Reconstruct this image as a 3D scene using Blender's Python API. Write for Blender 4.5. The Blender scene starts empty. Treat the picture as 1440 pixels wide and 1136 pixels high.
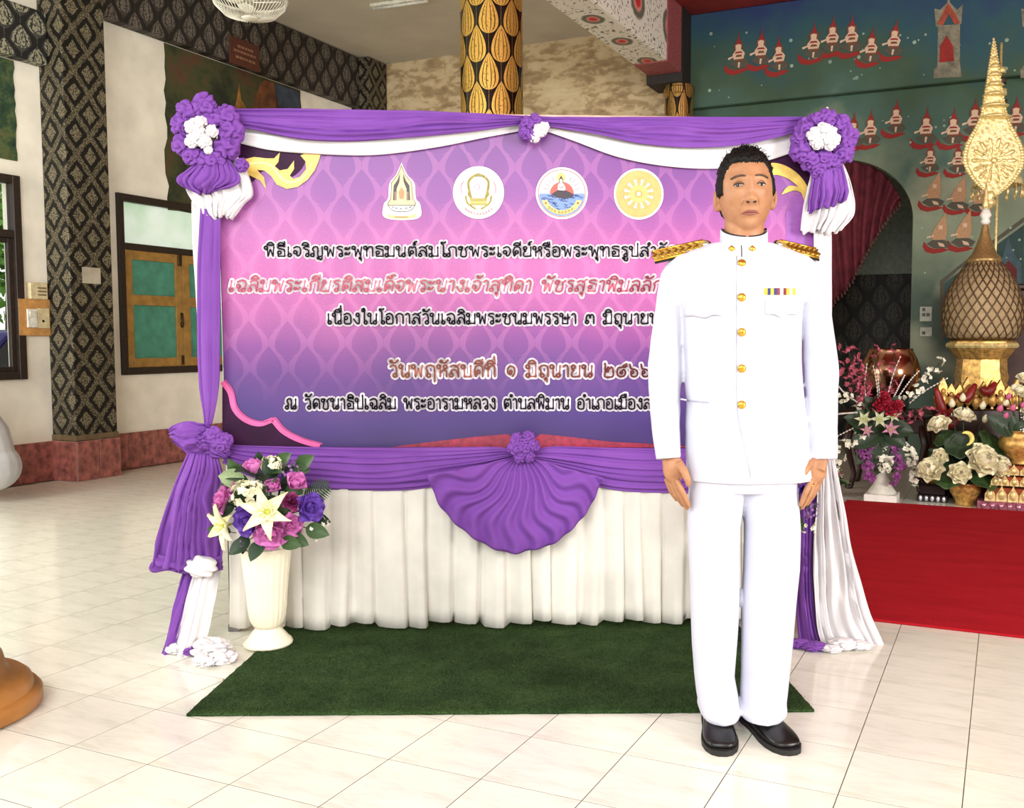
import bpy, bmesh, math, random
from math import sin, cos, pi, sqrt, exp, atan2, radians
from mathutils import Vector, Matrix, noise as mnoise

S = bpy.context.scene
C = S.collection

# ------------------------------------------------------------------ camera
FPX, CX, CY, CAMH, PITCH = 1340.0, 824.0, 568.0, 1.19, radians(3.915)
cam_data = bpy.data.cameras.new('camera')
cam_data.sensor_fit = 'HORIZONTAL'
cam_data.sensor_width = 36.0
cam_data.lens = FPX * 36.0 / 1440.0
cam_data.shift_x = -(CX - 720.0) / 1440.0
cam_data.clip_end = 200
camera = bpy.data.objects.new('camera', cam_data)
C.objects.link(camera)
camera.location = (0, 0, CAMH)
camera.rotation_euler = (pi / 2 - PITCH, 0, 0)
S.camera = camera

# room frame: local x to the right along the back wall, local y into the hall
TH = radians(-23.83)
ROT = Matrix.Rotation(TH, 4, 'Z')

# ------------------------------------------------------------------ world (overcast daylight)
world = bpy.data.worlds.new('daylight')
S.world = world
world.use_nodes = True
bgn = world.node_tree.nodes['Background']
bgn.inputs[0].default_value = (1.0, 0.985, 0.95, 1)
bgn.inputs[1].default_value = 0.95

def area(name, loc, target, sx, sy, power, col):
    d = bpy.data.lights.new(name, 'AREA')
    d.shape = 'RECTANGLE'; d.size = sx; d.size_y = sy
    d.energy = power; d.color = col
    o = bpy.data.objects.new(name, d); C.objects.link(o)
    o.location = loc
    o.rotation_euler = (Vector(target) - Vector(loc)).to_track_quat('-Z', 'Y').to_euler()
    return o
# daylight falling in through the open front of the hall, behind the camera
area('entrance_daylight', (-1.6, -2.6, 3.3), (0.1, 3.4, 0.7), 5.0, 2.6, 255, (1.0, 0.985, 0.96))
# daylight from the open side door of the hall, on the left before the first window
area('side_door_daylight', ROT @ Vector((-6.4, 1.2, 2.0)), ROT @ Vector((-3.0, 4.8, 0.6)), 2.6, 2.6, 120, (1.0, 0.985, 0.93))

# added fill light from the right, brightens the left wall and the mural
area('right_fill_light', ROT @ Vector((6.1, 1.6, 2.1)), ROT @ Vector((-3.5, 8.0, 1.8)), 3.2, 2.4, 520, (1.0, 0.98, 0.94))

S.view_settings.view_transform = 'Standard'
S.view_settings.look = 'None'
S.view_settings.gamma = 1.0
S.view_settings.use_curve_mapping = False
S.view_settings.exposure = 0.47

# ------------------------------------------------------------------ measuring helpers
_cp, _sp = cos(PITCH), sin(PITCH)
def ray(u, v):
    x = (u - CX) / FPX; y = (CY - v) / FPX
    return Vector((x, _cp + y * _sp, y * _cp - _sp))
CAM = Vector((0, 0, CAMH))
def at_y(u, v, y):
    d = ray(u, v); return CAM + d * (y / d.y)
def at_z(u, v, z=0.0):
    d = ray(u, v); return CAM + d * ((z - CAMH) / d.z)
def plane(u, v, p, n):
    d = ray(u, v); return CAM + d * ((Vector(p) - CAM).dot(n) / d.dot(n))
RX = ROT @ Vector((1, 0, 0)); RY = ROT @ Vector((0, 1, 0)); RINV = ROT.inverted()
def room_x(u, v, x):            # point on the room plane local x = const, in room coordinates
    return RINV @ plane(u, v, RX * x, RX)
def room_y(u, v, y):
    return RINV @ plane(u, v, RY * y, RY)

# ------------------------------------------------------------------ materials
def lin(c):
    return tuple(((x / 255.0) / 12.92 if x <= 10.3 else (((x / 255.0) + 0.055) / 1.055) ** 2.4) for x in c)
def rgba(c): return lin(c) + (1.0,)

class E_:
    """a tiny expression wrapper round shader math nodes"""
    def __init__(s, nt, so): s.nt = nt; s.so = so
    def _m(s, op, b=None, c=None, clamp=False):
        n = s.nt.nodes.new('ShaderNodeMath'); n.operation = op; n.use_clamp = clamp
        for i, x in enumerate((s, b, c)):
            if x is None: continue
            if isinstance(x, E_): s.nt.links.new(x.so, n.inputs[i])
            else: n.inputs[i].default_value = x
        return E_(s.nt, n.outputs[0])
    def __add__(s, b): return s._m('ADD', b)
    def __sub__(s, b): return s._m('SUBTRACT', b)
    def __mul__(s, b): return s._m('MULTIPLY', b)
    def __truediv__(s, b): return s._m('DIVIDE', b)
    def fr(s): return s._m('FRACT')
    def ab(s): return s._m('ABSOLUTE')
    def sn(s): return s._m('SINE')
    def cs(s): return s._m('COSINE')
    def mn(s, b): return s._m('MINIMUM', b)
    def mx(s, b): return s._m('MAXIMUM', b)
    def gt(s, b): return s._m('GREATER_THAN', b)
    def lt(s, b): return s._m('LESS_THAN', b)
    def sq(s): return s._m('SQRT')
    def at2(s, b): return s._m('ARCTAN2', b)
    def cl(s): return s._m('ADD', 0.0, clamp=True)
    def inv(s): return (s * -1.0) + 1.0

class NT:
    def __init__(s, name, rough=0.5, metal=0.0, spec=0.5):
        s.mat = bpy.data.materials.new(name); s.mat.use_nodes = True
        s.nt = s.mat.node_tree; s.b = s.nt.nodes['Principled BSDF']
        s.b.inputs['Roughness'].default_value = rough
        s.b.inputs['Metallic'].default_value = metal
        s.b.inputs['Specular IOR Level'].default_value = spec
        s._tc = None
    def tc(s, kind='Object'):
        if not s._tc: s._tc = s.nt.nodes.new('ShaderNodeTexCoord')
        return s._tc.outputs[kind]
    def xyz(s, kind='Object'):
        n = s.nt.nodes.new('ShaderNodeSeparateXYZ'); s.nt.links.new(s.tc(kind), n.inputs[0])
        return [E_(s.nt, n.outputs[i]) for i in range(3)]
    def noise(s, scale, detail=3, rough=0.55, vec=None, kind='Object', dist=0.0, stretch=None):
        n = s.nt.nodes.new('ShaderNodeTexNoise')
        n.inputs['Scale'].default_value = scale; n.inputs['Detail'].default_value = detail
        n.inputs['Roughness'].default_value = rough; n.inputs['Distortion'].default_value = dist
        src = vec if vec else s.tc(kind)
        if stretch:
            mp = s.nt.nodes.new('ShaderNodeMapping'); mp.inputs['Scale'].default_value = stretch
            s.nt.links.new(src, mp.inputs[0]); src = mp.outputs[0]
        s.nt.links.new(src, n.inputs['Vector'])
        return E_(s.nt, n.outputs['Fac'])
    def voro(s, scale, feature='F1', out='Distance'):
        n = s.nt.nodes.new('ShaderNodeTexVoronoi'); n.feature = feature
        n.inputs['Scale'].default_value = scale
        s.nt.links.new(s.tc(), n.inputs['Vector'])
        return E_(s.nt, n.outputs[out])
    def ramp(s, fac, stops, interp='LINEAR'):
        n = s.nt.nodes.new('ShaderNodeValToRGB'); n.color_ramp.interpolation = interp
        el = n.color_ramp.elements
        while len(el) < len(stops): el.new(0.5)
        for e, (p, c) in zip(el, stops): e.position = p; e.color = rgba(c)
        s.nt.links.new(fac.so, n.inputs[0])
        return n.outputs[0]
    def col(s, c):
        n = s.nt.nodes.new('ShaderNodeRGB'); n.outputs[0].default_value = rgba(c); return n.outputs[0]
    def mix(s, f, a, b):
        n = s.nt.nodes.new('ShaderNodeMix'); n.data_type = 'RGBA'
        if isinstance(f, E_): s.nt.links.new(f.so, n.inputs[0])
        else: n.inputs[0].default_value = f
        for x, i in ((a, 6), (b, 7)):
            if isinstance(x, tuple): n.inputs[i].default_value = rgba(x)
            else: s.nt.links.new(x, n.inputs[i])
        return n.outputs[2]
    def base(s, so):
        if isinstance(so, tuple): s.b.inputs['Base Color'].default_value = rgba(so)
        else: s.nt.links.new(so, s.b.inputs['Base Color'])
        return s
    def link(s, name, e): s.nt.links.new(e.so, s.b.inputs[name]); return s
    def bump(s, e, strength=0.3, dist=0.01):
        n = s.nt.nodes.new('ShaderNodeBump'); n.inputs['Strength'].default_value = strength
        n.inputs['Distance'].default_value = dist
        s.nt.links.new(e.so, n.inputs['Height']); s.nt.links.new(n.outputs[0], s.b.inputs['Normal'])
        return s

_pl = {}
def plain(name, c, rough=0.5, metal=0.0, var=0.12, scale=20.0, bump=0.0, spec=0.5, sheen=0.0, sss=0.0):
    """a procedural material: one colour, slightly clouded by noise"""
    if name in _pl: return _pl[name]
    m = NT(name, rough, metal, spec)
    d = tuple(max(0, min(255, x * (1 - var))) for x in c)
    l = tuple(max(0, min(255, x * (1 + var * 0.5))) for x in c)
    n = m.noise(scale, 3)
    m.base(m.ramp(n, [(0.3, d), (0.7, l)]))
    if bump: m.bump(m.noise(scale * 4, 2), bump, 0.004)
    if sheen: m.b.inputs['Sheen Weight'].default_value = sheen
    if sss:
        m.b.inputs['Subsurface Weight'].default_value = sss
        m.b.inputs['Subsurface Radius'].default_value = (0.01, 0.004, 0.002)
        m.b.inputs['Subsurface Scale'].default_value = 0.5
    _pl[name] = m.mat
    return m.mat

def drops(u, v, wide=0.38, hgt=0.64):
    """staggered lattice of flame-shaped drops: (q, edge); q < 1 inside a drop, edge small on the lattice between drops"""
    def one(u, v):
        a = (u.fr() - 0.5).ab()
        t = (v.fr() - 0.10) / hgt
        w = t.mx(0.0).sq() * (t.inv().mx(0.0)) * (2.6 * wide) + 0.004
        return (a / w).mn(9.0)
    q1 = one(u, v); q2 = one(u + 0.5, v + 0.5)
    return q1.mn(q2), (q1 - q2).ab()
def diamonds(u, v):
    def one(u, v): return ((u.fr() - 0.5).ab() + (v.fr() - 0.5).ab()) * 2.0
    return one(u, v).mn(one(u + 0.5, v + 0.5))

# ------------------------------------------------------------------ mesh builder
class MB:
    def __init__(s): s.v = []; s.f = []; s.m = []
    def add(s, vs, fs, mi=0):
        o = len(s.v); s.v.extend([tuple(p) for p in vs])
        for f in fs: s.f.append(tuple(i + o for i in f)); s.m.append(mi)
        return s
    def box(s, x0, x1, y0, y1, z0, z1, mi=0):
        return s.add([(x0,y0,z0),(x1,y0,z0),(x1,y1,z0),(x0,y1,z0),(x0,y0,z1),(x1,y0,z1),(x1,y1,z1),(x0,y1,z1)],
                     [(0,3,2,1),(4,5,6,7),(0,1,5,4),(1,2,6,5),(2,3,7,6),(3,0,4,7)], mi)
    def cbox(s, x0, x1, y0, y1, z0, z1, b=0.004, mi=0):
        """box with chamfered edges"""
        bm = bmesh.new(); bmesh.ops.create_cube(bm, size=1)
        for vv in bm.verts:
            vv.co = Vector((x0 + (vv.co.x + .5) * (x1 - x0), y0 + (vv.co.y + .5) * (y1 - y0), z0 + (vv.co.z + .5) * (z1 - z0)))
        bmesh.ops.bevel(bm, geom=bm.edges[:], offset=b, segments=1, affect='EDGES')
        s.bm(bm, mi); return s
    def bm(s, bm, mi=0):
        bm.verts.index_update()
        s.add([v.co[:] for v in bm.verts], [[v.index for v in f.verts] for f in bm.faces], mi); bm.free()
    def grid(s, fn, nu, nv, cu=False, mi=0, flip=False):
        vs = []; fs = []
        W = nu if cu else nu + 1
        for j in range(nv + 1):
            for i in range(W): vs.append(tuple(fn(i / nu, j / nv)))
        for j in range(nv):
            for i in range(nu):
                a = j * W + i; b = j * W + (i + 1) % W; q = (a, b, b + W, a + W)
                fs.append(q[::-1] if flip else q)
        return s.add(vs, fs, mi)
    def tube(s, pts, r, n=8, mi=0, caps=True, flat=None):
        pts = [Vector(p) for p in pts]; L = len(pts)
        if not hasattr(r, '__len__'): r = [r] * L
        t0 = (pts[1] - pts[0]).normalized()
        up = Vector((0, 0, 1)) if abs(t0.z) < 0.9 else Vector((0, 1, 0))
        nrm = t0.cross(up).normalized()
        vs = []; fs = []
        for i in range(L):
            t = (pts[min(i + 1, L - 1)] - pts[max(i - 1, 0)]).normalized()
            nrm = (nrm - t * nrm.dot(t)).normalized(); bn = t.cross(nrm)
            for k in range(n):
                a = 2 * pi * k / n
                vs.append(pts[i] + (nrm * cos(a) + bn * sin(a) * (flat or 1)) * r[i])
        for i in range(L - 1):
            for k in range(n):
                k2 = (k + 1) % n; fs.append((i*n+k, i*n+k2, (i+1)*n+k2, (i+1)*n+k))
        if caps: fs.append(tuple(range(n - 1, -1, -1))); fs.append(tuple((L-1)*n + k for k in range(n)))
        return s.add(vs, fs, mi)
    def lathe(s, prof, n=32, c=(0, 0, 0), mi=0, fn=None, caps=True):
        vs = []; fs = []
        for r, z in prof:
            for k in range(n):
                a = 2 * pi * k / n; rr = r * (fn(a, z) if fn else 1)
                vs.append((c[0] + rr * cos(a), c[1] + rr * sin(a), c[2] + z))
        for i in range(len(prof) - 1):
            for k in range(n):
                k2 = (k + 1) % n; fs.append((i*n+k, i*n+k2, (i+1)*n+k2, (i+1)*n+k))
        if caps:
            fs.append(tuple(range(n - 1, -1, -1))); fs.append(tuple((len(prof)-1)*n + k for k in range(n)))
        return s.add(vs, fs, mi)
    def sphere(s, c, r, nu=12, nv=8, mi=0, fn=None, M=None):
        if not hasattr(r, '__len__'): r = (r, r, r)
        vs = [] ; fs = []
        for j in range(nv + 1):
            ph = -pi / 2 + pi * j / nv
            for i in range(nu):
                a = 2 * pi * i / nu
                d = Vector((cos(ph) * cos(a), cos(ph) * sin(a), sin(ph)))
                k = fn(d) if fn else 1
                p = Vector((d.x * r[0], d.y * r[1], d.z * r[2])) * k
                if M: p = M @ p
                vs.append((c[0] + p.x, c[1] + p.y, c[2] + p.z))
        for j in range(nv):
            for i in range(nu):
                i2 = (i + 1) % nu; fs.append((j*nu+i, j*nu+i2, (j+1)*nu+i2, (j+1)*nu+i))
        return s.add(vs, fs, mi)
    def slab(s, pts, y0, y1, mi=0):
        """closed outline in x,z extruded in y from y0 (front) to y1"""
        n = len(pts)
        a = 0
        for i in range(n):
            x0, z0 = pts[i]; x1, z1 = pts[(i + 1) % n]; a += x0 * z1 - x1 * z0
        if a < 0: pts = pts[::-1]
        vs = [(x, y0, z) for x, z in pts] + [(x, y1, z) for x, z in pts]
        fs = [tuple(range(n)), tuple(range(2 * n - 1, n - 1, -1))]
        for i in range(n):
            j = (i + 1) % n; fs.append((i, i + n, j + n, j))
        return s.add(vs, fs, mi)
    def mesh(s, name, mats):
        me = bpy.data.meshes.new(name); me.from_pydata(s.v, [], s.f)
        for m in (mats if isinstance(mats, (list, tuple)) else [mats]): me.materials.append(m)
        me.polygons.foreach_set('material_index', s.m)
        me.update(); return me
    def obj(s, name, mats, parent=None, smooth=True, loc=None, rot=None, kind=None):
        me = s.mesh(name, mats)
        return put(name, me, parent, smooth, loc, rot, kind)

def put(name, me, parent=None, smooth=True, loc=None, rot=None, kind=None):
    if smooth:
        me.polygons.foreach_set('use_smooth', [True] * len(me.polygons))
        if smooth is not True: me.set_sharp_from_angle(angle=radians(smooth))
    o = bpy.data.objects.new(name, me); C.objects.link(o)
    if loc is not None: o.location = loc
    if rot is not None: o.rotation_euler = rot
    if parent: o.parent = parent
    if kind: o['kind'] = kind
    return o
def thing(name, label, cat, loc=(0, 0, 0), rz=0.0, group=None):
    o = bpy.data.objects.new(name, None); o.empty_display_size = 0.05
    C.objects.link(o); o.location = loc; o.rotation_euler = (0, 0, rz)
    return tag(o, label, cat, group)
def tag(o, label, cat, group=None):
    o['label'] = label; o['category'] = cat
    if group: o['group'] = group
    return o
def struct(o): o['kind'] = 'structure'; return o
def inst(o, parent, loc, rot=(0, 0, 0), sc=(1, 1, 1), name=None):
    c = o.copy(); C.objects.link(c); c.parent = parent
    c.location = loc; c.rotation_euler = rot
    c.scale = sc if hasattr(sc, '__len__') else (sc, sc, sc)
    if name: c.name = name
    return c
def remesh(mb, name, mats, voxel, smooth_it=2, fac=0.5):
    """weld overlapping shapes into one continuous surface"""
    me = mb.mesh(name, mats); o = bpy.data.objects.new('tmp', me); C.objects.link(o)
    r = o.modifiers.new('r', 'REMESH'); r.mode = 'VOXEL'; r.voxel_size = voxel; r.use_smooth_shade = True
    if smooth_it:
        q = o.modifiers.new('s', 'SMOOTH'); q.factor = fac; q.iterations = smooth_it
    dg = bpy.context.evaluated_depsgraph_get()
    out = bpy.data.meshes.new_from_object(o.evaluated_get(dg))
    bpy.data.objects.remove(o); bpy.data.meshes.remove(me)
    out.name = name
    if not out.materials:
        for m in (mats if isinstance(mats, (list, tuple)) else [mats]): out.materials.append(m)
    return out
def crom(pts, n):
    """catmull-rom through points, n+1 samples spread evenly by arc length"""
    P = [Vector(p) for p in pts]
    if len(P) == 2: return [P[0].lerp(P[1], i / n) for i in range(n + 1)]
    Q = [P[0] * 2 - P[1]] + P + [P[-1] * 2 - P[-2]]
    fine = []
    for i in range(1, len(Q) - 2):
        for k in range(16):
            t = k / 16; a, b, c, d = Q[i-1], Q[i], Q[i+1], Q[i+2]
            fine.append(0.5 * ((2*b) + (c-a)*t + (2*a-5*b+4*c-d)*t*t + (3*b-a-3*c+d)*t*t*t))
    fine.append(P[-1])
    acc = [0]
    for i in range(1, len(fine)): acc.append(acc[-1] + (fine[i] - fine[i-1]).length)
    out = []; j = 0
    for i in range(n + 1):
        s = acc[-1] * i / n
        while j < len(acc) - 2 and acc[j+1] < s: j += 1
        d = acc[j+1] - acc[j]; out.append(fine[j].lerp(fine[j+1], (s - acc[j]) / d if d > 1e-12 else 0))
    return out

# ================================================================== THE HALL
WL, WB, CEIL = -7.36, 10.0, 4.57          # left wall x, back wall y, ceiling height (room frame)
RROT = (0, 0, TH)
def room(mb, name, mats, parent=None, smooth=False, kind='structure'):
    o = mb.obj(name, mats, parent, smooth)
    if not parent: o.rotation_euler = RROT
    if kind: o['kind'] = kind
    return o

# --- floor: grout bed, each near tile its own piece
def tile_mat():
    m = NT('floor_tile_glaze', 0.13, 0, 0.55)
    oi = m.nt.nodes.new('ShaderNodeObjectInfo')
    n = m.noise(3.0, 4, 0.6, stretch=(1.2, 5.0, 1), dist=0.6)
    n2 = m.noise(14.0, 3, 0.6, stretch=(1.0, 4.0, 1))
    f = n * 0.7 + n2 * 0.3
    m.base(m.ramp(f, [(0.30, (214, 212, 195)), (0.5, (233, 231, 216)), (0.72, (242, 240, 226))]))
    return m.mat
TILE_M = tile_mat()
GROUT = plain('grout', (140, 132, 112), 0.8, 0, 0.25, 9)
fl = MB(); fl.box(-12, 9, -4, 14, -0.10, -0.0030)
floor = room(fl, 'floor', GROUT)
TS = 0.30005
tb = MB(); g = 0.0014
bmq = [(-TS/2+g, -TS/2+g), (TS/2-g, -TS/2+g), (TS/2-g, TS/2-g), (-TS/2+g, TS/2-g)]
tb.add([(x, y, -0.006) for x, y in bmq] + [(x, y, -0.0003) for x, y in bmq] + [(x*0.998, y*0.998, 0.0) for x, y in bmq],
       [(8,9,10,11)] + [(i, (i+1)%4, 4+(i+1)%4, 4+i) for i in range(4)] + [(4+i, 4+(i+1)%4, 8+(i+1)%4, 8+i) for i in range(4)])
tb.m = [0] + [1] * 4 + [0] * 4
tile_me = tb.mesh('tile', [TILE_M, GROUT])
cand = []
for i in range(-16, 27):
    for j in range(0, 34):
        x = -(i + 0.5 + 0.2458) * TS; y = (j + 0.5 + 0.2592) * TS
        if x < WL + 0.02 or y > WB: continue
        w = ROT @ Vector((x, y, 0))
        vis = False; area_px = 0
        if w.y > 0.6:
            u = CX + FPX * w.x / w.y
            dd = w - CAM; zc = dd.y * _cp - dd.z * _sp; yc = dd.y * _sp + dd.z * _cp
            v = CY - FPX * yc / zc
            if -60 < u < 1500 and v < 1220:
                vis = True; area_px = 1.0 / (zc ** 3)
                # hidden below the mat, the carpet or behind the skirt of the stand
                if -1.1 < w.x < 0.6 and 3.05 < w.y < 3.8: vis = False
                if x > -0.9 and 4.3 < y < 7.0: vis = False
                if w.y > 4.2 and 330 < u < 1150: vis = False
        cand.append((area_px if vis else 0, x, y, vis))
cand.sort(reverse=True)
rest = MB(); nt_ = 0
for a, x, y, vis in cand:
    if vis and nt_ < 298:
        o = put('tile', tile_me, floor, False); o.location = (x, y, 0); nt_ += 1
    else:
        rest.add([(p[0] + x, p[1] + y, p[2]) for p in tb.v], tb.f); rest.m[-9:] = tb.m
rest.obj('distant_tiles', [TILE_M, GROUT], floor, False, kind='stuff')

# --- walls
PLASTER = plain('cream_plaster', (246, 241, 226), 0.85, 0, 0.06, 3.0, 0.03)
def mural_left_mat():
    m = NT('dim_landscape_mural', 0.8)
    n = m.noise(2.2, 5, 0.65); n2 = m.noise(9.0, 4, 0.7)
    x, y, z = m.xyz()
    f = n * 0.75 + n2 * 0.25
    c = m.ramp(f, [(0.28, (24, 26, 20)), (0.42, (42, 48, 30)), (0.52, (70, 72, 40)), (0.60, (92, 62, 42)), (0.72, (62, 40, 34))])
    m.base(c); return m.mat
def damask(name, dark, light, mid, su, sv, axis=0, rough=0.6, dia=True, metal=0.0, speck=90):
    m = NT(name, rough, metal, 0.3)
    x, y, z = m.xyz()
    h = {0: x, 1: y, 2: x + y}[axis]
    u = h * su; v = z * sv
    n = m.noise(speck, 2, 0.6)
    if dia:
        q = diamonds(u, v) + (m.noise(speck * 0.30, 2) - 0.5) * 0.34
        tex = n.gt(0.53)
        c = m.mix(q.lt(0.78), m.mix(tex, mid, light), dark)
        c = m.mix(q.lt(0.46) * n.gt(0.46), c, light)
    else:
        q, e = drops(u, v, 0.34)
        q = q + (m.noise(speck * 0.5, 2) - 0.5) * 0.3
        c = m.mix(q.gt(0.95) * q.lt(1.7), mid, dark)
        c = m.mix(q.lt(0.80) * n.gt(0.48), c, light)
        c = m.mix((q - 0.45).ab().lt(0.06), c, dark)
    m.base(c); m.bump(n, 0.15, 0.003)
    return m.mat
PIL_M = damask('black_gold_damask', (20, 18, 15), (124, 115, 92), (62, 56, 43), 3.75, 2.95, 2)
BEAM_M = damask('grey_flame_damask', (36, 32, 30), (112, 104, 95), (64, 58, 54), 4.0, 3.1, 1, dia=False, speck=60)
BEAM2_M = damask('silver_flame_damask', (34, 34, 34), (158, 154, 130), (66, 66, 64), 3.6, 3.6, 1, dia=False, speck=50)
DARK_FRAME = plain('dark_window_wood', (44, 32, 24), 0.55, 0, 0.25, 30)

# window openings along the left wall (room y ranges), z .86 - 2.5
W1 = (3.55, room_x(31, 400, WL).y)
W2 = (room_x(166, 400, WL).y, room_x(166, 400, WL).y + 1.46)
ZB, ZT = 0.86, 2.50
wl = MB()
ys = [-4, W1[0], W1[1], W2[0], W2[1], WB + 0.2]
for k in range(0, 5, 2): wl.box(WL - 0.2, WL, ys[k], ys[k+1], 0, CEIL)
for a, b in (W1, W2):
    wl.box(WL - 0.2, WL, a, b, 0, ZB); wl.box(WL - 0.2, WL, a, b, ZT, CEIL)
wall_left = room(wl, 'wall_left', PLASTER)

# square pier clad in black damask, its foot trim, and the corner pier
def pier(x0, x1, y0, y1, name):
    b = MB(); b.cbox(x0, x1, y0, y1, 0.34, CEIL - 0.01, 0.006)
    return room(b, name, PIL_M)
PY0, PY1, PX1 = 5.51, 5.92, -7.08
struct(pier(WL + 0.001, PX1, PY0, PY1, 'trim_pier'))
struct(pier(WL + 0.001, PX1 - 0.02, 9.62, 9.985, 'trim_corner_pier'))
b = MB(); b.cbox(WL + 0.001, PX1 + 0.012, PY0 - 0.012, PY1 + 0.004, 0.335, 0.385, 0.006)
room(b, 'trim_pier_foot', plain('brown_trim', (112, 92, 66), 0.6))
# beams
b = MB(); b.cbox(WL + 0.001, WL + 0.13, PY1 + 0.002, 9.615, 3.98, CEIL - 0.012, 0.008)
room(b, 'trim_beam', BEAM_M)
b = MB(); b.cbox(WL + 0.001, WL + 0.12, -3.9, PY0 - 0.002, 3.42, 3.84, 0.008)
room(b, 'trim_low_beam', BEAM2_M)
# small red-brown sign on the beam
sg = room_x(343, 77, WL + 0.13)
sign = thing('wall_sign', 'small dark red-brown sign on the patterned beam near the ceiling', 'sign', ROT @ Vector((WL + 0.132, sg.y, sg.z - 0.13)), TH)
b = MB(); b.cbox(0, 0.012, -0.21, 0.21, 0, 0.27, 0.003); b.obj('board', plain('sign_brown', (88, 44, 32), 0.5), sign, False)
for k, (zz, hw) in enumerate(((0.19, 0.10), (0.14, 0.15), (0.08, 0.13))):
    rnd = random.Random(k); b = MB(); yy = -hw
    while yy < hw:
        w = rnd.uniform(0.02, 0.045); b.box(0.0121, 0.0145, yy, yy + w, zz - 0.012, zz + 0.012); yy += w + 0.012
    b.obj('lettering', plain('sign_letter', (150, 108, 84), 0.6), sign, False)

# --- marble baseboard, tile by tile
RED_MARBLE = plain('red_marble', (160, 96, 88), 0.32, 0, 0.32, 16, 0.0)
base = MB(); base.box(WL + 0.0005, WL + 0.016, -3.9, PY0 - 0.001, 0, 0.33); base.box(WL + 0.0005, WL + 0.016, PY1 + 0.02, 9.6, 0, 0.33)
base.box(WL + 0.0005, PX1 + 0.012, PY0 - 0.012, PY1 + 0.012, 0, 0.333)
baseboard = room(base, 'baseboard_left', plain('pale_grout', (188, 150, 136), 0.8))
def btile(l, w):
    key = 'bt%d%d' % (l * 1000, w)
    b = MB()
    if w == 0: b.cbox(0, 0.012, 0.002, l - 0.002, 0.002, 0.331, 0.002)     # faces +x
    else: b.cbox(0.002, l - 0.002, -0.012, 0, 0.002, 0.331, 0.002)         # faces -y
    return b.mesh('baseboard_tile', RED_MARBLE)
bt = btile(0.305, 0)
yy = PY0 - 0.305
while yy > 3.2:
    o = put('baseboard_tile', bt, baseboard, False); o.location = (WL + 0.016, yy, 0); yy -= 0.305
yy = PY1 + 0.02
while yy < 9.5:
    o = put('baseboard_tile', bt, baseboard, False); o.location = (WL + 0.016, yy, 0); yy += 0.305
bt2 = btile(0.205, 0)
for k in range(2):
    o = put('baseboard_tile', bt2, baseboard, False); o.location = (PX1 + 0.012, PY0 - 0.006 + k * 0.212, 0)
bt3 = btile(0.29, 1)
o = put('baseboard_tile', bt3, baseboard, False); o.location = (WL + 0.006, PY0 - 0.012, 0)

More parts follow.
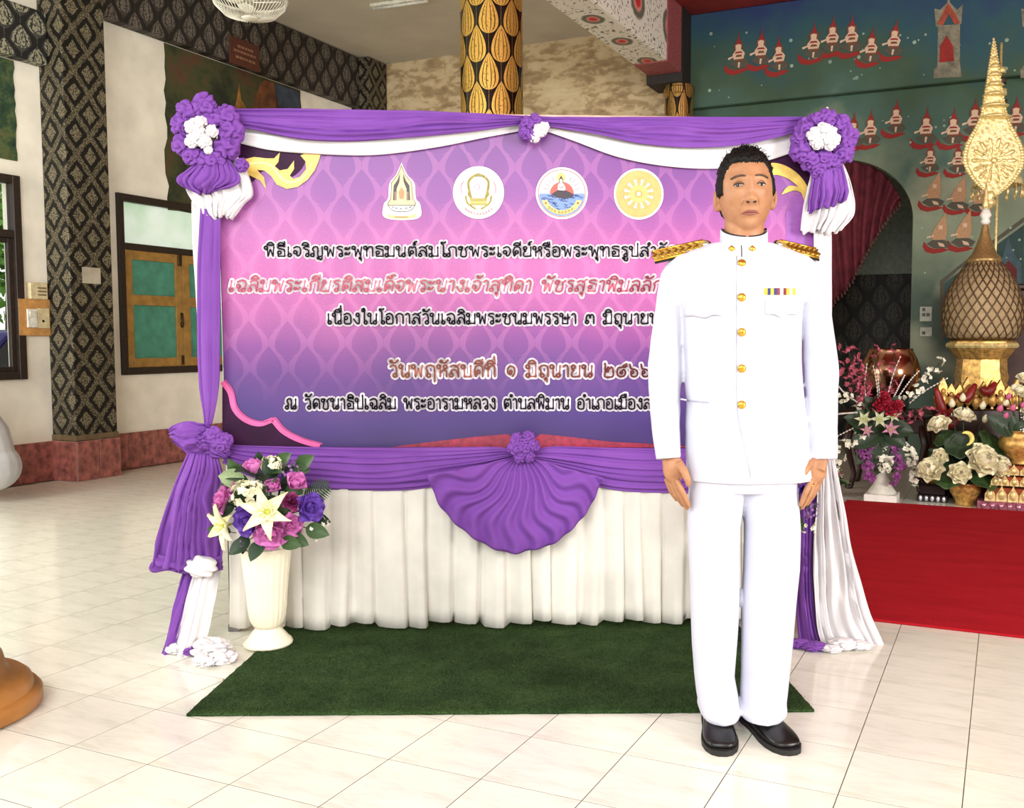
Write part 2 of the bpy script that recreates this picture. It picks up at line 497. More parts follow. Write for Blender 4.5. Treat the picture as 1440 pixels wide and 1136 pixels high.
# --- windows
GLASS = NT('frosted_glass', 0.55); _n = GLASS.noise(2.5, 4)
GLASS.base(GLASS.ramp(_n, [(0.35, (206, 234, 204)), (0.65, (244, 254, 244))]))
GLASS.b.inputs['Transmission Weight'].default_value = 0.75; GLASS.b.inputs['IOR'].default_value = 1.2
CLEAR = NT('clear_glass', 0.0); CLEAR.base((250, 252, 250)); CLEAR.b.inputs['Transmission Weight'].default_value = 1.0; CLEAR.b.inputs['IOR'].default_value = 1.02
OCHRE = plain('ochre_paint', (166, 126, 62), 0.5, 0, 0.15, 12); TEAL = plain('teal_paint', (78, 150, 128), 0.5, 0, 0.12, 8)
BRASSY = plain('dark_latch', (70, 50, 30), 0.4, 0.6)
def window(idx, a, b_, shutters):
    f = MB(); w = 0.065
    f.cbox(WL - 0.06, WL + 0.03, a, a + w, ZB, ZT, 0.004); f.cbox(WL - 0.06, WL + 0.03, b_ - w, b_, ZB, ZT, 0.004)
    f.cbox(WL - 0.058, WL + 0.028, a + w, b_ - w, ZT - w, ZT, 0.004); f.cbox(WL - 0.058, WL + 0.028, a + w, b_ - w, ZB, ZB + w, 0.004)
    f.cbox(WL - 0.058, WL + 0.026, a + w, b_ - w, 2.0, 2.06, 0.004)
    win = room(f, 'window_%d' % idx, DARK_FRAME)
    p = MB(); p.box(WL - 0.03, WL - 0.022, a + w, b_ - w, 2.06, ZT - w); p.obj('pane', (GLASS if shutters else CLEAR).mat, win, False)
    if shutters:
        mid = (a + b_) / 2
        for s0, s1 in ((a + w, mid - 0.002), (mid + 0.002, b_ - w)):
            sh = MB(); fw = 0.085; z0, z1 = ZB + w, 2.0
            for q in ((s0, s0 + fw, z0, z1), (s1 - fw, s1, z0, z1), (s0 + fw, s1 - fw, z0, z0 + fw), (s0 + fw, s1 - fw, z1 - fw, z1), (s0 + fw, s1 - fw, 1.50, 1.595)):
                sh.cbox(WL - 0.03, WL + 0.012, *q, 0.003)
            so = sh.obj('shutter', OCHRE, win, False)
            for q in ((z0 + fw, 1.50), (1.595, z1 - fw)):
                pn = MB(); pn.box(WL - 0.018, WL - 0.006, s0 + fw, s1 - fw, *q); pn.obj('panel', TEAL, so, False)
        lt = MB(); lt.tube([(WL + 0.018, mid - .03, 1.30), (WL + 0.03, mid - .03, 1.36), (WL + 0.018, mid - .03, 1.44)], 0.012, 6)
        lt.sphere((WL + 0.02, mid - .03, 1.33), 0.02, 8, 6); lt.cbox(WL + 0.012, WL + 0.022, mid - .045, mid - .015, 0.94, 1.03, 0.003)
        lt.obj('latch', BRASSY, win)
        lt = MB(); lt.cbox(WL + 0.012, WL + 0.03, mid - .06, mid - .02, 1.89, 2.0, 0.003); lt.obj('bolt', BRASSY, win, False)
    else:
        mid = (a + b_) / 2
        for s0, s1 in ((a + w, mid), (mid, b_ - w)):
            p = MB(); p.box(WL - 0.03, WL - 0.022, s0 + .04, s1 - .04, ZB + w + .04, 1.96)
            sf = MB()
            for q in ((s0, s0 + .04, ZB + w, 2.0), (s1 - .04, s1, ZB + w, 2.0), (s0 + .04, s1 - .04, ZB + w, ZB + w + .04), (s0 + .04, s1 - .04, 1.96, 2.0)):
                sf.cbox(WL - 0.045, WL - 0.005, *q, 0.003)
            so = sf.obj('sash', DARK_FRAME, win, False); p.obj('pane', CLEAR.mat, so, False)
    return win
window(1, W1[0], W1[1], False)
window(2, W2[0], W2[1], True)

# --- painted wall pictures above the windows
def irregular(y0, y1, z0, z1, seed, x, n=14, amp=0.025):
    r = random.Random(seed); P = []
    for k in range(n): P.append((x, y0 + (y1 - y0) * k / n, z0 + r.uniform(-amp, amp) * 0.4))
    for k in range(n): P.append((x, y1 + r.uniform(-amp, amp), z0 + (z1 - z0) * k / n))
    for k in range(n): P.append((x, y1 - (y1 - y0) * k / n, z1))
    for k in range(n): P.append((x, y0 + r.uniform(-amp, amp), z1 - (z1 - z0) * k / n))
    return P
p0 = room_x(233, 200, WL); p1 = room_x(422, 140, WL)
P = irregular(p0.y, p1.y, 2.42, 3.975, 3, WL + 0.006)
b = MB(); b.add(P, [tuple(range(len(P)))]); b.add([(WL + 0.0005, p[1], p[2]) for p in P], [])
n = len(P)
b.f += [(i, i + n, (i + 1) % n + n, (i + 1) % n) for i in range(n)]; b.m += [0] * n
mu = room(b, 'painted_landscape', mural_left_mat(), wall_left); mu['kind'] = 'structure'
def pnt(u, v): q = room_x(u, v, WL + 0.009); return (q.y, q.z)
def paint(pts, c, nm, x=WL + 0.008):
    b = MB(); b.add([(x, *pnt(u, v)) for u, v in pts], [tuple(range(len(pts)))])
    return b.obj(nm, plain('paint_%d_%d_%d' % c, c, 0.8, 0, 0.3, 8), mu, False)
paint([(352,185),(360,135),(366,118),(372,112),(385,117),(390,140),(392,185)], (120, 74, 44), 'painted_temple')
paint([(322,185),(328,160),(333,140),(336,116),(339,140),(346,150),(352,185)], (150, 104, 48), 'painted_spire', WL + 0.009)
paint([(392,185),(388,140),(386,118),(400,122),(421,130),(422,185)], (64, 74, 92), 'painted_sky')
p0 = room_x(-40, 200, WL); p1 = room_x(21, 150, WL)
P = irregular(p0.y - 0.8, p1.y, 2.62, 3.415, 5, WL + 0.006, 14, 0.008)
b = MB(); b.add(P, [tuple(range(len(P)))])
m = NT('forest_mural', 0.8); f_ = m.noise(7, 5, 0.7)
m.base(m.ramp(f_, [(0.3, (18, 34, 26)), (0.48, (40, 68, 46)), (0.6, (84, 98, 54)), (0.75, (110, 60, 56))]))
mu2 = room(b, 'painted_forest', m.mat, wall_left); mu2['kind'] = 'structure'

# --- back wall of pale stone paper
def stone_mat():
    m = NT('sandstone_paper', 0.75)
    n = m.noise(2.6, 4, 0.6, stretch=(1, 1, 2.4), dist=0.8); n2 = m.noise(7, 4, 0.6, stretch=(1, 1, 2.0))
    m.base(m.ramp(n * 0.6 + n2 * 0.4, [(0.36, (142, 120, 88)), (0.48, (176, 152, 114)), (0.52, (202, 180, 142)), (0.62, (212, 194, 158))]))
    m.bump(n2, 0.2, 0.01); return m.mat
XM = room_y(975, 100, WB - 0.1).x           # where the mural wall begins
b = MB(); b.box(WL, XM, WB, WB + 0.2, 0, CEIL)
room(b, 'wall_back', stone_mat())

# --- mural wall with an arched doorway
def mural_mat():
    m = NT('night_sky_mural', 0.75)
    x, y, z = m.xyz()
    n = m.noise(0.7, 4, 0.6); n2 = m.noise(2.0, 5, 0.6)
    h = (z - 1.2) / 3.4
    f = h + (n - 0.5) * 0.7 + (n2 - 0.5) * 0.25
    c = m.ramp(f, [(0.05, (62, 80, 68)), (0.28, (116, 128, 106)), (0.46, (122, 134, 110)), (0.60, (62, 92, 80)), (0.73, (54, 78, 56)), (0.86, (30, 72, 82)), (1.0, (22, 46, 92))])
    cl = (((m.noise(1.7, 3, 0.45) - 0.50) * 7.0).cl()) * ((h.inv() - 0.36) * 6.0).cl()
    c = m.mix(cl * 0.45, c, (164, 166, 140))
    m.base(c); return m.mat
MURAL = mural_mat()
MY = WB - 0.1
arcL = room_y(1075, 300, MY).x; arcR = room_y(1284, 300, MY).x; arcT = room_y(1188, 224, MY).z
arcC = (arcL + arcR) / 2; arcW = (arcR - arcL) / 2; spring = arcT - arcW * 0.85
XR = 6.4
b = MB()
arch = [(arcL, 0)] + [(arcC - arcW * cos(pi * k / 32), spring + arcW * 0.85 * sin(pi * k / 32)) for k in range(33)] + [(arcR, 0)]
topz = CEIL
out = [(XM, 0)] + arch + [(XR, 0), (XR, topz), (XM, topz)]
b.slab(out, MY, MY + 0.22)
wall_mural = room(b, 'wall_mural', MURAL)
LEDGE = room_y(975, 152, MY - 0.12).z
b = MB(); b.cbox(XM - 0.02, XR, MY - 0.12, MY - 0.001, LEDGE, CEIL - 0.005, 0.01)
band = room(b, 'trim_mural_band', MURAL)
# passage behind the arch
b = MB(); b.box(arcL - 1.0, XR, WB + 1.6, WB + 1.7, 0, CEIL)
BLACKPAPER = damask('charcoal_damask', (26, 26, 24), (72, 69, 62), (46, 45, 41), 3.3, 2.6, 0, dia=False, speck=50)
room(b, 'wall_passage', plain('passage_grey', (126, 136, 124), 0.8))
pz = room_y(1230, 386, WB + 1.58).z
b = MB(); b.cbox(arcL - 0.9, XR - 0.1, WB + 1.575, WB + 1.599, 0, pz, 0.004)
room(b, 'trim_dado', BLACKPAPER)
b = MB(); b.box(XR, XR + 0.2, -4, WB + 1.7, 0, CEIL); room(b, 'wall_right', PLASTER)

# --- ceilings and beams
b = MB(); b.box(WL - 0.2, XM - 0.35, 0.8, WB + 0.2, CEIL, CEIL + 0.15)
room(b, 'ceiling', plain('grey_ceiling_paint', (196, 190, 174), 0.9, 0, 0.05, 2))
b = MB(); b.box(XM - 0.02, XR, 0.8, WB + 1.7, CEIL, CEIL + 0.15)
room(b, 'ceiling_red', plain('dark_red_ceiling', (140, 40, 34), 0.7, 0, 0.15, 3))
def flower_mat(name, axis, ka, kb, z0, sq):
    m = NT(name, 0.6)
    x, y, z = m.xyz()
    h = z if axis else x
    p_ = ((y * ka).fr() - 0.5); q_ = ((h - z0) * kb).fr() - 0.5
    r = (p_ * p_ * sq + q_ * q_).sq()
    n = m.noise(16, 3, 0.6); n2 = m.noise(30, 2)
    rr = r + (n - 0.5) * 0.08
    c = m.ramp(rr, [(0.0, (176, 40, 40)), (0.09, (200, 60, 56)), (0.13, (224, 150, 140)), (0.18, (96, 100, 84)), (0.25, (104, 106, 92)), (0.29, (226, 222, 208)), (0.42, (228, 224, 210))])
    leafy = (n2.gt(0.60)) * (r.gt(0.36))
    c = m.mix(leafy, c, (92, 92, 78))
    m.base(c); return m.mat
bz = room_y(955, 92, 9.3).z
b = MB(); b.cbox(XM - 0.36, XM - 0.01, 0.9, 9.35, bz, CEIL - 0.002, 0.012)
fb = room(b, 'trim_flower_beam', flower_mat('red_rosette_print', 1, 1.15, 1 / (CEIL - bz), bz, 1.6))
b = MB(); b.box(XM - 0.355, XM - 0.03, 0.9, 9.05, bz - 0.006, bz - 0.001)
room(b, 'trim_flower_soffit', flower_mat('red_flower_soffit', 0, 1.5, 1 / 0.36, XM - 0.37, 2.2))
b = MB(); b.cbox(XM - 0.37, XM, 9.06, 9.5, bz - 0.012, CEIL - 0.003, 0.012)
room(b, 'trim_flower_beam_end', plain('pink_lattice', (150, 78, 80), 0.6, 0, 0.3, 60))
b = MB(); b.box(XM - 0.38, XM + 0.01, 9.5, WB - 0.12, bz - 0.1, CEIL - 0.002)
room(b, 'trim_dark_bracket', plain('dark_bracket', (30, 24, 22), 0.7))

# --- round columns with gold flame drops on black lacquer
def column_mat(name, R, rows, su, tint):
    m = NT(name, 0.25)
    x, y, z = m.xyz()
    u = (y.at2(x) + pi) / (2 * pi) * su; v = z * rows
    q, e = drops(u, v, 0.41, 0.66)
    gold = q.lt(0.95)
    n = m.noise(70, 3, 0.6)
    det = (q - 0.62).ab().lt(0.045)
    inner = q.lt(0.30) * q.gt(0.18)
    speck = n.gt(0.60) * q.lt(0.62)
    mask = (gold - det - inner * 0.8 - speck * 0.7).cl()
    m.base(m.mix(mask, (16, 13, 10), m.ramp(n, [(0.3, tint), (0.7, tuple(min(255, t * 1.18) for t in tint))])))
    m.link('Metallic', mask * 0.75)
    m.link('Roughness', mask * 0.16 + 0.14)
    return m.mat
COLC = at_y(693, 300, 7.0)
R0 = 43 / FPX * 7.0
b = MB(); b.lathe([(R0 * 1.25, 0), (R0 * 1.25, 0.25), (R0 * 1.05, 0.3), (R0, 0.34), (R0, CEIL)], 40)
col1 = b.obj('column', column_mat('gold_flame_lacquer', R0, 2.6, 8, (214, 172, 84)), None, 40, (COLC.x, COLC.y, 0))
struct(tag(col1, 'round black column with gold flame drops behind the banner', 'column'))
cc = ROT @ Vector((room_y(955, 130, 9.7).x, 9.7, 0))
R1 = 20 / FPX * cc.y
b = MB(); b.lathe([(R1, 0), (R1, bz - 0.20), (R1 * 1.08, bz - 0.19), (R1 * 1.08, bz - 0.13), (R1, bz - 0.12), (R1, bz - 0.1)], 32)
col2 = b.obj('column', column_mat('dim_gold_flame_lacquer', R1, 2.2, 7, (176, 136, 74)), None, 40, (cc.x, cc.y, 0))
struct(tag(col2, 'black and gold column at the corner of the mural', 'column'))

# ================================================================== THE BANNER STAND
BP0 = at_y(300, 625, 3.80); BP1 = at_y(1165, 625, 3.93)
BROT = atan2(BP1.y - BP0.y, BP1.x - BP0.x)
BO = Vector((BP0.x, BP0.y, 0))
BMX = Matrix.Translation(BO) @ Matrix.Rotation(BROT, 4, 'Z'); BINV = BMX.inverted()
BN = BMX.to_3x3() @ Vector((0, -1, 0))           # towards the viewer
def bl(u, v, off=0.0):
    """point in banner coordinates, off metres in front of its face"""
    q = BINV @ plane(u, v, BO + BN * off, BN)
    return Vector((q.x, -off, q.z))
def b2(u, v, off=0.0):
    q = bl(u, v, off); return (q.x, q.z)
def bthing(name, label, cat, group=None):
    return thing(name, label, cat, BO, BROT, group)

PURPLE = NT('purple_cloth', 0.8, 0, 0.2); _n = PURPLE.noise(5, 3)
PURPLE.base(PURPLE.ramp(_n, [(0.3, (114, 66, 150)), (0.7, (124, 74, 160))]))
PURPLE.bump(PURPLE.noise(600, 1), 0.06, 0.001)
PURPLE = PURPLE.mat
WHITEC = plain('white_cloth', (216, 212, 214), 0.85, 0, 0.03, 6, 0, 0.2)
SKIRTC = plain('ivory_skirt_cloth', (218, 214, 204), 0.85, 0, 0.05, 6, 0, 0.2)
METAL = plain('grey_steel', (150, 150, 150), 0.4, 0.8)

stand = bthing('banner_stand', 'wide purple and pink ceremony banner on a stand with Thai lettering', 'banner')
zl, zr = b2(313, 627), b2(1166, 628)
X0 = b2(312, 400)[0]; X1 = b2(1164, 400)[0]
ZTOP = b2(735, 162)[1]; ZBOT = b2(735, 632)[1]
b = MB()
for x in (X0 + 0.01, (X0 + X1) / 2, X1 - 0.01): b.cbox(x - 0.02, x + 0.02, 0.012, 0.052, 0.31 if abs(x - (X0 + X1) / 2) < .1 else 0, ZTOP, 0.003)
for z in (ZTOP - 0.04, 1.35, ZBOT, 0.30): b.cbox(X0 - 0.01, X1 + 0.01, 0.052, 0.09, z, z + 0.04, 0.003)
for x in (X0 + 0.01, X1 - 0.01): b.cbox(x - 0.025, x + 0.025, 0.005, 0.095, 0, 0.03, 0.003)
b.obj('frame', METAL, stand, False)
b = MB(); b.cbox(X0 - 0.005, X1 + 0.005, -0.006, 0.012, ZTOP - 0.012, ZTOP + 0.002, 0.002); b.obj('top_edge', plain('pale_edge', (214, 176, 164), 0.5), stand, False)

def vinyl_mat():
    m = NT('printed_vinyl', 0.38, 0, 0.4)
    x, y, z = m.xyz()
    h = (z - ZBOT) / (ZTOP - ZBOT)
    n = m.noise(1.2, 3, 0.6, stretch=(1.0, 1.0, 1.2))
    f = h + (n - 0.5) * 0.34
    c = m.ramp(f, [(0.00, (56, 40, 94)), (0.10, (70, 50, 116)), (0.20, (92, 58, 126)), (0.30, (124, 68, 136)), (0.41, (164, 86, 148)), (0.53, (182, 96, 158)), (0.66, (168, 90, 156)), (0.80, (132, 74, 148)), (1.0, (98, 56, 126))])
    q, e = drops(x * 6.6, z * 5.0, 0.36, 0.70)
    line = q.gt(0.92) * q.lt(1.45)
    core = q.lt(0.66) * (m.noise(110, 2).gt(0.45))
    amt = ((h - 0.14) / 0.2).cl()
    c = m.mix(line * amt * 0.17, c, (214, 136, 190))
    c = m.mix(core * amt * 0.16, c, (126, 62, 132))
    m.base(c); return m.mat
b = MB()
def vfn(u, v):
    x = X0 + (X1 - X0) * u; z = ZBOT + (ZTOP - 0.012 - ZBOT) * v
    return (x, -0.0012 * (1 + sin(x * 9 + z * 4)) - 0.0008 * sin(z * 17 + x * 3), z)
b.grid(vfn, 60, 30)
vinyl = b.obj('vinyl_sheet', vinyl_mat(), stand)

def print_poly(pts, mat, name, off=0.005, parent=None):
    b = MB(); q = [b2(u, v) for u, v in pts]; b.slab(q, -off, -off + 0.0012)
    return b.obj(name, mat, parent or vinyl, False)
PLUM = plain('print_plum', (52, 18, 52), 0.5, 0, 0.2, 9, 0, 0.15)
PINKL = plain('print_hot_pink', (226, 96, 160), 0.4); PINKD = plain('print_rose', (180, 66, 130), 0.4)
GOLDP = plain('print_gold', (226, 190, 92), 0.4, 0, 0.18, 18)
REDP = plain('print_red', (150, 38, 66), 0.4, 0, 0.2, 40)
def cpix(pts, n): return [(p.x, p.y) for p in crom([(u, v, 0) for u, v in pts], n)]
# lower left corner: dark corner with scalloped pink border
edge = cpix([(313, 537), (324, 552), (330, 575), (345, 590), (365, 596), (384, 590)], 24) + cpix([(384, 590), (398, 606), (420, 618), (450, 627)], 12)
print_poly([(313, 629)] + [(313, 537)] + edge + [(450, 629)], PLUM, 'corner_ornament', 0.004)
def band_pix(line, w, mat, name, off):
    L = []; R = []
    for i in range(len(line)):
        a = line[max(i-1, 0)]; c = line[min(i+1, len(line)-1)]
        d = Vector((c[0]-a[0], c[1]-a[1])).normalized(); nx, ny = -d.y, d.x
        ww = w(i / (len(line) - 1)) if callable(w) else w
        L.append((line[i][0] + nx*ww, line[i][1] + ny*ww)); R.append((line[i][0] - nx*ww, line[i][1] - ny*ww))
    b = MB()
    for i in range(len(line) - 1):
        b.slab([b2(*L[i]), b2(*L[i+1]), b2(*R[i+1]), b2(*R[i])], -off, -off + 0.001)
    return b.obj(name, mat, vinyl, False)
band_pix(edge, 3.4, PINKL, 'border_line', 0.0055)
band_pix([(u + 4, v - 3) for u, v in edge], 1.1, PINKD, 'border_line', 0.0058)
# lower middle: red border dips either side of the rosette
print_poly(cpix([(545, 629), (600, 622), (660, 615), (715, 610)], 12) + [(735, 629)], REDP, 'border_patch', 0.004)
print_poly([(735, 629)] + cpix([(760, 610), (800, 614), (860, 621), (920, 624), (990, 629)], 14), REDP, 'border_patch', 0.004)
# lower right corner, mirrored (behind the man)
edr = [(1477 - u, v) for u, v in edge]
print_poly([(1164, 629), (1164, 537)] + edr + [(1027, 629)], PLUM, 'corner_ornament', 0.004)
band_pix(edr, 3.4, PINKL, 'border_line', 0.0055)
# upper corners: plum ground with gold flame scrolls
print_poly([(313, 170)] + cpix([(313, 262), (352, 258), (372, 240), (400, 252), (422, 240), (432, 218), (440, 175)], 30) + [(440, 168)], PLUM, 'corner_ornament', 0.004)
print_poly([(336,226),(358,221),(375,223),(386,223),(394,215),(392,228),(387,234),(394,240),(405,238),(414,226),(414,238),(408,247),(413,252),(422,249),(431,238),(430,227),(423,219),(436,213),(452,216),(448,228),(443,240),(433,253),(419,263),(404,266),(390,260),(382,248),(372,240),(362,239),(372,250),(375,266),(366,254),(352,247),(336,247)], GOLDP, 'gold_scroll', 0.006)
GOLDL = plain('print_pale_gold', (244, 222, 150), 0.4, 0, 0.1, 18)
band_pix(cpix([(345,232),(366,229),(382,233),(392,246),(404,256),(420,254),(434,241),(440,226)], 26), lambda t: 1.6 * sin(pi * (.1 + .8 * t)), GOLDL, 'gold_scroll', 0.0064)
print_poly([(1164, 168), (1040, 168), (1060, 212)] + cpix([(1075, 228), (1105, 236), (1128, 258), (1138, 290), (1164, 300)], 20), PLUM, 'corner_ornament', 0.004)
gr = cpix([(1070, 240), (1092, 238), (1112, 246), (1128, 262), (1136, 285)], 20)
band_pix(gr, lambda t: 9.5 * (1 - 0.55 * t), GOLDP, 'gold_scroll', 0.006)
print_poly(cpix([(1098, 274), (1108, 262), (1124, 264), (1132, 274), (1118, 268), (1104, 272)], 14), GOLDP, 'gold_scroll', 0.0062)
print_poly([(1105, 300), (1112, 276), (1130, 272), (1150, 300), (1150, 380), (1105, 380)], plain('print_violet', (150, 84, 170), 0.4), 'corner_ornament', 0.0035)

# ---- Thai lettering, drawn stroke by stroke (glyph box 0..1 high, loops as rings)
def O(x, y, r=.14): return ('o', x, y, r)
GL = {
'ก': (.74, [[(.14,0),(.14,.55),(.05,.68),(.18,.92),(.42,1),(.64,.9),(.7,.7),(.7,0)]]),
'ค': (.74, [O(.36,.52),[(.27,.46),(.16,.12),(.12,0),(.09,.5),(.16,.88),(.4,1),(.62,.9),(.7,.6),(.7,0)]]),
'ง': (.58, [O(.40,.88),[(.5,.86),(.54,.4),(.5,0),(.3,.06),(.05,.45)]]),
'จ': (.68, [O(.2,.42),[(.3,.42),(.36,.02),(.58,.2),(.64,.6),(.56,.9),(.34,1),(.06,.86)]]),
'ฉ': (.80, [O(.2,.45),[(.3,.45),(.26,.02),(.52,.08)],O(.62,.12),[(.72,.14),(.72,.7),(.6,.95),(.35,1),(.06,.86)]]),
'ช': (.80, [O(.14,.84),[(.14,.95),(.34,.96),(.26,.62),(.2,.3),(.22,0),(.62,0),(.64,.55),(.56,.78),(.8,1.02)]]),
'ญ': (.96, [O(.08,.12),[(.2,.12),(.2,.55),(.1,.7),(.2,.95),(.38,1),(.54,.86),(.54,.02),(.7,.0),(.9,.08),(.9,1)],O(.56,-.2,.09),[(.66,-.22),(.78,-.36),(.9,-.14)]]),
'ณ': (1.02, [O(.08,.12),[(.2,.12),(.2,.58),(.1,.72),(.2,.95),(.38,1),(.52,.86),(.52,.02),(.72,.08)],O(.82,.12),[(.93,.14),(.96,1)]]),
'ด': (.74, [O(.36,.42),[(.28,.36),(.18,.0),(.1,.3),(.1,.65),(.2,.92),(.4,1),(.62,.9),(.7,.6),(.7,0)]]),
'ต': (.76, [O(.36,.42),[(.28,.36),(.18,.0),(.09,.4),(.12,.85),(.26,1),(.41,.86),(.56,1),(.69,.85),(.72,.5),(.72,0)]]),
'ถ': (.76, [O(.28,.12),[(.17,.12),(.17,.55),(.08,.68),(.18,.92),(.44,1),(.66,.9),(.72,.65),(.72,0)]]),
'ท': (.76, [O(.11,.88),[(.22,.88),(.22,.0)],[(.22,.6),(.42,.94),(.6,1),(.71,.85),(.72,0)]]),
'ธ': (.74, [[(.68,1.0),(.42,1.06),(.14,1.0),(.14,.84),(.42,.76),(.68,.66)],[(.68,.66),(.68,.0)],[(.68,0),(.14,.0)],[(.14,0),(.14,.34)],O(.24,.38)]),
'น': (.80, [O(.11,.88),[(.22,.88),(.22,.02),(.5,.1)],O(.6,.12),[(.71,.14),(.74,1)]]),
'บ': (.76, [O(.11,.88),[(.22,.88),(.22,0)],[(.22,0),(.7,0)],[(.7,0),(.7,1)]]),
'ป': (.76, [O(.11,.88),[(.22,.88),(.22,0)],[(.22,0),(.7,0)],[(.7,0),(.7,1.38)]]),
'พ': (.84, [O(.11,.88),[(.22,.88),(.27,0)],[(.27,0),(.48,.72)],[(.48,.72),(.69,0)],[(.69,0),(.78,1)]]),
'ภ': (.80, [O(.09,.12),[(.2,.12),(.2,.55),(.11,.68),(.21,.92),(.47,1),(.69,.9),(.75,.65),(.75,0)]]),
'ม': (.78, [O(.11,.88),[(.22,.88),(.22,.12)],O(.11,.11),[(.16,.02),(.72,.02)],[(.72,0),(.72,1)]]),
'ย': (.74, [O(.2,.86),[(.1,.86),(.1,.64),(.26,.54),(.1,.42),(.12,.02),(.66,.02)],[(.68,0),(.68,1)]]),
'ร': (.56, [[(.52,.96),(.3,1.02),(.06,.9),(.2,.74),(.42,.66),(.48,.45),(.48,.14)],O(.37,.12)]),
'ล': (.74, [O(.15,.14),[(.25,.16),(.14,.45),(.3,.62),(.52,.54),(.62,.3),(.68,0)],[(.08,.86),(.35,1.02),(.62,.92),(.69,.6),(.69,0)]]),
'ว': (.60, [O(.42,.12),[(.52,.14),(.54,.6),(.46,.92),(.26,1),(.06,.86)]]),
'ษ': (.86, [O(.11,.88),[(.22,.88),(.22,0)],[(.22,0),(.7,0)],[(.7,0),(.7,1)],O(.45,.55,.09),[(.53,.5),(.7,.5),(.86,.66)]]),
'ส': (.78, [O(.15,.14),[(.25,.16),(.14,.45),(.3,.62),(.52,.54),(.62,.3),(.68,0)],[(.08,.86),(.3,1.0),(.6,.86),(.69,.6),(.69,0)],[(.5,.86),(.8,1.14)]]),
'ห': (.76, [O(.11,.88),[(.22,.88),(.22,0)],[(.22,.38),(.48,.6),(.66,.72)],O(.6,.86),[(.48,.6),(.68,.48),(.7,0)]]),
'อ': (.72, [O(.22,.56),[(.12,.52),(.08,.2),(.16,.0),(.6,.0),(.66,.3),(.65,.7),(.52,.95),(.3,1.02),(.06,.88)]]),
'ฤ': (.78, [O(.28,.12),[(.17,.12),(.17,.55),(.08,.68),(.18,.92),(.44,1),(.66,.9),(.72,.65),(.72,-.45)]]),
'ะ': (.48, [O(.1,.8,.085),[(.17,.74),(.32,.74),(.42,.94)],O(.1,.26,.085),[(.17,.2),(.32,.2),(.42,.4)]]),
'า': (.46, [[(.04,.86),(.2,1.02),(.36,.92),(.4,.6),(.4,0)]]),
'ำ': (.46, [O(-.14,1.32,.09),[(.04,.86),(.2,1.02),(.36,.92),(.4,.6),(.4,0)]]),
'เ': (.34, [[(.1,1),(.1,.12)],O(.2,.12)]),
'โ': (.46, [[(.46,1.5),(.28,1.38),(.1,1.5),(.1,1.32),(.26,1.18),(.28,.9),(.28,.12)],O(.38,.12)]),
'ใ': (.46, [O(.14,1.3,.09),[(.1,1.38),(.2,1.54),(.32,1.4),(.28,1.1),(.28,.12)],O(.38,.12)]),
'๑': (.68, [O(.34,.42,.1),[(.42,.34),(.28,.18),(.1,.4),(.16,.8),(.4,.92),(.62,.7),(.62,.3),(.46,.02)]]),
'๒': (.80, [[(.1,1.2),(.12,.5),(.1,.0),(.68,.0),(.74,.3),(.7,.7),(.56,.86),(.46,.66),(.34,.86),(.24,.66)],O(.28,.52,.09)]),
'๓': (.82, [O(.14,.16),[(.1,.26),(.08,.6),(.2,.88),(.36,.84),(.42,.55),(.48,.84),(.64,.9),(.76,.7),(.76,0)]]),
'๕': (.86, [[(.82,1.15),(.6,.98),(.45,.82),(.2,.8),(.08,.5),(.14,.12),(.4,.0),(.66,.12),(.72,.45),(.58,.66),(.46,.48)],O(.4,.36,.09),[(.5,.86),(.7,.84),(.84,.96)]]),
'๖': (.72, [[(.06,1.1),(.14,.72),(.38,.66),(.6,.52),(.64,.2),(.46,.0),(.2,.06),(.14,.3)],O(.25,.4,.1)]),
' ': (.55, []),
}
UP = {  # marks above, x measured from the right edge of the consonant
'ิ': [[(-.62,1.16),(-.52,1.36),(-.28,1.42),(-.06,1.16),(-.34,1.16),(-.62,1.16)]],
'ี': [[(-.62,1.16),(-.52,1.36),(-.28,1.4),(-.06,1.16),(-.34,1.16),(-.62,1.16)],[(-.06,1.16),(-.06,1.54)]],
'ื': [[(-.64,1.16),(-.54,1.34),(-.3,1.38),(-.06,1.16),(-.34,1.16),(-.64,1.16)],[(-.06,1.16),(-.06,1.5)],[(-.22,1.34),(-.22,1.5)]],
'ั': [O(-.46,1.34,.08),[(-.4,1.26),(-.24,1.2),(-.1,1.26),(.06,1.46)]],
'็': [[(-.6,1.18),(-.56,1.4),(-.42,1.22),(-.28,1.22),(-.2,1.36),(-.36,1.44),(-.12,1.52),(.02,1.44)]],
}
TONE = {
'่': [[(-.08,0),(-.08,.26)]],
'้': [O(-.36,.16,.07),[(-.3,.06),(-.16,.06),(.02,.3)]],
'์': [O(-.18,.07,.08),[(-.14,.16),(-.2,.24),(.02,.34)]],
}
LOW = {
'ุ': [O(-.2,-.2,.08),[(-.11,-.2),(-.1,-.5)]],
'ู': [O(-.36,-.2,.08),[(-.27,-.2),(-.27,-.44),(-.04,-.44),(-.04,-.14)]],
}
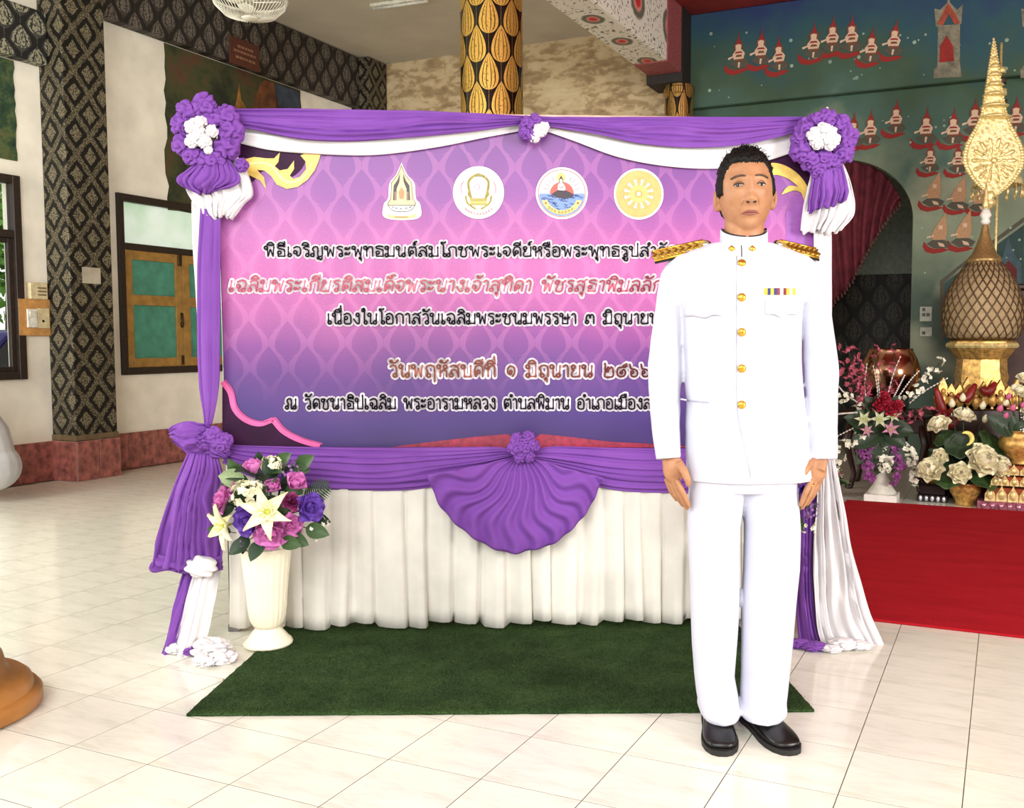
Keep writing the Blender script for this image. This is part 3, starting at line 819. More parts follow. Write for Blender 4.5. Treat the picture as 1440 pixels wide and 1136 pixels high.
def compose(text):
    """strokes of a line of text: list of polylines in em units, and pen position after each character"""
    S_ = []; pos = []; x = 0.0; right = 0.0; level = 0
    def emit(st, dx, dy=0.0):
        for s in st:
            if isinstance(s, tuple):
                _, cx, cy, r = s
                S_.append([(cx + dx + r*cos(2*pi*k/12), cy + dy + r*1.15*sin(2*pi*k/12)) for k in range(13)])
            elif len(s) == 2: S_.append([(p[0] + dx, p[1] + dy) for p in s])
            else:
                S_.append([(p.x + dx, p.y + dy) for p in crom([(a, c, 0) for a, c in s], max(8, 3 * len(s)))])
    for ch in text:
        if ch in GL:
            emit(GL[ch][1], x); right = x + GL[ch][0]; x = right + .15; level = 0
            if ch == 'ป': right -= .12
        elif ch in UP: emit(UP[ch], right); level = 1
        elif ch in TONE: emit(TONE[ch], right, 1.55 if level else 1.2)
        elif ch in LOW: emit(LOW[ch], right)
        pos.append(x)
    return S_, pos
def ribbon(mb, line, w, y, mi=0):
    n = len(line)
    for i in range(n - 1):
        a = Vector(line[i]); c = Vector(line[i+1]); d = (c - a)
        if d.length < 1e-6: continue
        d = d.normalized() * (w / 2); nx = Vector((-d.y, d.x))
        q = [a + nx, a - nx, c - nx, c + nx]
        mb.add([(p.x, y, p.y) for p in q], [(0, 1, 2, 3)], mi)
    for p in line:
        mb.add([(p[0] + w/2*cos(2*pi*k/8), y, p[1] + w/2*sin(2*pi*k/8)) for k in range(8)], [tuple(range(8))], mi)
def ramp_mat(name, x0, x1, stops):
    m = NT(name, 0.4); x, y, z = m.xyz()
    m.base(m.ramp((x - x0) / (x1 - x0), stops)); return m.mat
WHITEP = plain('print_white', (250, 244, 250), 0.4, 0, 0.01)
def text_line(text, u0, upto, u1, vbase, vtop, mat, slant=0.0, bold=2.7, halo=3.0):
    st, pos = compose(text)
    xa, za = b2(u0, vbase); xb, zb = b2(u1, vbase); xh = b2(u0, vtop)[1] - za
    sx = (xb - xa) / pos[upto]; sl = (zb - za) / pos[upto]
    px = (b2(u0 + 1, vbase)[0] - xa)
    t = MB(); w = MB()
    for s in st:
        L = [(xa + p[0] * sx + slant * p[1] * xh, za + p[0] * sl + p[1] * xh) for p in s]
        ribbon(t, L, bold * px, -0.0068); ribbon(w, L, (bold + 2 * halo) * px, -0.0052)
    h = w.obj('lettering_halo', WHITEP, vinyl, False); t.obj('lettering', mat, h, False)
DARKP = plain('print_dark_violet', (28, 18, 38), 0.5, 0, 0.2, 3, 0, 0.1)
tx0, tx1 = b2(330, 400)[0], b2(940, 400)[0]
T1 = "พิธีเจริญพระพุทธมนต์สมโภชพระเจดีย์หรือพระพุทธรูปสำคัญ"
text_line(T1, 373, T1.index('สำ') + 3, 939, 360.5, 347, DARKP, 0, 2.0, 2.5)
T2 = "เฉลิมพระเกียรติสมเด็จพระนางเจ้าสุทิดา พัชรสุธาพิมลลักษณ"
text_line(T2, 322, T2.index('ลักษ') + 2, 932, 409.5, 394.5, ramp_mat('print_rose_text', tx0, tx1, [(0, (214, 92, 130)), (.5, (216, 104, 124)), (1, (178, 44, 92))]), 0.22, 2.2, 2.7)
T3 = "เนื่องในโอกาสวันเฉลิมพระชนมพรรษา ๓ มิถุนายน"
text_line(T3, 461, len(T3) - 2, 914, 455, 441, DARKP, 0, 2.1, 2.6)
T4 = "วันพฤหัสบดีที่ ๑ มิถุนายน ๒๕๖๖"
text_line(T4, 548, len(T4) - 1, 916, 529.5, 513.5, ramp_mat('print_brick_text', b2(548, 520)[0], b2(916, 520)[0], [(0, (160, 86, 62)), (.6, (146, 70, 60)), (1, (104, 24, 40))]), 0, 2.4, 2.7)
T5 = "ณ วัดชนาธิปเฉลิม พระอารามหลวง ตำบลพิมาน อำเภอเมืองสตูล"
text_line(T5, 403, T5.index('งสตูล'), 905, 574.5, 560.5, DARKP, 0, 2.1, 2.6)

# ---- four emblems
def disc(u, v, r, n=36, ry=None): return [(u + r*cos(2*pi*k/n), v + (ry or r)*sin(2*pi*k/n)) for k in range(n)]
def emb(name, label):
    o = bpy.data.objects.new(name, None); C.objects.link(o); o.parent = stand; o['label'] = label; return o
def ep(e, pts, c, off, name):
    c = tuple(int(x * .88) for x in c); b = MB(); b.slab([b2(u, v) for u, v in pts], -off, -off + 0.0009)
    return b.obj(name, plain('emblem_%d_%d_%d' % c, c, 0.4, 0, 0.05, 40), e, False)
def er(e, lines, c, off, w, name='line_work'):
    b = MB(); px = b2(601, 300)[0] - b2(600, 300)[0]
    for L in lines: ribbon(b, [b2(u, v) for u, v in L], w * px, -off)
    return b.obj(name, plain('emblem_%d_%d_%d' % c, c, 0.4, 0, 0.05, 40), e, False)
CREAM = (246, 232, 168); DK = (52, 32, 46); WHT = (252, 248, 252)
e = emb('emblem', 'pointed cream and plum emblem with a gabled shrine and a scroll')
s1 = [(565,229),(573,246),(583,258),(585,279),(590,285),(592,292),(592,304),(580,309),(552,309),(539,304),(539,292),(541,285),(546,279),(548,258),(557,246)]
ep(e, cpix(s1 + [s1[0]], 60)[:-1], WHT, 0.005, 'ground')
s2 = [(565,233),(570,246),(579,257),(581,280),(585,286),(583,289),(546,289),(546,286),(550,280),(551,257),(560,246)]
ep(e, s2, CREAM, 0.0062, 'shrine')
for sgn in (-1, 1):
    ep(e, [(565+sgn*2,244),(565+sgn*6,254),(565+sgn*11,261),(565+sgn*12,282),(565+sgn*7,281),(565+sgn*7,266),(565+sgn*3,256)], DK, 0.0074, 'gable')
    ep(e, [(565+sgn*7,270),(565+sgn*10,270),(565+sgn*10,282),(565+sgn*7,282)], (150,120,110), 0.0084, 'figure')
ep(e, [(565,263),(569,270),(568,280),(562,280),(561,270)], (222,150,100), 0.0074, 'doorway')
er(e, [s2 + [s2[0]], cpix([(546,289),(552,296),(565,298),(578,296),(584,289)], 12)], DK, 0.0088, 0.7)
ep(e, [(544,300),(550,303),(565,304),(580,303),(587,300),(584,306),(565,308),(546,306)], (224,206,140), 0.0064, 'scroll')
er(e, [[(552,291),(554,292)],[(557,293),(559,293.4)],[(563,294),(565,294)],[(570,293.5),(573,293)],[(576,292),(579,291)]], DK, 0.009, 1.0, 'lettering')
er(e, [[(556,305.4),(574,305.4)]], (150,126,70), 0.009, 1.0, 'lettering')

e = emb('emblem', 'round pale pink emblem with a golden crest')
ep(e, disc(673, 271, 36, 40, 37), WHT, 0.005, 'ground'); ep(e, disc(673, 271, 34, 40, 35), (250,206,212), 0.0058, 'rim')
ep(e, disc(673, 272, 24, 36, 29), WHT, 0.0066, 'field')
OLV = (186,172,84)
gold_arch = cpix([(663,280),(660,268),(659,256),(665,249),(673,246),(681,249),(687,256),(686,268),(683,280)], 30)
er(e, [gold_arch], OLV, 0.0076, 3.6); ep(e, [(673,243),(678,249),(668,249)], (150,140,70), 0.008, 'finial')
ep(e, [(660,279),(686,279),(684,284),(685,289),(661,289),(662,284)], OLV, 0.0078, 'pedestal'); ep(e, [(661,284),(685,284),(685,286),(661,286)], (232,214,110), 0.0086, 'pedestal_band')
er(e, [cpix([(655,276),(657,285),(664,291),(669,294)], 10), cpix([(691,276),(689,285),(682,291),(677,294)], 10), cpix([(661,268),(659,274),(664,279)], 8), cpix([(685,268),(687,274),(682,279)], 8)], OLV, 0.0082, 2.6)
er(e, [[(671 + 3.5*cos(k*.6), 263 + 4*sin(k*.6)) for k in range(12)], [(672,258),(672,254)]], (214,130,160), 0.0084, 0.8)
er(e, [cpix([(652,255),(649,262),(650,272)], 8), cpix([(694,255),(697,262),(696,272)], 8)], (240,170,180), 0.0084, 1.2)
tl = []
for k in range(10):
    a = radians(128 - k * 8.6); u_, v_ = 673 + 28.5*cos(a), 272 + 28.5*sin(a)
    tl.append([(u_ - 1, v_ - 1.4), (u_ + .3, v_ - .4), (u_ + .4, v_ + 1.6)])
er(e, tl, (150,110,110), 0.0088, 0.8, 'lettering')

e = emb('emblem', 'round emblem with a red sun, a blue sea and a yellow ribbon')
ep(e, disc(790, 272, 36.5, 40), WHT, 0.005, 'ground'); er(e, [disc(790, 272, 33, 40) + [(823, 272)]], (190,84,80), 0.0062, 0.9)
ep(e, [(790 + 17*cos(pi + pi*k/20), 273 + 17*sin(pi + pi*k/20)) for k in range(21)], (232,96,84), 0.0064, 'sun')
ep(e, [(759, 272.5), (821, 272.5)] + [(790 + 32*cos(a), 272 + 32*sin(a)) for a in [radians(5 + 170*k/20) for k in range(21)]], (126,160,224), 0.0063, 'sea')
wv = []
rr_ = random.Random(4)
for k in range(46):
    a, c = rr_.uniform(-27, 27), rr_.uniform(2, 24)
    if a*a + c*c < 29*29: wv.append(cpix([(790+a-2.4, 272+c), (790+a-.8, 271+c-.5), (790+a+.8, 272+c+.4), (790+a+2.4, 271.4+c)], 6))
er(e, wv, (38,44,110), 0.0072, 0.8)
ep(e, cpix([(775,274),(782,269),(790,267),(800,270),(807,275),(798,279),(784,278),(775,274)], 20)[:-1], DK, 0.0078, 'rock')
er(e, [[(790+sx*20*1.0, 272-sy*20), (790+sx*27, 272-sy*27)] for sx, sy in [(cos(radians(t)), sin(radians(t))) for t in (15, 30, 45, 58, 122, 135, 150, 165)]], (120,110,120), 0.0068, 0.7)
ep(e, disc(789, 250, 6, 20, 7), (250,236,120), 0.0066, 'halo'); ep(e, cpix([(784,268),(785,260),(789,256),(793,260),(795,268),(784,268)], 12)[:-1], WHT, 0.0084, 'figure_body')
ep(e, [(789,247),(792,253),(791.5,258),(786.5,258),(786,253)], DK, 0.0084, 'figure_hair'); ep(e, disc(789, 255, 2.2, 12, 3), WHT, 0.009, 'figure_face')
er(e, [[(786,262),(789,265),(792,262)],[(784,268),(795,269)]], DK, 0.0092, 0.8)
rib = [(790 + 30*cos(radians(a)), 272 + 30*sin(radians(a))) for a in range(160, 19, -7)] + [(790 + 22*cos(radians(a)), 274 + 22*sin(radians(a))) for a in range(20, 161, 7)]
ep(e, rib, (246,228,130), 0.0080, 'ribbon')
for a in (150, 30): ep(e, disc(790 + 26*cos(radians(a)), 273 + 26*sin(radians(a)), 2, 4), (176,96,56), 0.009, 'ribbon_mark')
tl = []
for k, a in enumerate((132, 122, 112, 98, 88, 78, 68, 56)):
    u_, v_ = 790 + 26*cos(radians(a)), 273 + 26*sin(radians(a)); tl.append([(u_-1.2, v_-1.6), (u_+.6, v_-1.2), (u_+.8, v_+1.8)]); tl.append([(u_-1.2, v_), (u_-1, v_+1.8)])
er(e, tl, (120,84,30), 0.0092, 0.8, 'lettering')

e = emb('emblem', 'round orange emblem with a ring of white figures')
ep(e, disc(898, 273, 35, 40, 36), WHT, 0.005, 'ground'); ep(e, disc(898, 273, 32, 40, 33), (248,188,110), 0.0058, 'field')
er(e, [disc(898, 273, r, 36) + [(898 + r, 273)] for r in (24, 26.5, 29)], (246,200,130), 0.0066, 0.6)
ep(e, disc(898, 273, 13, 28), (250,206,120), 0.0066, 'hub'); er(e, [disc(898, 273, 9.5, 24) + [(907.5, 273)]], (250,226,140), 0.0074, 2.0)
ep(e, disc(898, 273, 2.6, 12), WHT, 0.0076, 'hub_centre'); er(e, [disc(898, 273, 4.4, 16) + [(902.4, 273)]], (240,170,110), 0.0078, 1.2)
for k in range(12):
    a = radians(15 + 30 * k); d = (cos(a), sin(a)); t_ = (-d[1], d[0])
    q = [(898 + d[0]*r + t_[0]*w, 273 + d[1]*r + t_[1]*w) for r, w in ((13,-1.4),(17,-1.2),(20,-2.6),(21,0),(20,2.6),(17,1.2),(13,1.4))]
    ep(e, q, WHT, 0.0074, 'ring_figure')

# ================================================================== DRAPERY
def wob(s, seed): return 0.5 * sin(2.3 * pi * s + seed) + 0.3 * sin(5.1 * pi * s + seed * 1.7)
def drape(mb, c0, c1, nu, nv, folds, amp, bulge=0.0, off=0.012, seed=0.0, bend=0.12, fan=None, mi=0, sharp=1.0, off1=None, hem=0.0):
    A = crom([bl(u, v) for u, v in c0], nu); B = crom([bl(u, v) for u, v in c1], nu)
    def fn(s, t):
        i = min(int(round(s * nu)), nu); p = A[i].lerp(B[i], t)
        tw = t + 0.10 * sin(2 * pi * t * 1.3 + seed * 3) * t * (1 - t) * 4 + 0.05 * mnoise.noise(Vector((t * 5, s * 1.2, seed)))
        ph = folds * tw + bend * folds * wob(s, seed) * t * (1 - t) * 2
        f = (0.5 + 0.5 * cos(2 * pi * ph)) ** sharp + 0.35 * sin(2 * pi * ph * 2.3 + seed + s * 2)
        f *= 0.35 + 1.3 * (0.5 + 0.6 * mnoise.noise(Vector((t * folds * 0.8 + seed, s * 2.2, seed * 2))))
        f += 0.5 * mnoise.noise(Vector((t * 7, s * 6, seed + 3)))
        o0 = off if off1 is None else off + (off1 - off) * s
        y = -(o0 + bulge * sin(pi * t) * (0.3 + 0.7 * sin(pi * s)) + amp * max(f, -0.2) * (1 if fan is None else fan(s)))
        dz = hem * s ** 6 * (cos(2 * pi * folds * t) + 0.8 * sin(2 * pi * folds * 0.37 * t + seed))
        return (p.x, y, p.z + dz)
    mb.grid(fn, nu, nv, mi=mi)
def cloth(name, mat, parent, *args, **kw):
    b = MB(); drape(b, *args, **kw); o = b.obj(name, mat, parent)
    m_ = o.modifiers.new('thickness', 'SOLIDIFY'); m_.thickness = 0.003; m_.offset = 1.0
    return o
# --- top swag
sw = bthing('cloth_swag', 'purple and white cloth swag along the top edge of the banner', 'drapery')
cloth('white_cloth', WHITEC, sw, [(322,176),(400,180),(500,182),(600,182),(680,178),(742,170)], [(322,198),(380,212),(450,218),(530,219),(610,209),(680,195),(745,182)], 60, 12, 2, 0.006, 0.012, 0.010, 1.0)
cloth('purple_cloth', PURPLE, sw, [(322,159),(420,158),(520,159),(620,162),(700,165),(745,167)], [(322,182),(360,186),(430,200),(500,202),(580,197),(660,189),(742,178)], 60, 28, 4, 0.014, 0.02, 0.038, 2.0, 0.2)
cloth('white_cloth', WHITEC, sw, [(760,175),(830,182),(920,190),(1000,192),(1070,188),(1130,180)], [(765,184),(810,200),(870,222),(940,235),(1010,238),(1070,229),(1130,210)], 60, 12, 2, 0.006, 0.012, 0.010, 3.0)
cloth('purple_cloth', PURPLE, sw, [(752,168),(850,168),(950,168),(1050,168),(1130,168)], [(760,180),(830,190),(900,205),(970,211),(1040,207),(1090,196),(1130,184)], 60, 28, 4, 0.014, 0.02, 0.038, 4.0, 0.2)

def ruffle(seed, k=5, amp=0.16):
    r = random.Random(seed); ax = Vector((r.uniform(-.5,.5), r.uniform(-1,-.5), r.uniform(-.5,.5))).normalized()
    t1 = ax.orthogonal().normalized(); t2 = ax.cross(t1); ph = r.uniform(0, 6)
    off = Vector((r.uniform(-9, 9), r.uniform(-9, 9), r.uniform(-9, 9)))
    def fn(d):
        a = atan2(d.dot(t2), d.dot(t1)); h = d.dot(ax); rad = sqrt(max(0, 1 - h*h))
        nn = mnoise.noise(d * 1.9 + off)
        w = abs(sin(0.5 * a + 6.5 * rad + ph + 1.8 * nn))          # rolled spiral
        w2 = abs(sin(0.5 * k * a + 3.0 * rad + ph * 2 + 2.4 * nn)) # radial gathers
        edge = 1.0 if h > -.3 else 0.4
        return 1.04 - edge * (amp * (1 - w) ** 1.8 + amp * 0.8 * (1 - w2) ** 2.0 * rad) + 0.10 * mnoise.noise(d * 2.1 + off * 1.3)
    return fn
def puff(parent, u, v, off, r, mat, seed, name='cloth_flower', k=5):
    p = bl(u, v, off); b = MB(); b.sphere((0, 0, 0), (r * .98, r * 0.80, r * .98), 48, 36, fn=ruffle(seed, k, 0.46))
    return b.obj(name, mat, parent, True, p)
PXM = b2(701, 300)[0] - b2(700, 300)[0]
def skirt_tail(name, mat, parent, c0, c1, folds, amp, off, seed, bulge=0.03):
    return cloth(name, mat, parent, c0, c1, 24, 64, folds, amp, bulge, off, seed, 0.05, lambda s: 0.35 + 0.75 * s, hem=0.006)
# --- left rosette
ro = bthing('cloth_rosette', 'purple cloth rosette', 'drapery', 'corner rosettes of the banner')
ro['label'] = 'purple cloth rosette with white centre on the left corner of the banner'
skirt_tail('white_tail', WHITEC, ro, [(278,240),(270,262),(272,276),(290,302),(300,310)], [(338,222),(352,245),(360,275),(348,288),(332,308)], 4.5, 0.018, 0.045, 1.0)
skirt_tail('purple_tail', PURPLE, ro, [(292,232),(274,246),(262,256),(268,268),(290,276)], [(330,226),(340,240),(348,255),(342,266),(310,276)], 6, 0.022, 0.075, 2.0, 0.04)
for k, (u, v, r) in enumerate([(288,150,19),(264,158,16),(256,176,16),(258,204,16),(272,218,15),(290,224,15),(318,165,18),(325,185,19),(318,207,19),(302,222,17),(300,168,16),(340,232,10)]):
    puff(ro, u, v, 0.09, r * PXM, PURPLE, k)
for k, (u, v, r) in enumerate([(272,178,12),(280,190,12),(270,198,10),(288,200,10),(298,184,9),(282,172,9),(293,211,6)]):
    puff(ro, u, v, 0.13, r * PXM, WHITEC, 40 + k, 'white_cloth_flower', 6)
# --- right rosette
rr = bthing('cloth_rosette', 'purple cloth rosette with white centre on the right corner beside the man', 'drapery', 'corner rosettes of the banner')
skirt_tail('white_tail', WHITEC, rr, [(1138,240),(1130,275),(1124,305),(1122,328)], [(1182,232),(1192,262),(1197,300),(1176,330)], 5, 0.02, 0.03, 3.0)
skirt_tail('purple_tail', PURPLE, rr, [(1138,236),(1134,262),(1130,285),(1128,302)], [(1176,234),(1180,252),(1184,272),(1180,288)], 5, 0.016, 0.065, 4.0)
for k, (u, v, r) in enumerate([(1134,182,17),(1124,196,13),(1126,212,17),(1140,226,16),(1158,224,17),(1172,228,14),(1186,214,17),(1190,192,18),(1182,174,15),(1162,168,16),(1146,170,13),(1150,238,13)]):
    puff(rr, u, v, 0.08, r * PXM, PURPLE, 60 + k)
for k, (u, v, r) in enumerate([(1145,190,11),(1158,184,12),(1168,188,11),(1150,200,11),(1165,200,12),(1174,196,9)]):
    puff(rr, u, v, 0.12, r * PXM, WHITEC, 80 + k, 'white_cloth_flower', 6)
b = MB(); b.tube([bl(1152, 168, 0.03), bl(1158, 158, 0.03), bl(1164, 151, 0.03)], 0.005, 6); b.obj('tie_end', WHITEC, rr)
# --- top centre knot
kn = bthing('cloth_knot', 'small purple and white cloth knot at the top centre of the banner', 'drapery')
for k, (u, v, r) in enumerate([(742,175,12),(752,170,11),(738,186,10),(748,190,10)]): puff(kn, u, v, 0.055, r * PXM, PURPLE, 100 + k)
for k, (u, v, r) in enumerate([(760,182,11),(752,193,8),(766,178,7)]): puff(kn, u, v, 0.06, r * PXM, WHITEC, 110 + k, 'white_cloth_flower', 6)

# --- left upright sash, bow and hanging tail
sa = bthing('draped_cloth', 'tied purple sash with bow hanging down the left post of the banner', 'drapery')
cloth('white_cloth', WHITEC, sa, [(274,285),(276,340),(281,420),(286,500),(291,560),(296,597)], [(300,290),(296,400),(300,500),(300,560),(300,597)], 40, 8, 1.5, 0.006, 0.01, 0.03, 1.0)
cloth('purple_cloth', PURPLE, sa, [(290,296),(286,380),(286,470),(288,540),(294,580),(296,598)], [(317,300),(317,400),(316,480),(314,545),(308,580),(303,598)], 44, 14, 2.5, 0.010, 0.02, 0.054, 2.0)
b = MB()
bc = bl(298, 606, 0.10)
def lobe(mb, pts_a, pts_b, folds, seed):
    drape(mb, pts_a, pts_b, 26, 26, folds, 0.018, 0.055, 0.05, seed, 0.25)
lobe(b, [(300,594),(275,590),(256,594),(246,602)], [(300,622),(288,636),(270,634),(252,618)], 3, 1.0)
lobe(b, [(300,596),(318,600),(328,618),(332,636)], [(296,616),(302,632),(312,640),(328,640)], 3, 2.0)
lobe(b, [(286,600),(300,600),(310,606)], [(284,628),(298,636),(314,632)], 4, 3.0)
o = b.obj('bow', PURPLE, sa); o.modifiers.new('thickness', 'SOLIDIFY').thickness = 0.003
puff(sa, 300, 612, 0.10, 13 * PXM, PURPLE, 130, 'bow_knot', 4); puff(sa, 314, 622, 0.10, 14 * PXM, PURPLE, 131, 'bow_knot', 4)
cloth('hanging_tail', PURPLE, sa, [(272,634),(258,670),(246,710),(236,755),(230,788)], [(312,636),(322,670),(326,710),(327,750),(325,790)], 40, 60, 6, 0.022, 0.06, 0.05, 5.0, 0.10, lambda s: 0.5 + 0.7 * s, off1=0.10, hem=0.006)
cloth('hanging_tail_hem', PURPLE, sa, [(229,782),(226,790),(232,795),(250,792),(270,796),(300,795),(326,792)], [(240,770),(250,772),(265,774),(280,776),(295,778),(310,776),(324,772)], 40, 8, 1, 0.02, 0.05, 0.09, 6.0)
# white and purple ends that reach the floor
cloth('white_floor_end', WHITEC, sa, [(286,785),(283,820),(280,860),(275,890),(278,918)], [(320,785),(320,830),(319,870),(314,900),(322,922)], 40, 26, 3, 0.016, 0.06, 0.06, 7.0, off1=0.30)
cloth('purple_floor_end', PURPLE, sa, [(266,800),(264,840),(264,870),(260,900)], [(296,796),(290,830),(284,860),(282,905)], 30, 20, 2.5, 0.018, 0.05, 0.05, 8.0, off1=0.26)
pw_ = bl(283, 797, 0.15); b = MB(); b.sphere((0, 0, 0), (21 * PXM, 12 * PXM, 15 * PXM), 36, 24, fn=lambda d: 1 + .10 * sin(4 * d.x + 9 * d.z) + .08 * mnoise.noise(d * 2)); b.obj('white_fold', WHITEC, sa, True, pw_)
for (u, v, r, m_, sd) in [(276,898,15,PURPLE,134),(270,910,11,PURPLE,135),(298,912,22,WHITEC,136),(312,922,16,WHITEC,137),(290,925,15,WHITEC,138),(248,908,12,WHITEC,139),(324,914,8,PURPLE,141)]:
    w = at_z(u, v, 0.03); p = BINV @ w; b = MB(); b.sphere((0,0,0), (r*PXM*1.2, r*PXM, r*PXM*0.62), 44, 30, fn=ruffle(sd, 6, 0.5))
    b.obj('floor_fold', m_, sa, True, (p.x, p.y, r*PXM*0.55))

# --- lower swag, fan and centre rosette
ls = bthing('cloth_swag', 'pleated purple cloth swag across the foot of the banner above the white skirt', 'drapery')
cloth('purple_cloth', PURPLE, ls, [(322,624),(420,626),(520,627),(620,627),(700,627),(722,632)], [(318,650),(360,670),(430,684),(520,688),(600,684),(670,668),(728,646)], 60, 40, 5.5, 0.013, 0.03, 0.03, 1.5, 0.10)
cloth('purple_cloth', PURPLE, ls, [(748,632),(780,627),(860,628),(960,629),(1060,630),(1150,632)], [(742,648),(800,668),(860,686),(940,691),(1040,690),(1100,680),(1150,662)], 60, 40, 5.5, 0.013, 0.03, 0.03, 2.5, 0.10)
b = MB()
A0 = bl(735, 640, 0.05)
rimp = crom([bl(u, v) for u, v in [(604,662),(622,704),(650,735),(682,757),(710,768),(728,770),(745,766),(775,758),(805,735),(828,706),(846,666)]], 96)
def fanfn(s, t):
    i = min(int(round(s * 96)), 96); q = rimp[i]
    a0 = bl(722 + 26 * s, 640)
    p = a0.lerp(q, t)
    sag = 0.035 * sin(pi * t) * (2 * abs(s - .5)) * min(1, 7 * min(s, 1 - s))            # side folds hang as curves
    w = 0.5 + 0.5 * sin(2 * pi * (s * 11 + 0.35 * sin(3 * pi * t + 4 * s)))
    return (p.x, -(0.065 + 0.05 * sin(pi * t * 0.8) + 0.024 * w * (0.4 + t * 0.8)), p.z - sag)
b.grid(fanfn, 96, 30, flip=True)
o = b.obj('fan_drape', PURPLE, ls); o.modifiers.new('thickness', 'SOLIDIFY').thickness = 0.003
for k, (u, v, r) in enumerate([(728,618,11),(742,616,11),(724,630,11),(738,629,12),(750,627,10),(732,642,10),(744,642,9)]): puff(ls, u, v, 0.10, r * PXM, PURPLE, 150 + k)

# --- white skirt
sk = MB()
SKT = [(318,655),(1160,668)]
n_pl = 25
zt = b2(735, 640)[1]; xs0 = b2(322, 760)[0]; xs1 = b2(1168, 760)[0]
rsk = random.Random(8); pw = [rsk.uniform(0.75, 1.3) for _ in range(n_pl)]; tot = sum(pw); edges_ = [0]
for w in pw: edges_.append(edges_[-1] + w / tot)
def skf(s, t):
    x = xs0 + (xs1 - xs0) * s
    k = max(i for i in range(n_pl) if edges_[i] <= s + 1e-9); l = (s - edges_[k]) / (edges_[k+1] - edges_[k])
    prof = (0.25 + 0.75 * min(1, l / 0.55) ** 0.8) if l < 0.86 else (1 - (l - 0.86) / 0.14) ** 1.5
    dep = (0.010 + 0.034 * (1 - t)) * prof + 0.010 * (1 - t) * sin(k * 2.1) + 0.004 * mnoise.noise(Vector((s * 40, t * 2, 1)))
    zb = 0.030 + 0.012 * sin(k * 1.7) 
    z = zt + (zb - zt) * (1 - t)
    return (x + 0.012 * (1 - t) * sin(k * 1.3 + 2 * t), -0.012 - dep, z)
sk.grid(skf, n_pl * 14, 12)
so = sk.obj('banner_skirt', SKIRTC, None, True, BO, (0, 0, BROT))
so.modifiers.new('thickness', 'SOLIDIFY').thickness = 0.002
tag(so, 'white pleated cloth skirt hanging below the banner', 'skirt')

# --- right post: white and purple cloth running to the floor
rs = bthing('draped_cloth', 'white and purple cloth falling from the right post of the banner onto the floor', 'drapery')
cloth('white_upright', WHITEC, rs, [(1140,300),(1142,450),(1146,560),(1150,660)], [(1166,300),(1166,450),(1166,560),(1168,660)], 30, 12, 2, 0.010, 0.02, 0.02, 1.0)
cloth('white_fall', WHITEC, rs, [(1146,640),(1136,690),(1126,760),(1122,830),(1130,880),(1165,912)], [(1164,640),(1172,700),(1180,770),(1192,830),(1206,870),(1219,908)], 44, 44, 4, 0.026, 0.05, 0.05, 2.0, 0.12, off1=0.30)
cloth('purple_fall', PURPLE, rs, [(1112,650),(1108,720),(1104,800),(1104,870),(1108,908)], [(1146,650),(1136,720),(1130,800),(1134,860),(1160,908)], 40, 30, 4, 0.02, 0.04, 0.04, 3.0, 0.12, off1=0.22)
for (u, v, r, m_, sd) in [(1125,904,12,PURPLE,161),(1146,908,12,PURPLE,162),(1186,906,15,WHITEC,163),(1208,906,12,WHITEC,164),(1170,910,10,WHITEC,165)]:
    w = at_z(u, v, 0.02); p = BINV @ w; b = MB(); b.sphere((0,0,0), (r*PXM*1.5, r*PXM, r*PXM*0.55), 44, 28, fn=ruffle(sd, 6, 0.45))
    b.obj('floor_fold', m_, rs, True, (p.x, p.y, r*PXM*0.5))

# ================================================================== MAT AND CARPET
def turf_mat():
    m = NT('green_turf', 0.95, 0, 0.1)
    n = m.noise(6, 4, 0.6); n2 = m.noise(160, 2, 0.7)
    m.base(m.ramp(n * 0.35 + n2 * 0.65, [(0.32, (26, 40, 20)), (0.5, (46, 68, 34)), (0.68, (74, 96, 54))]))
    m.bump(n2, 0.9, 0.01); return m.mat
b = MB()
c0 = at_z(262, 1008); c1 = at_z(1145, 1002); c2 = Vector((0.62, 3.97, 0)); c3 = Vector((-1.24, 3.95, 0))
def mat_fn(s, t):
    p = c0.lerp(c1, s).lerp(c3.lerp(c2, s), t)
    e_ = 0.004 * mnoise.noise(Vector((s * 40, t * 40, 0)))
    return (p.x + (e_ if s in (0, 1) else 0), p.y + (e_ if t in (0, 1) else 0), 0.010 + 0.0015 * mnoise.noise(Vector((p.x * 60, p.y * 60, 3))))
b.grid(mat_fn, 60, 34)
mo = b.obj('turf_mat', turf_mat()); mm = mo.modifiers.new('thickness', 'SOLIDIFY'); mm.thickness = 0.008; mm.offset = -1
tag(mo, 'dark green artificial turf mat on the floor before the banner', 'mat')
# turf fibres
rt = random.Random(2); tf = MB()
for k in range(26000):
    s, t = rt.random(), rt.random(); p = c0.lerp(c1, s).lerp(c3.lerp(c2, s), t)
    a = rt.uniform(0, 6.28); l = rt.uniform(0.004, 0.009); w = 0.0012
    dx, dy = cos(a), sin(a)
    tf.add([(p.x - dy*w, p.y + dx*w, 0.010), (p.x + dy*w, p.y - dx*w, 0.010), (p.x + dx*l*.6, p.y + dy*l*.6, 0.010 + l)], [(0, 1, 2)])
tf.obj('turf_fibres', turf_mat() if False else mo.data.materials[0], mo, False, kind='stuff')

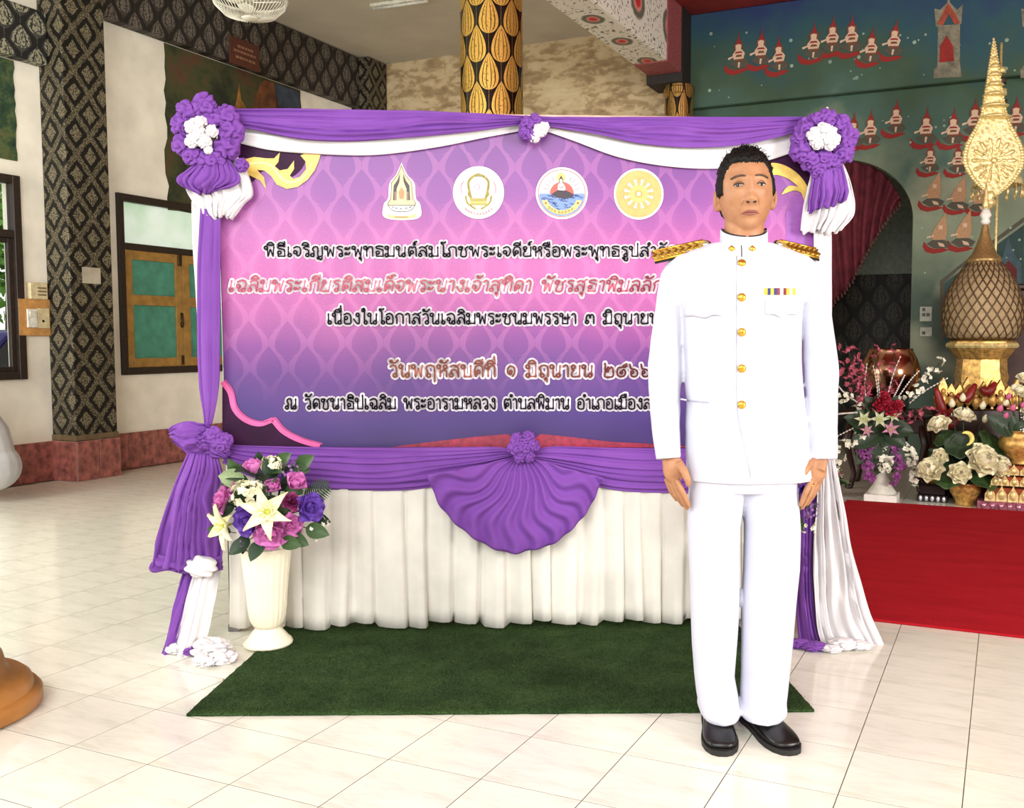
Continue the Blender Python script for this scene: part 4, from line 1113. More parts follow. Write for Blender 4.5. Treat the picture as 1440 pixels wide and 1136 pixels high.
def carpet_mat():
    m = NT('red_carpet_pile', 0.95, 0, 0.1)
    n = m.noise(2.0, 4, 0.6, stretch=(1, 4, 1)); n2 = m.noise(220, 2, 0.7)
    m.base(m.ramp(n * 0.5 + n2 * 0.5, [(0.3, (146, 18, 28)), (0.5, (172, 24, 36)), (0.7, (188, 36, 46))]))
    m.bump(n2, 0.5, 0.006); return m.mat
b = MB(); b.cbox(-1.05, 6.2, 4.10, 7.12, 0.0005, 0.012, 0.004)
bm_ = b.obj('red_carpet', carpet_mat(), None, False, None, RROT)
tag(bm_, 'large plain red carpet in front of the altar', 'carpet')

# ================================================================== FLOWERS
GREEN = plain('leaf_green', (56, 84, 42), 0.5, 0, 0.3, 30)
GREEN2 = plain('leaf_dark_green', (34, 58, 34), 0.5, 0, 0.3, 30)
GREEN3 = plain('leaf_sage', (140, 160, 116), 0.55, 0, 0.2, 30)
PINK = plain('petal_pink', (214, 122, 190), 0.6, 0, 0.15, 40)
VIOLET = plain('petal_violet', (110, 70, 176), 0.6, 0, 0.18, 40)
MAG = plain('petal_magenta', (150, 50, 110), 0.6, 0, 0.25, 40)
CREAMF = plain('petal_cream', (240, 236, 200), 0.6, 0, 0.08, 40)
YELLOWC = plain('lily_throat', (196, 200, 90), 0.6)
BLOSSOM = plain('petal_blossom', (196, 96, 118), 0.6, 0, 0.2, 40)
WHITEF = plain('petal_white', (232, 232, 214), 0.6, 0, 0.06, 40)
def petal(mb, M, L, W, cup, curl, n=4, mi=0, tip=0.0, wave=0.0):
    def fn(s, t):
        x = (s - .5) * 2
        w = W * (sin(pi * (0.12 + 0.80 * t)) ** 0.7) * (1 - tip * t)
        y = L * t; z = cup * (x * x) * W + curl * t * t * L + wave * sin(5 * x + 6 * t) * W
        return M @ Vector((x * w, y, z))
    mb.grid(fn, n, n, mi=mi)
def orient(d, roll=0.0):
    """matrix whose z axis points along d"""
    d = Vector(d).normalized(); return d.to_track_quat('Z', 'Y').to_matrix().to_4x4() @ Matrix.Rotation(roll, 4, 'Z')
def rose_mesh(name, mat, seed, layers=((5, .95, .10), (5, .8, .30), (4, .62, .55), (3, .42, .85)), R=1.0):
    r = random.Random(seed); b = MB()
    for k, (n, L, up) in enumerate(layers):
        for i in range(n):
            a = 2 * pi * i / n + k * 0.7 + r.uniform(-.15, .15)
            el = radians(15) + up * radians(72)
            M = Matrix.Rotation(a, 4, 'Z') @ Matrix.Translation((0, 0.12 * L, -0.18 + 0.10 * k)) @ Matrix.Rotation(el, 4, 'X')
            petal(b, M, L * R, 0.62 * L * R, 0.55, -0.10 if k < 2 else 0.18, 5, 0, 0, 0.03)
    b.sphere((0, 0, 0.12), (0.25, 0.25, 0.36), 10, 8)
    me = b.mesh(name, [mat]); return me
def lily_mesh(name, mat, seed, n=6, L=1.0, W=.34, throat=YELLOWC):
    b = MB()
    for i in range(n):
        a = 2 * pi * i / n; el = radians(28 + (8 if i % 2 else 0))
        M = Matrix.Rotation(a, 4, 'Z') @ Matrix.Rotation(el, 4, 'X')
        petal(b, M, L, W, 0.5, -0.28, 5, 0, 0.75)
        b.tube([(0, 0, 0.02), (0.10 * cos(a + .5), 0.10 * sin(a + .5), .3), (0.18 * cos(a + .5), 0.18 * sin(a + .5), .5)], [.015, .012, .028], 5, 1)
    b.lathe([(.02, -.25), (.06, -.05), (.13, .06), (.10, .16)], 10, mi=1)
    return b.mesh(name, [mat, throat])
def carnation_mesh(name, mat, seed):
    r = random.Random(seed); b = MB()
    for k in range(34):
        a = r.uniform(0, 2*pi); el = r.uniform(.1, 1.45)
        M = Matrix.Rotation(a, 4, 'Z') @ Matrix.Rotation(el, 4, 'X')
        petal(b, M, r.uniform(.7, .95), .26, .5, .1, 3, 0, -.4, .12)
    return b.mesh(name, [mat])
def cluster_mesh(name, mat, seed, n=26, fr=.2, mat2=None):
    """many tiny blossoms on one head"""
    r = random.Random(seed); b = MB()
    for k in range(n):
        d = Vector((r.gauss(0, 1), r.gauss(0, 1), abs(r.gauss(0, 1)) * .8)).normalized() * r.uniform(.55, .95)
        for i in range(4):
            M = Matrix.Translation(d) @ orient(d, i * pi / 2 + r.random()) @ Matrix.Rotation(.35, 4, 'X')
            petal(b, M, fr, fr * .5, .3, 0, 2, 0)
        b.sphere(d, fr * .14, 5, 4, 1)
    return b.mesh(name, [mat, mat2 or YELLOWC])
def leaf_mesh(name, mat, L=1.0, W=.3, fold=.35, droop=-.25):
    b = MB()
    def fn(s, t):
        x = (s - .5) * 2; w = W * sin(pi * min(1, t * 1.0)) ** .75 + .004
        return (x * w, L * t, abs(x) * w * fold + droop * t * t * L)
    b.grid(fn, 4, 7); b.tube([(0, 0, 0), (0, -.25, -.02)], .02, 5)
    return b.mesh(name, [mat])
def fern_mesh(name, mat, n=11):
    b = MB(); b.tube([(0, 0, 0), (0, .5, .03), (0, 1.0, -.08)], [.018, .014, .006], 5)
    for k in range(n):
        t = .12 + .85 * k / n; l = .36 * sin(pi * (.15 + .8 * t)) + .03
        for sg in (-1, 1):
            M = Matrix.Translation((0, t, .03 - .1 * t * t)) @ Matrix.Rotation(-sg * 1.0, 4, 'Z')
            petal(b, M, l, .045, .2, -.1, 2, 0, .6)
    return b.mesh(name, [mat])
ROSE_P = rose_mesh('rose', PINK, 1); ROSE_P2 = rose_mesh('rose', PINK, 7, ((4, .9, .55), (4, .75, .72), (3, .5, .92)))
ROSE_V = rose_mesh('rose', VIOLET, 2); LILY = lily_mesh('lily', CREAMF, 3); CARN = carnation_mesh('carnation', MAG, 4)
HYDR = cluster_mesh('hydrangea', CREAMF, 5, 30, .32, GREEN3); LILAC = cluster_mesh('lilac', plain('petal_lilac', (140, 100, 160), .6), 6, 34, .16, CREAMF)
LEAF1 = leaf_mesh('leaf', GREEN); LEAF2 = leaf_mesh('leaf', GREEN2); LEAF3 = leaf_mesh('leaf', GREEN3, 1, .38); FERN = fern_mesh('fern_frond', GREEN2)
SPRIG = cluster_mesh('sprig', WHITEF, 9, 12, .2, GREEN)
def bloom(me, parent, p, d, r, roll=0.0, smooth=True):
    o = put(me.name.split('.')[0], me, parent, smooth)
    o.matrix_local = Matrix.Translation(p) @ orient(d, roll) @ Matrix.Scale(r, 4)
    return o
def leaf(me, parent, p, d, L, up=(0, 0, 1)):
    """leaf from p growing along d"""
    d = Vector(d).normalized(); x = d.cross(Vector(up)).normalized(); z = x.cross(d)
    M = Matrix((x, d, z)).transposed().to_4x4()
    o = put(me.name.split('.')[0], me, parent, True)
    o.matrix_local = Matrix.Translation(p) @ M @ Matrix.Scale(L, 4); return o

# ---- cream vase with the bouquet, left of the banner
CERAMIC = plain('cream_ceramic', (240, 232, 206), 0.28, 0, 0.03, 6)
def vase(label, loc, H, group=None):
    t = thing('flower_vase', label, 'vase', loc)
    pr = [(.118, 0), (.120, .010), (.112, .022), (.098, .034), (.086, .050), (.068, .072), (.060, .080), (.062, .088), (.074, .110), (.084, .145), (.090, .19), (.094, .26), (.104, .36), (.114, .45), (.120, .478), (.124, .486), (.121, .492), (.113, .488), (.10, .44), (.085, .30), (.07, .15)]
    k = H / .492
    b = MB(); b.lathe([(r * k, z * k) for r, z in pr[:8]], 48, fn=lambda a, z: 1 + (0.02 * cos(12 * a) if .012 < z < .07 else 0)); b.obj('foot', CERAMIC, t)
    b = MB(); b.lathe([(r * k, z * k) for r, z in pr[7:]], 96, fn=lambda a, z: 1 + (0.05 * abs(sin(11 * a)) if z > .09 * k and z < .47 * k else 0)); b.obj('body', CERAMIC, t)
    return t
VY = 3.60
vb = at_z(377, 900); VL = Vector((at_y(377, 900, 3.62).x, 3.62, 0.012))
vase('cream fluted vase holding the bouquet beside the purple sash', VL, at_y(372, 768, 3.62).z - 0.012, 'cream vases beside the banner')
bq = thing('bouquet', 'bouquet of pink roses, violet roses and cream lilies in the left vase', 'bouquet', VL, 0.0, 'bouquets in the cream vases')
def vp(u, v, y): q = at_y(u, v, 3.62 + y) - VL; return q
def vd(u, v, y=-.9): return Vector(((u - 377) / 60, y, (730 - v) / 60))
for me, u, v, y, r, dy in [(ROSE_P2,358,661,-.02,17,-.5),(ROSE_P,316,704,-.03,17,-.9),(ROSE_P2,330,690,-.01,15,-.8),(ROSE_P2,385,687,-.05,15,-.8),(ROSE_P2,414,682,-.05,19,-.8),
        (ROSE_V,351,731,-.13,19,-1.2),(ROSE_V,434,714,-.09,18,-1.0),(ROSE_P,382,748,-.14,20,-1.2),(ROSE_P,408,738,-.12,15,-1.1),
        (LILY,377,719,-.19,31,-1.6),(LILY,320,738,-.12,27,-1.2),(CARN,409,706,-.11,14,-1.3),(HYDR,347,697,-.08,18,-1.0),(HYDR,383,654,.0,13,-.3),(LILAC,407,662,-.01,13,-.3),(LILAC,342,766,-.1,9,-.8),
        (SPRIG,446,735,-.06,14,-.6),(SPRIG,440,752,-.06,10,-.6),(SPRIG,360,684,-.06,10,-.6)]:
    bloom(me, bq, vp(u, v, y), vd(u, v, dy), r * 1.27 / FPX * 3.6, u * .37)
for me, u, v, y, L, u2, v2 in [(LEAF3,345,676,.0,36,305,668),(LEAF1,338,668,.02,30,322,650),(LEAF1,340,680,.02,34,296,690),(LEAF2,370,660,.03,30,362,640),(LEAF1,390,656,.02,34,402,640),(LEAF1,418,660,.02,38,432,645),(LEAF1,412,664,.02,32,428,660),
        (LEAF2,430,722,-.05,30,462,710),(FERN,425,702,-.02,52,466,680),(LEAF1,430,742,-.08,38,456,750),(LEAF1,395,760,-.13,34,418,766),(LEAF2,370,760,-.13,34,358,776),(LEAF2,352,758,-.10,34,330,772),(LEAF1,325,748,-.06,32,298,744),(LEAF2,440,728,-.03,28,470,735),
        (LEAF2,330,712,-.02,34,300,722),(LEAF2,366,706,-.04,34,370,690),(LEAF1,399,722,-.06,34,396,700),(LEAF2,350,714,-.04,34,336,700),(LEAF2,388,672,.0,34,372,650),(LEAF1,400,690,-.02,30,430,690),(LEAF2,345,750,-.08,30,340,772),(LEAF1,404,752,-.1,34,440,770)]:
    a = vp(u, v, y); c = vp(u2, v2, y - .05); leaf(me, bq, a, c - a, L / FPX * 3.6, (0, -1, .3))
b = MB()
for u, v in [(316,704),(358,661),(414,682),(434,714),(377,719),(382,748),(351,731),(402,645),(383,654)]:
    q = vp(u, v, 0.0); b.tube([(0, 0, .42), (q.x * .4, .01, .50), (q.x, q.y * .5, q.z)], .004, 5)
b.obj('stems', GREEN2, bq, kind='stuff')
for k in range(26):
    a = k * 2.4; h = .50 + .19 * ((k * 7) % 26) / 26; rr_ = .02 + .05 * ((k * 5) % 9) / 9
    leaf((LEAF1, LEAF2)[k % 2], bq, (rr_ * cos(a), .01 + rr_ * sin(a) * .6, h), (cos(a), sin(a) * .6 - .2, .35), .085, (0, -.5, 1))

# ---- the twin vase, mostly behind the man
q2 = at_y(1050, 880, 3.62); VR = Vector((at_y(1078, 900, 3.66).x, 3.66, 0.012))
vase('cream fluted vase mostly hidden behind the man', VR, at_y(372, 768, 3.62).z - 0.012, 'cream vases beside the banner')
bq2 = thing('bouquet', 'bouquet of violet and cream flowers showing behind the man', 'bouquet', VR, 0.0, 'bouquets in the cream vases')
for k, (me, x, y, z, r) in enumerate([(ROSE_V,.13,-.05,.60,.05),(LILY,-.06,-.10,.66,.08),(ROSE_P,.02,-.1,.58,.05),(LILAC,.155,-.02,.52,.045),(SPRIG,.14,-.04,.47,.05),(HYDR,-.06,-.02,.52,.05),(ROSE_V,.15,-.02,.68,.04),(ROSE_P2,-.10,0,.72,.045),(CARN,.06,-.06,.72,.04),(LILY,.10,-.04,.78,.06)]):
    bloom(me, bq2, (x, y, z), (x * 6, -1, (z - .6) * 5), r, k)
for k in range(14):
    a = 2 * pi * k / 14; leaf((LEAF1, LEAF2, LEAF3)[k % 3], bq2, (.03 * cos(a), .03 * sin(a), .5), (cos(a), sin(a) - .3, .5 + .5 * sin(k * 2.0)), .16)

# ================================================================== THE MAN
MY0 = 2.83
MC = Vector((at_y(1043, 700, MY0).x, MY0, 0))
man = thing('person', 'man in a white dress uniform with gold epaulettes standing before the banner', 'person', MC)
def mp(u, v, y=0.0):
    q = at_y(u, v, MY0 + y) - MC; return Vector((q.x, y, q.z))
SKIN = NT('skin', 0.5, 0, 0.4); _n = SKIN.noise(30, 4)
SKIN.base(SKIN.ramp(_n, [(0.3, (158, 109, 77)), (0.7, (175, 126, 90))]))
SKIN.b.inputs['Subsurface Weight'].default_value = 0.08; SKIN.b.inputs['Subsurface Radius'].default_value = (.01, .004, .002)
SKIN = SKIN.mat
UNIFORM = plain('white_uniform_cloth', (200, 201, 215), 0.8, 0, 0.015, 8, 0, 0.2)
HAIR = NT('black_hair', 0.55, 0, 0.15); _n = HAIR.noise(60, 3, stretch=(6, 1, 1))
HAIR.base(HAIR.ramp(_n, [(0.3, (8, 7, 7)), (0.7, (26, 23, 22))])); HAIR.bump(_n, 0.6, 0.004); HAIR = HAIR.mat
GOLD = plain('gold_metal', (226, 176, 70), 0.25, 0.9, 0.15, 60)
BLACKC = plain('black_cloth', (18, 16, 16), 0.8)

def loft(mb, secs, n=36, mi=0, ex=2.3, caps=True, fn=None):
    """closed rings: (centre, rx, ry) in horizontal planes"""
    vs = []; fs = []
    for k, (c, rx, ry) in enumerate(secs):
        for i in range(n):
            a = 2 * pi * i / n; ca, sa_ = cos(a), sin(a)
            x = (abs(ca) ** (2 / ex)) * (1 if ca >= 0 else -1) * rx; y = (abs(sa_) ** (2 / ex)) * (1 if sa_ >= 0 else -1) * ry
            p = Vector((c[0] + x, c[1] + y, c[2]))
            if fn: p = p + fn(p, a, k / (len(secs) - 1))
            vs.append(p)
    for k in range(len(secs) - 1):
        for i in range(n):
            j = (i + 1) % n; fs.append((k*n+i, k*n+j, (k+1)*n+j, (k+1)*n+i))
    if caps: fs.append(tuple(range(n-1, -1, -1))); fs.append(tuple((len(secs)-1)*n+i for i in range(n)))
    mb.add(vs, fs, mi)
def refine(secs, m):
    """smooth interpolation between loft sections"""
    c = crom([s[0] for s in secs], m) if False else None
    out = []; n = len(secs)
    for k in range(n - 1):
        for j in range(m):
            t = j / m; t2 = t
            a, b_ = secs[k], secs[k+1]
            out.append((Vector(a[0]).lerp(Vector(b_[0]), t2), a[1] + (b_[1]-a[1])*t2, a[2] + (b_[2]-a[2])*t2))
    out.append(secs[-1]); return out

# ---- body: head, neck, torso, arms, hands and legs welded into one surface
EZ = mp(1043, 258, -.09).z - .004         # eye level
HC = Vector((0.0, 0.0, EZ - 0.004))        # head centre, 9 cm behind the face front
def gss(x, z, x0, z0, sx, sz): return exp(-((x-x0)/sx)**2 - ((z-z0)/sz)**2)
def head_point(d):
    """d unit direction; returns point relative to the head centre"""
    x, y, z = d.x * .0800, d.y * .098, d.z * .112
    if z < 0:                              # jaw narrows
        k = -z / .112
        x *= 1 - .19 * k ** 2.1; y *= (1 - .10 * k) if y < 0 else (1 - .40 * k); 
    if z < 0: z *= 1.22
    if y > 0: y *= 1.0
    if z > .05: x *= 1 + .06
    f = max(0.0, -d.y) ** .6 if d.y < 0 else 0.0
    X = x; Z = z * 1.08
    dy = 0.0
    dy += .010 * gss(X, Z, 0, .004, .010, .030)                # bridge
    dy += .022 * gss(X, Z, 0, -.043, .0125, .014)              # tip
    dy += .011 * (gss(X, Z, .0165, -.047, .0075, .008) + gss(X, Z, -.0165, -.047, .0075, .008))
    dy -= .011 * (gss(X, Z, .032, .002, .016, .010) + gss(X, Z, -.032, .002, .016, .010))
    dy += .004 * (gss(X, Z, .030, .024, .022, .008) + gss(X, Z, -.030, .024, .022, .008))
    dy += .005 * (gss(X, Z, .044, -.026, .018, .020) + gss(X, Z, -.044, -.026, .018, .020))
    dy += .006 * gss(X, Z, 0, -.077, .022, .007) + .006 * gss(X, Z, 0, -.088, .020, .006) - .004 * gss(X, Z, 0, -.0825, .024, .0022)
    dy -= .004 * gss(X, Z, 0, -.098, .020, .006); dy += .008 * gss(X, Z, 0, -.115, .020, .014)
    dy -= .003 * (gss(X, Z, .028, -.062, .006, .016) + gss(X, Z, -.028, -.062, .006, .016))
    dy -= .004 * (gss(X, Z, .060, -.07, .02, .02) + gss(X, Z, -.060, -.07, .02, .02))
    y -= dy * f
    return Vector((x, y, z))
TILT = Matrix.Rotation(radians(-3), 4, 'X') @ Matrix.Rotation(radians(-2), 4, 'Y')
def head_local(x, z):
    """surface point of the face front at face coordinates x, z"""
    best = None
    for it in range(1):
        lo = Vector((x / .08, -1, z / .112))
        d = Vector((x / .080, 0, z / .112))
        for _ in range(14):
            dd = d.copy(); m2 = dd.x ** 2 + dd.z ** 2
            dd.y = -sqrt(max(0.02, 1 - min(m2, .98))); dd.normalize()
            p = head_point(dd); d.x += (x - p.x) / .08 * .8; d.z += (z - p.z) / .124 * .8
        best = p
    return best
def H(p): return HC + (TILT @ Vector(p))
body = MB()
vs = []; fs = []; NU, NV = 96, 80
for j in range(NV + 1):
    ph = -pi/2 + pi * j / NV
    for i in range(NU):
        a = 2 * pi * i / NU; d = Vector((cos(ph)*cos(a), cos(ph)*sin(a), sin(ph))); vs.append(H(head_point(d)))
for j in range(NV):
    for i in range(NU): i2 = (i+1) % NU; fs.append((j*NU+i, j*NU+i2, (j+1)*NU+i2, (j+1)*NU+i))
body.add(vs, fs)
for sg in (-1, 1):                         # ears
    body.sphere(H((sg * .084, .012, -.022)), (.009, .020, .032), 14, 12, M=Matrix.Rotation(sg * .35, 3, 'Z'))
    body.sphere(H((sg * .081, .008, -.046)), (.007, .010, .012), 10, 8)
nz = mp(1043, 345).z
loft(body, [((0, .018, nz - .10), .10, .08), ((0, .016, nz - .02), .066, .066), ((0, .014, nz + .03), .058, .062), ((0, .012, EZ - .09), .057, .064), ((0, .012, EZ - .05), .055, .060)], 28)
# torso and legs, under the clothes
loft(body, [((0, .01, .80), .13, .09), ((0, .01, 1.0), .13, .09), ((0, .01, 1.25), .13, .09), ((0, .012, 1.38), .135, .08), ((0, .015, nz - .06), .10, .07)], 24)
SHL, ELL, WRL = mp(962, 392, .01), mp(938, 520, .02), mp(942, 640, -.02)
SHR, ELR, WRR = mp(1128, 392, .01), mp(1151, 520, .02), mp(1155, 640, -.02)
body.tube([mp(962,392,.012), mp(947,410,.014), mp(941,440,.016), mp(935,520,.02), mp(937,590,.0), WRL], [.026, .030, .031, .031, .029, .027], 14)
body.tube([mp(1126,392,.012), mp(1141,410,.014), mp(1147,440,.016), mp(1154,520,.02), mp(1156,590,.0), WRR], [.026, .030, .031, .031, .029, .027], 14)
for u, v_ in ((1008, 1060), (1078, 1060)):
    body.tube([mp(u, 690), mp(u, 840), mp(u, 985, .03)], [.065, .05, .035], 14)
def hand(mb, wr, tips, palm_c, thumb):
    """fingers as tapering chains rooted in the palm"""
    for (base, mid, tip) in tips: mb.tube([base, (Vector(base) + Vector(mid)) / 2, mid, (Vector(mid) + Vector(tip)) / 2, tip], [.0092, .0095, .0090, .0082, .0064], 10)
    for (base, mid, tip) in tips: mb.sphere(tip, .0066, 8, 6)
    mb.tube([wr, Vector(wr).lerp(Vector(palm_c), .5), palm_c], [.026, .030, .034], 14, flat=.62)
    mb.sphere(palm_c, (.034, .019, .040), 14, 12)
    mb.tube(thumb, [.0135, .0125, .0108, .008], 10); mb.sphere(thumb[-1], .0084, 8, 6)
# hands hang beside the thighs, palms inwards, thumbs to the front
def mkhand(sg, wr, u_palm, tipsuv, thumb_uv):
    pc = mp(u_palm[0], u_palm[1], -.035)
    T = []
    for k, (ub, vb_, um, vm, ut, vt) in enumerate(tipsuv):
        yb = -.055 + .018 * k
        T.append((mp(ub, vb_, yb), mp(um, vm, yb - .006), mp(ut, vt, yb + .004)))
    hand(body, wr, T, pc, [mp(*thumb_uv[0], -.045), mp(*thumb_uv[1], -.068), mp(*thumb_uv[2], -.074), mp(*thumb_uv[3], -.070)])
mkhand(-1, WRL, (948, 660), [(951,674,961,694,969,711),(947,676,957,698,966,715),(942,675,951,696,960,710),(937,672,944,690,951,702)], [(955,652),(963,664),(967,674),(968,681)])
mkhand(1, WRR, (1147, 661), [(1142,674,1133,692,1126,710),(1146,676,1138,697,1128,714),(1151,675,1143,695,1135,709),(1155,671,1148,688,1142,700)], [(1140,650),(1132,661),(1127,670),(1125,677)])
bme = remesh(body, 'body', SKIN, 0.0034, 3, .4)
put('body', bme, man, True)

# ---- face details
def face_patch(name, fn, nu, nv, mat, parent, lift=.0012):
    b = MB()
    def f(s, t):
        x, z = fn(s, t); p = head_local(x, z); return H((p.x, p.y - lift, p.z))
    b.grid(f, nu, nv); return b.obj(name, mat, parent)
LIP = plain('lips', (140, 80, 66), 0.45, 0, .1, 60)
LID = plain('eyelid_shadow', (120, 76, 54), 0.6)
BROW = plain('eyebrow_hair', (84, 62, 48), 0.8, 0, .3, 200)
def lipfn(s, t):
    x = (s - .5) * .055
    up = -.0765 - .0010 * (abs(x) / .025) - .004 * (abs(s - .5) * 2) ** 2 + (.0012 if abs(x) > .004 else 0)
    lo = -.0915 + .006 * (abs(s - .5) * 2) ** 2.2
    mid_ = -.0835
    k = (abs(s - .5) * 2) ** 3
    up = up * (1 - k) + (mid_ - .001) * k; lo = lo * (1 - k) + (mid_ - .002) * k
    return (x, (up + (lo - up) * t) / 1.08)
face_patch('lips', lipfn, 20, 8, LIP, man, .0016)
b = MB(); b.tube([H(head_local(x, (-.0838 - .12 * x * x * 8) / 1.08) + Vector((0, -.0022, 0))) for x in [(-.024 + .048 * k / 12) for k in range(13)]], [.0003 + .0011 * sin(pi * k / 12) for k in range(13)], 6); b.obj('mouth_line', plain('mouth_dark', (84, 40, 34), .6), man)
EYEW = plain('eye_white', (150, 138, 130), 0.3); IRIS = plain('iris_dark', (26, 16, 12), 0.15)
for sg in (-1, 1):
    ex = .0325 * sg
    c = head_local(ex, .001)
    e_ = MB()
    def eyef(s, t):
        x = (s - .5) * .026; k = 1 - (abs(s - .5) * 2) ** 2.2
        z = .001 + sg * 0 + (t - .5) * .0076 * k + .001 * k
        p = head_local(ex + x, z); return H((p.x, p.y - .0022 - .0018 * k * (1 - (2*t-1)**2), p.z))
    e_.grid(eyef, 14, 8); eo = e_.obj('eye', EYEW, man)
    b = MB(); q = head_local(ex - .001, .0012); b.sphere(H((q.x, q.y - .0036, q.z)), (.0062, .0015, .0044), 14, 10); b.obj('iris', IRIS, eo)
    b = MB(); L = []
    for k in range(13):
        s = k / 12; x = (s - .5) * .029; kk = 1 - (abs(s - .5) * 2) ** 2.2
        p = head_local(ex + x, .0012 + .0046 * kk); L.append(H((p.x, p.y - .0034, p.z)))
    b.tube(L, [.0006 + .0013 * sin(pi * k / 12) for k in range(13)], 6); b.obj('eyelid', plain('lash_dark', (40, 24, 18), .6), man)
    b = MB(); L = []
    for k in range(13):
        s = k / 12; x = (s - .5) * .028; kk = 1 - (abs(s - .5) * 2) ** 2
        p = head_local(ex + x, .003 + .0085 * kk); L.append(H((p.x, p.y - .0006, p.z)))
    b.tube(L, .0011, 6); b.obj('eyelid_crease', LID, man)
    L = []
    for k in range(11):
        s = k / 10; x = .014 + .038 * s; z = .0215 + .0062 * sin(pi * (.15 + .72 * s)) - .003 * s
        p = head_local(sg * x, z); L.append(H((p.x, p.y - .0006, p.z)))
    b = MB(); b.tube(L, [.0028 + .0028 * sin(pi * (.1 + .7 * k / 10)) for k in range(11)], 8, flat=.6); b.obj('eyebrow', BROW, man)
    q = head_local(sg * .0095, -.0535 / 1.08); b = MB(); b.sphere(H((q.x, q.y - .0012, q.z)), (.0054, .0026, .0036), 10, 8); b.obj('nostril', plain('nostril_dark', (40, 20, 14), .8), man)
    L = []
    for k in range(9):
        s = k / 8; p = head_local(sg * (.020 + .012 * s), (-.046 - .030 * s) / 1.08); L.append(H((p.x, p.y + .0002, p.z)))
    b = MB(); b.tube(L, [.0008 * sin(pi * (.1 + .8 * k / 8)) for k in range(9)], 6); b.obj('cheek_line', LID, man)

# ---- hair: a cap that rises from the head above the hairline
def hair_fn(d):
    p = head_point(d)
    side = min(1, abs(p.x) / .075)
    line = .073 - .045 * max(0, (abs(p.x) - .055) / .02) if p.y < -.03 else -.03
    # forehead line, temples, sideburns before the ears, then behind them down to the nape
    if p.y < 0.0:
        ax = abs(p.x)
        line = .066 - (max(0.0, ax - .050) / .026) * .050
        if p.y > -.045: line = min(line, -.020 - .0 * side)
    else: line = -.075 if p.y > .03 else -.02
    line += .006 * mnoise.noise(Vector((d.x * 22, d.y * 22, d.z * 9)))
    m_ = max(-1, min(1, (p.z - line) / .014))
    top = max(0, p.z - .05) / .07
    th = (.006 + .010 * min(1, top)) * (1 if m_ > 0 else 0)
    nz_ = mnoise.noise(Vector((d.x * 14, d.y * 5, d.z * 6)))
    n2_ = mnoise.noise(Vector((d.x * 34, d.y * 12, d.z * 14)))
    if m_ > 0:
        front = max(0, -p.y / .09) * top
        q = p + Vector((d.x, d.y, d.z)) * (th * min(1, m_ + .3) + .006 * top * nz_ + .0035 * n2_ * min(1, m_)) + Vector((.004 * front, -.008 * front, .006 * front * (1 + .8 * nz_)))
    else: q = p - d * .008
    return q
b = MB(); vs = []; fs = []; NU, NV = 140, 110
for j in range(NV + 1):
    ph = -pi/2 + pi * j / NV
    for i in range(NU):
        a = 2 * pi * i / NU; d = Vector((cos(ph)*cos(a), cos(ph)*sin(a), sin(ph))); vs.append(H(hair_fn(d)))
for j in range(NV):
    for i in range(NU):
        i2 = (i+1) % NU; fs.append((j*NU+i, j*NU+i2, (j+1)*NU+i2, (j+1)*NU+i))
b.add(vs, fs); b.obj('hair', HAIR, man)
# loose strands on top
rh = random.Random(5); b = MB()
for k in range(260):
    a = rh.uniform(0, 2 * pi); ph = rh.uniform(.55, 1.5)
    d = Vector((cos(ph)*cos(a), cos(ph)*sin(a), sin(ph))); p = hair_fn(d)
    if head_point(d).z < .068 and d.y < 0: continue
    dr = (d * .25 + Vector((rh.uniform(-.2, 1.6), rh.uniform(-.8, .2), rh.uniform(-.3, .15)))).normalized()
    l = rh.uniform(.008, .016)
    b.tube([H(p - d * .003), H(p + dr * l * .5 + d * .002), H(p + dr * l)], [.0012, .001, .0003], 4)
b.obj('hair_strands', HAIR, man, kind='stuff')

# ---- tunic
def wr_(p, a, t, amp, fx, sd): return amp * mnoise.noise(Vector((p.x * fx + sd, p.y * fx, p.z * fx * .7)))
tun = MB()
def sec(v, ul, ur, ry, yc=.01):
    a, c = mp(ul, v), mp(ur, v); return (((a.x + c.x) / 2, yc, a.z), (c.x - a.x) / 2, ry)
tsec = [sec(673, 965, 1141, .128), sec(640, 965, 1137, .124), sec(600, 964, 1134, .118), sec(560, 964, 1130, .114), sec(520, 963, 1128, .114), sec(470, 961, 1127, .122),
        sec(430, 956, 1128, .128), sec(400, 944, 1142, .124), sec(380, 937, 1148, .112), sec(369, 938, 1147, .098, .012), sec(361, 944, 1140, .088, .014), sec(354, 962, 1122, .080, .016), sec(348, 982, 1104, .074, .016), sec(342, 998, 1088, .068, .016)]
def tfold(p, a, t):
    n = Vector((cos(a), sin(a), 0)); k = mnoise.noise(Vector((p.x * 8, p.y * 8, p.z * 5)))
    k2 = mnoise.noise(Vector((p.x * 5 + 7, p.z * 16 + p.x * 9, 2)))
    return n * (.005 * k + .004 * k2)
loft(tun, refine(tsec, 4), 64, 0, 2.5, True, tfold)
def sleeve(mb, pts, radii, sd):
    P = crom(pts, 26); R_ = crom([(r, 0, 0) for r in radii], 26)
    n = 26; vs = []; fs = []
    for k, p in enumerate(P):
        t = (P[min(k+1, 26)] - P[max(k-1, 0)]).normalized()
        x = Vector((1, 0, 0)); x = (x - t * x.dot(t)).normalized(); y = t.cross(x)
        for i in range(n):
            a = 2*pi*i/n; w = 1 + .07 * mnoise.noise(Vector((cos(a) * 1.2 + sd, sin(a) * 1.2, k * .42))) 
            vs.append(p + (x * cos(a) + y * sin(a) * 1.12) * R_[k].x * w)
    for k in range(26):
        for i in range(n): j = (i+1) % n; fs.append((k*n+i, k*n+j, (k+1)*n+j, (k+1)*n+i))
    fs.append(tuple(range(n-1, -1, -1))); fs.append(tuple(26*n+i for i in range(n)))
    mb.add(vs, fs)
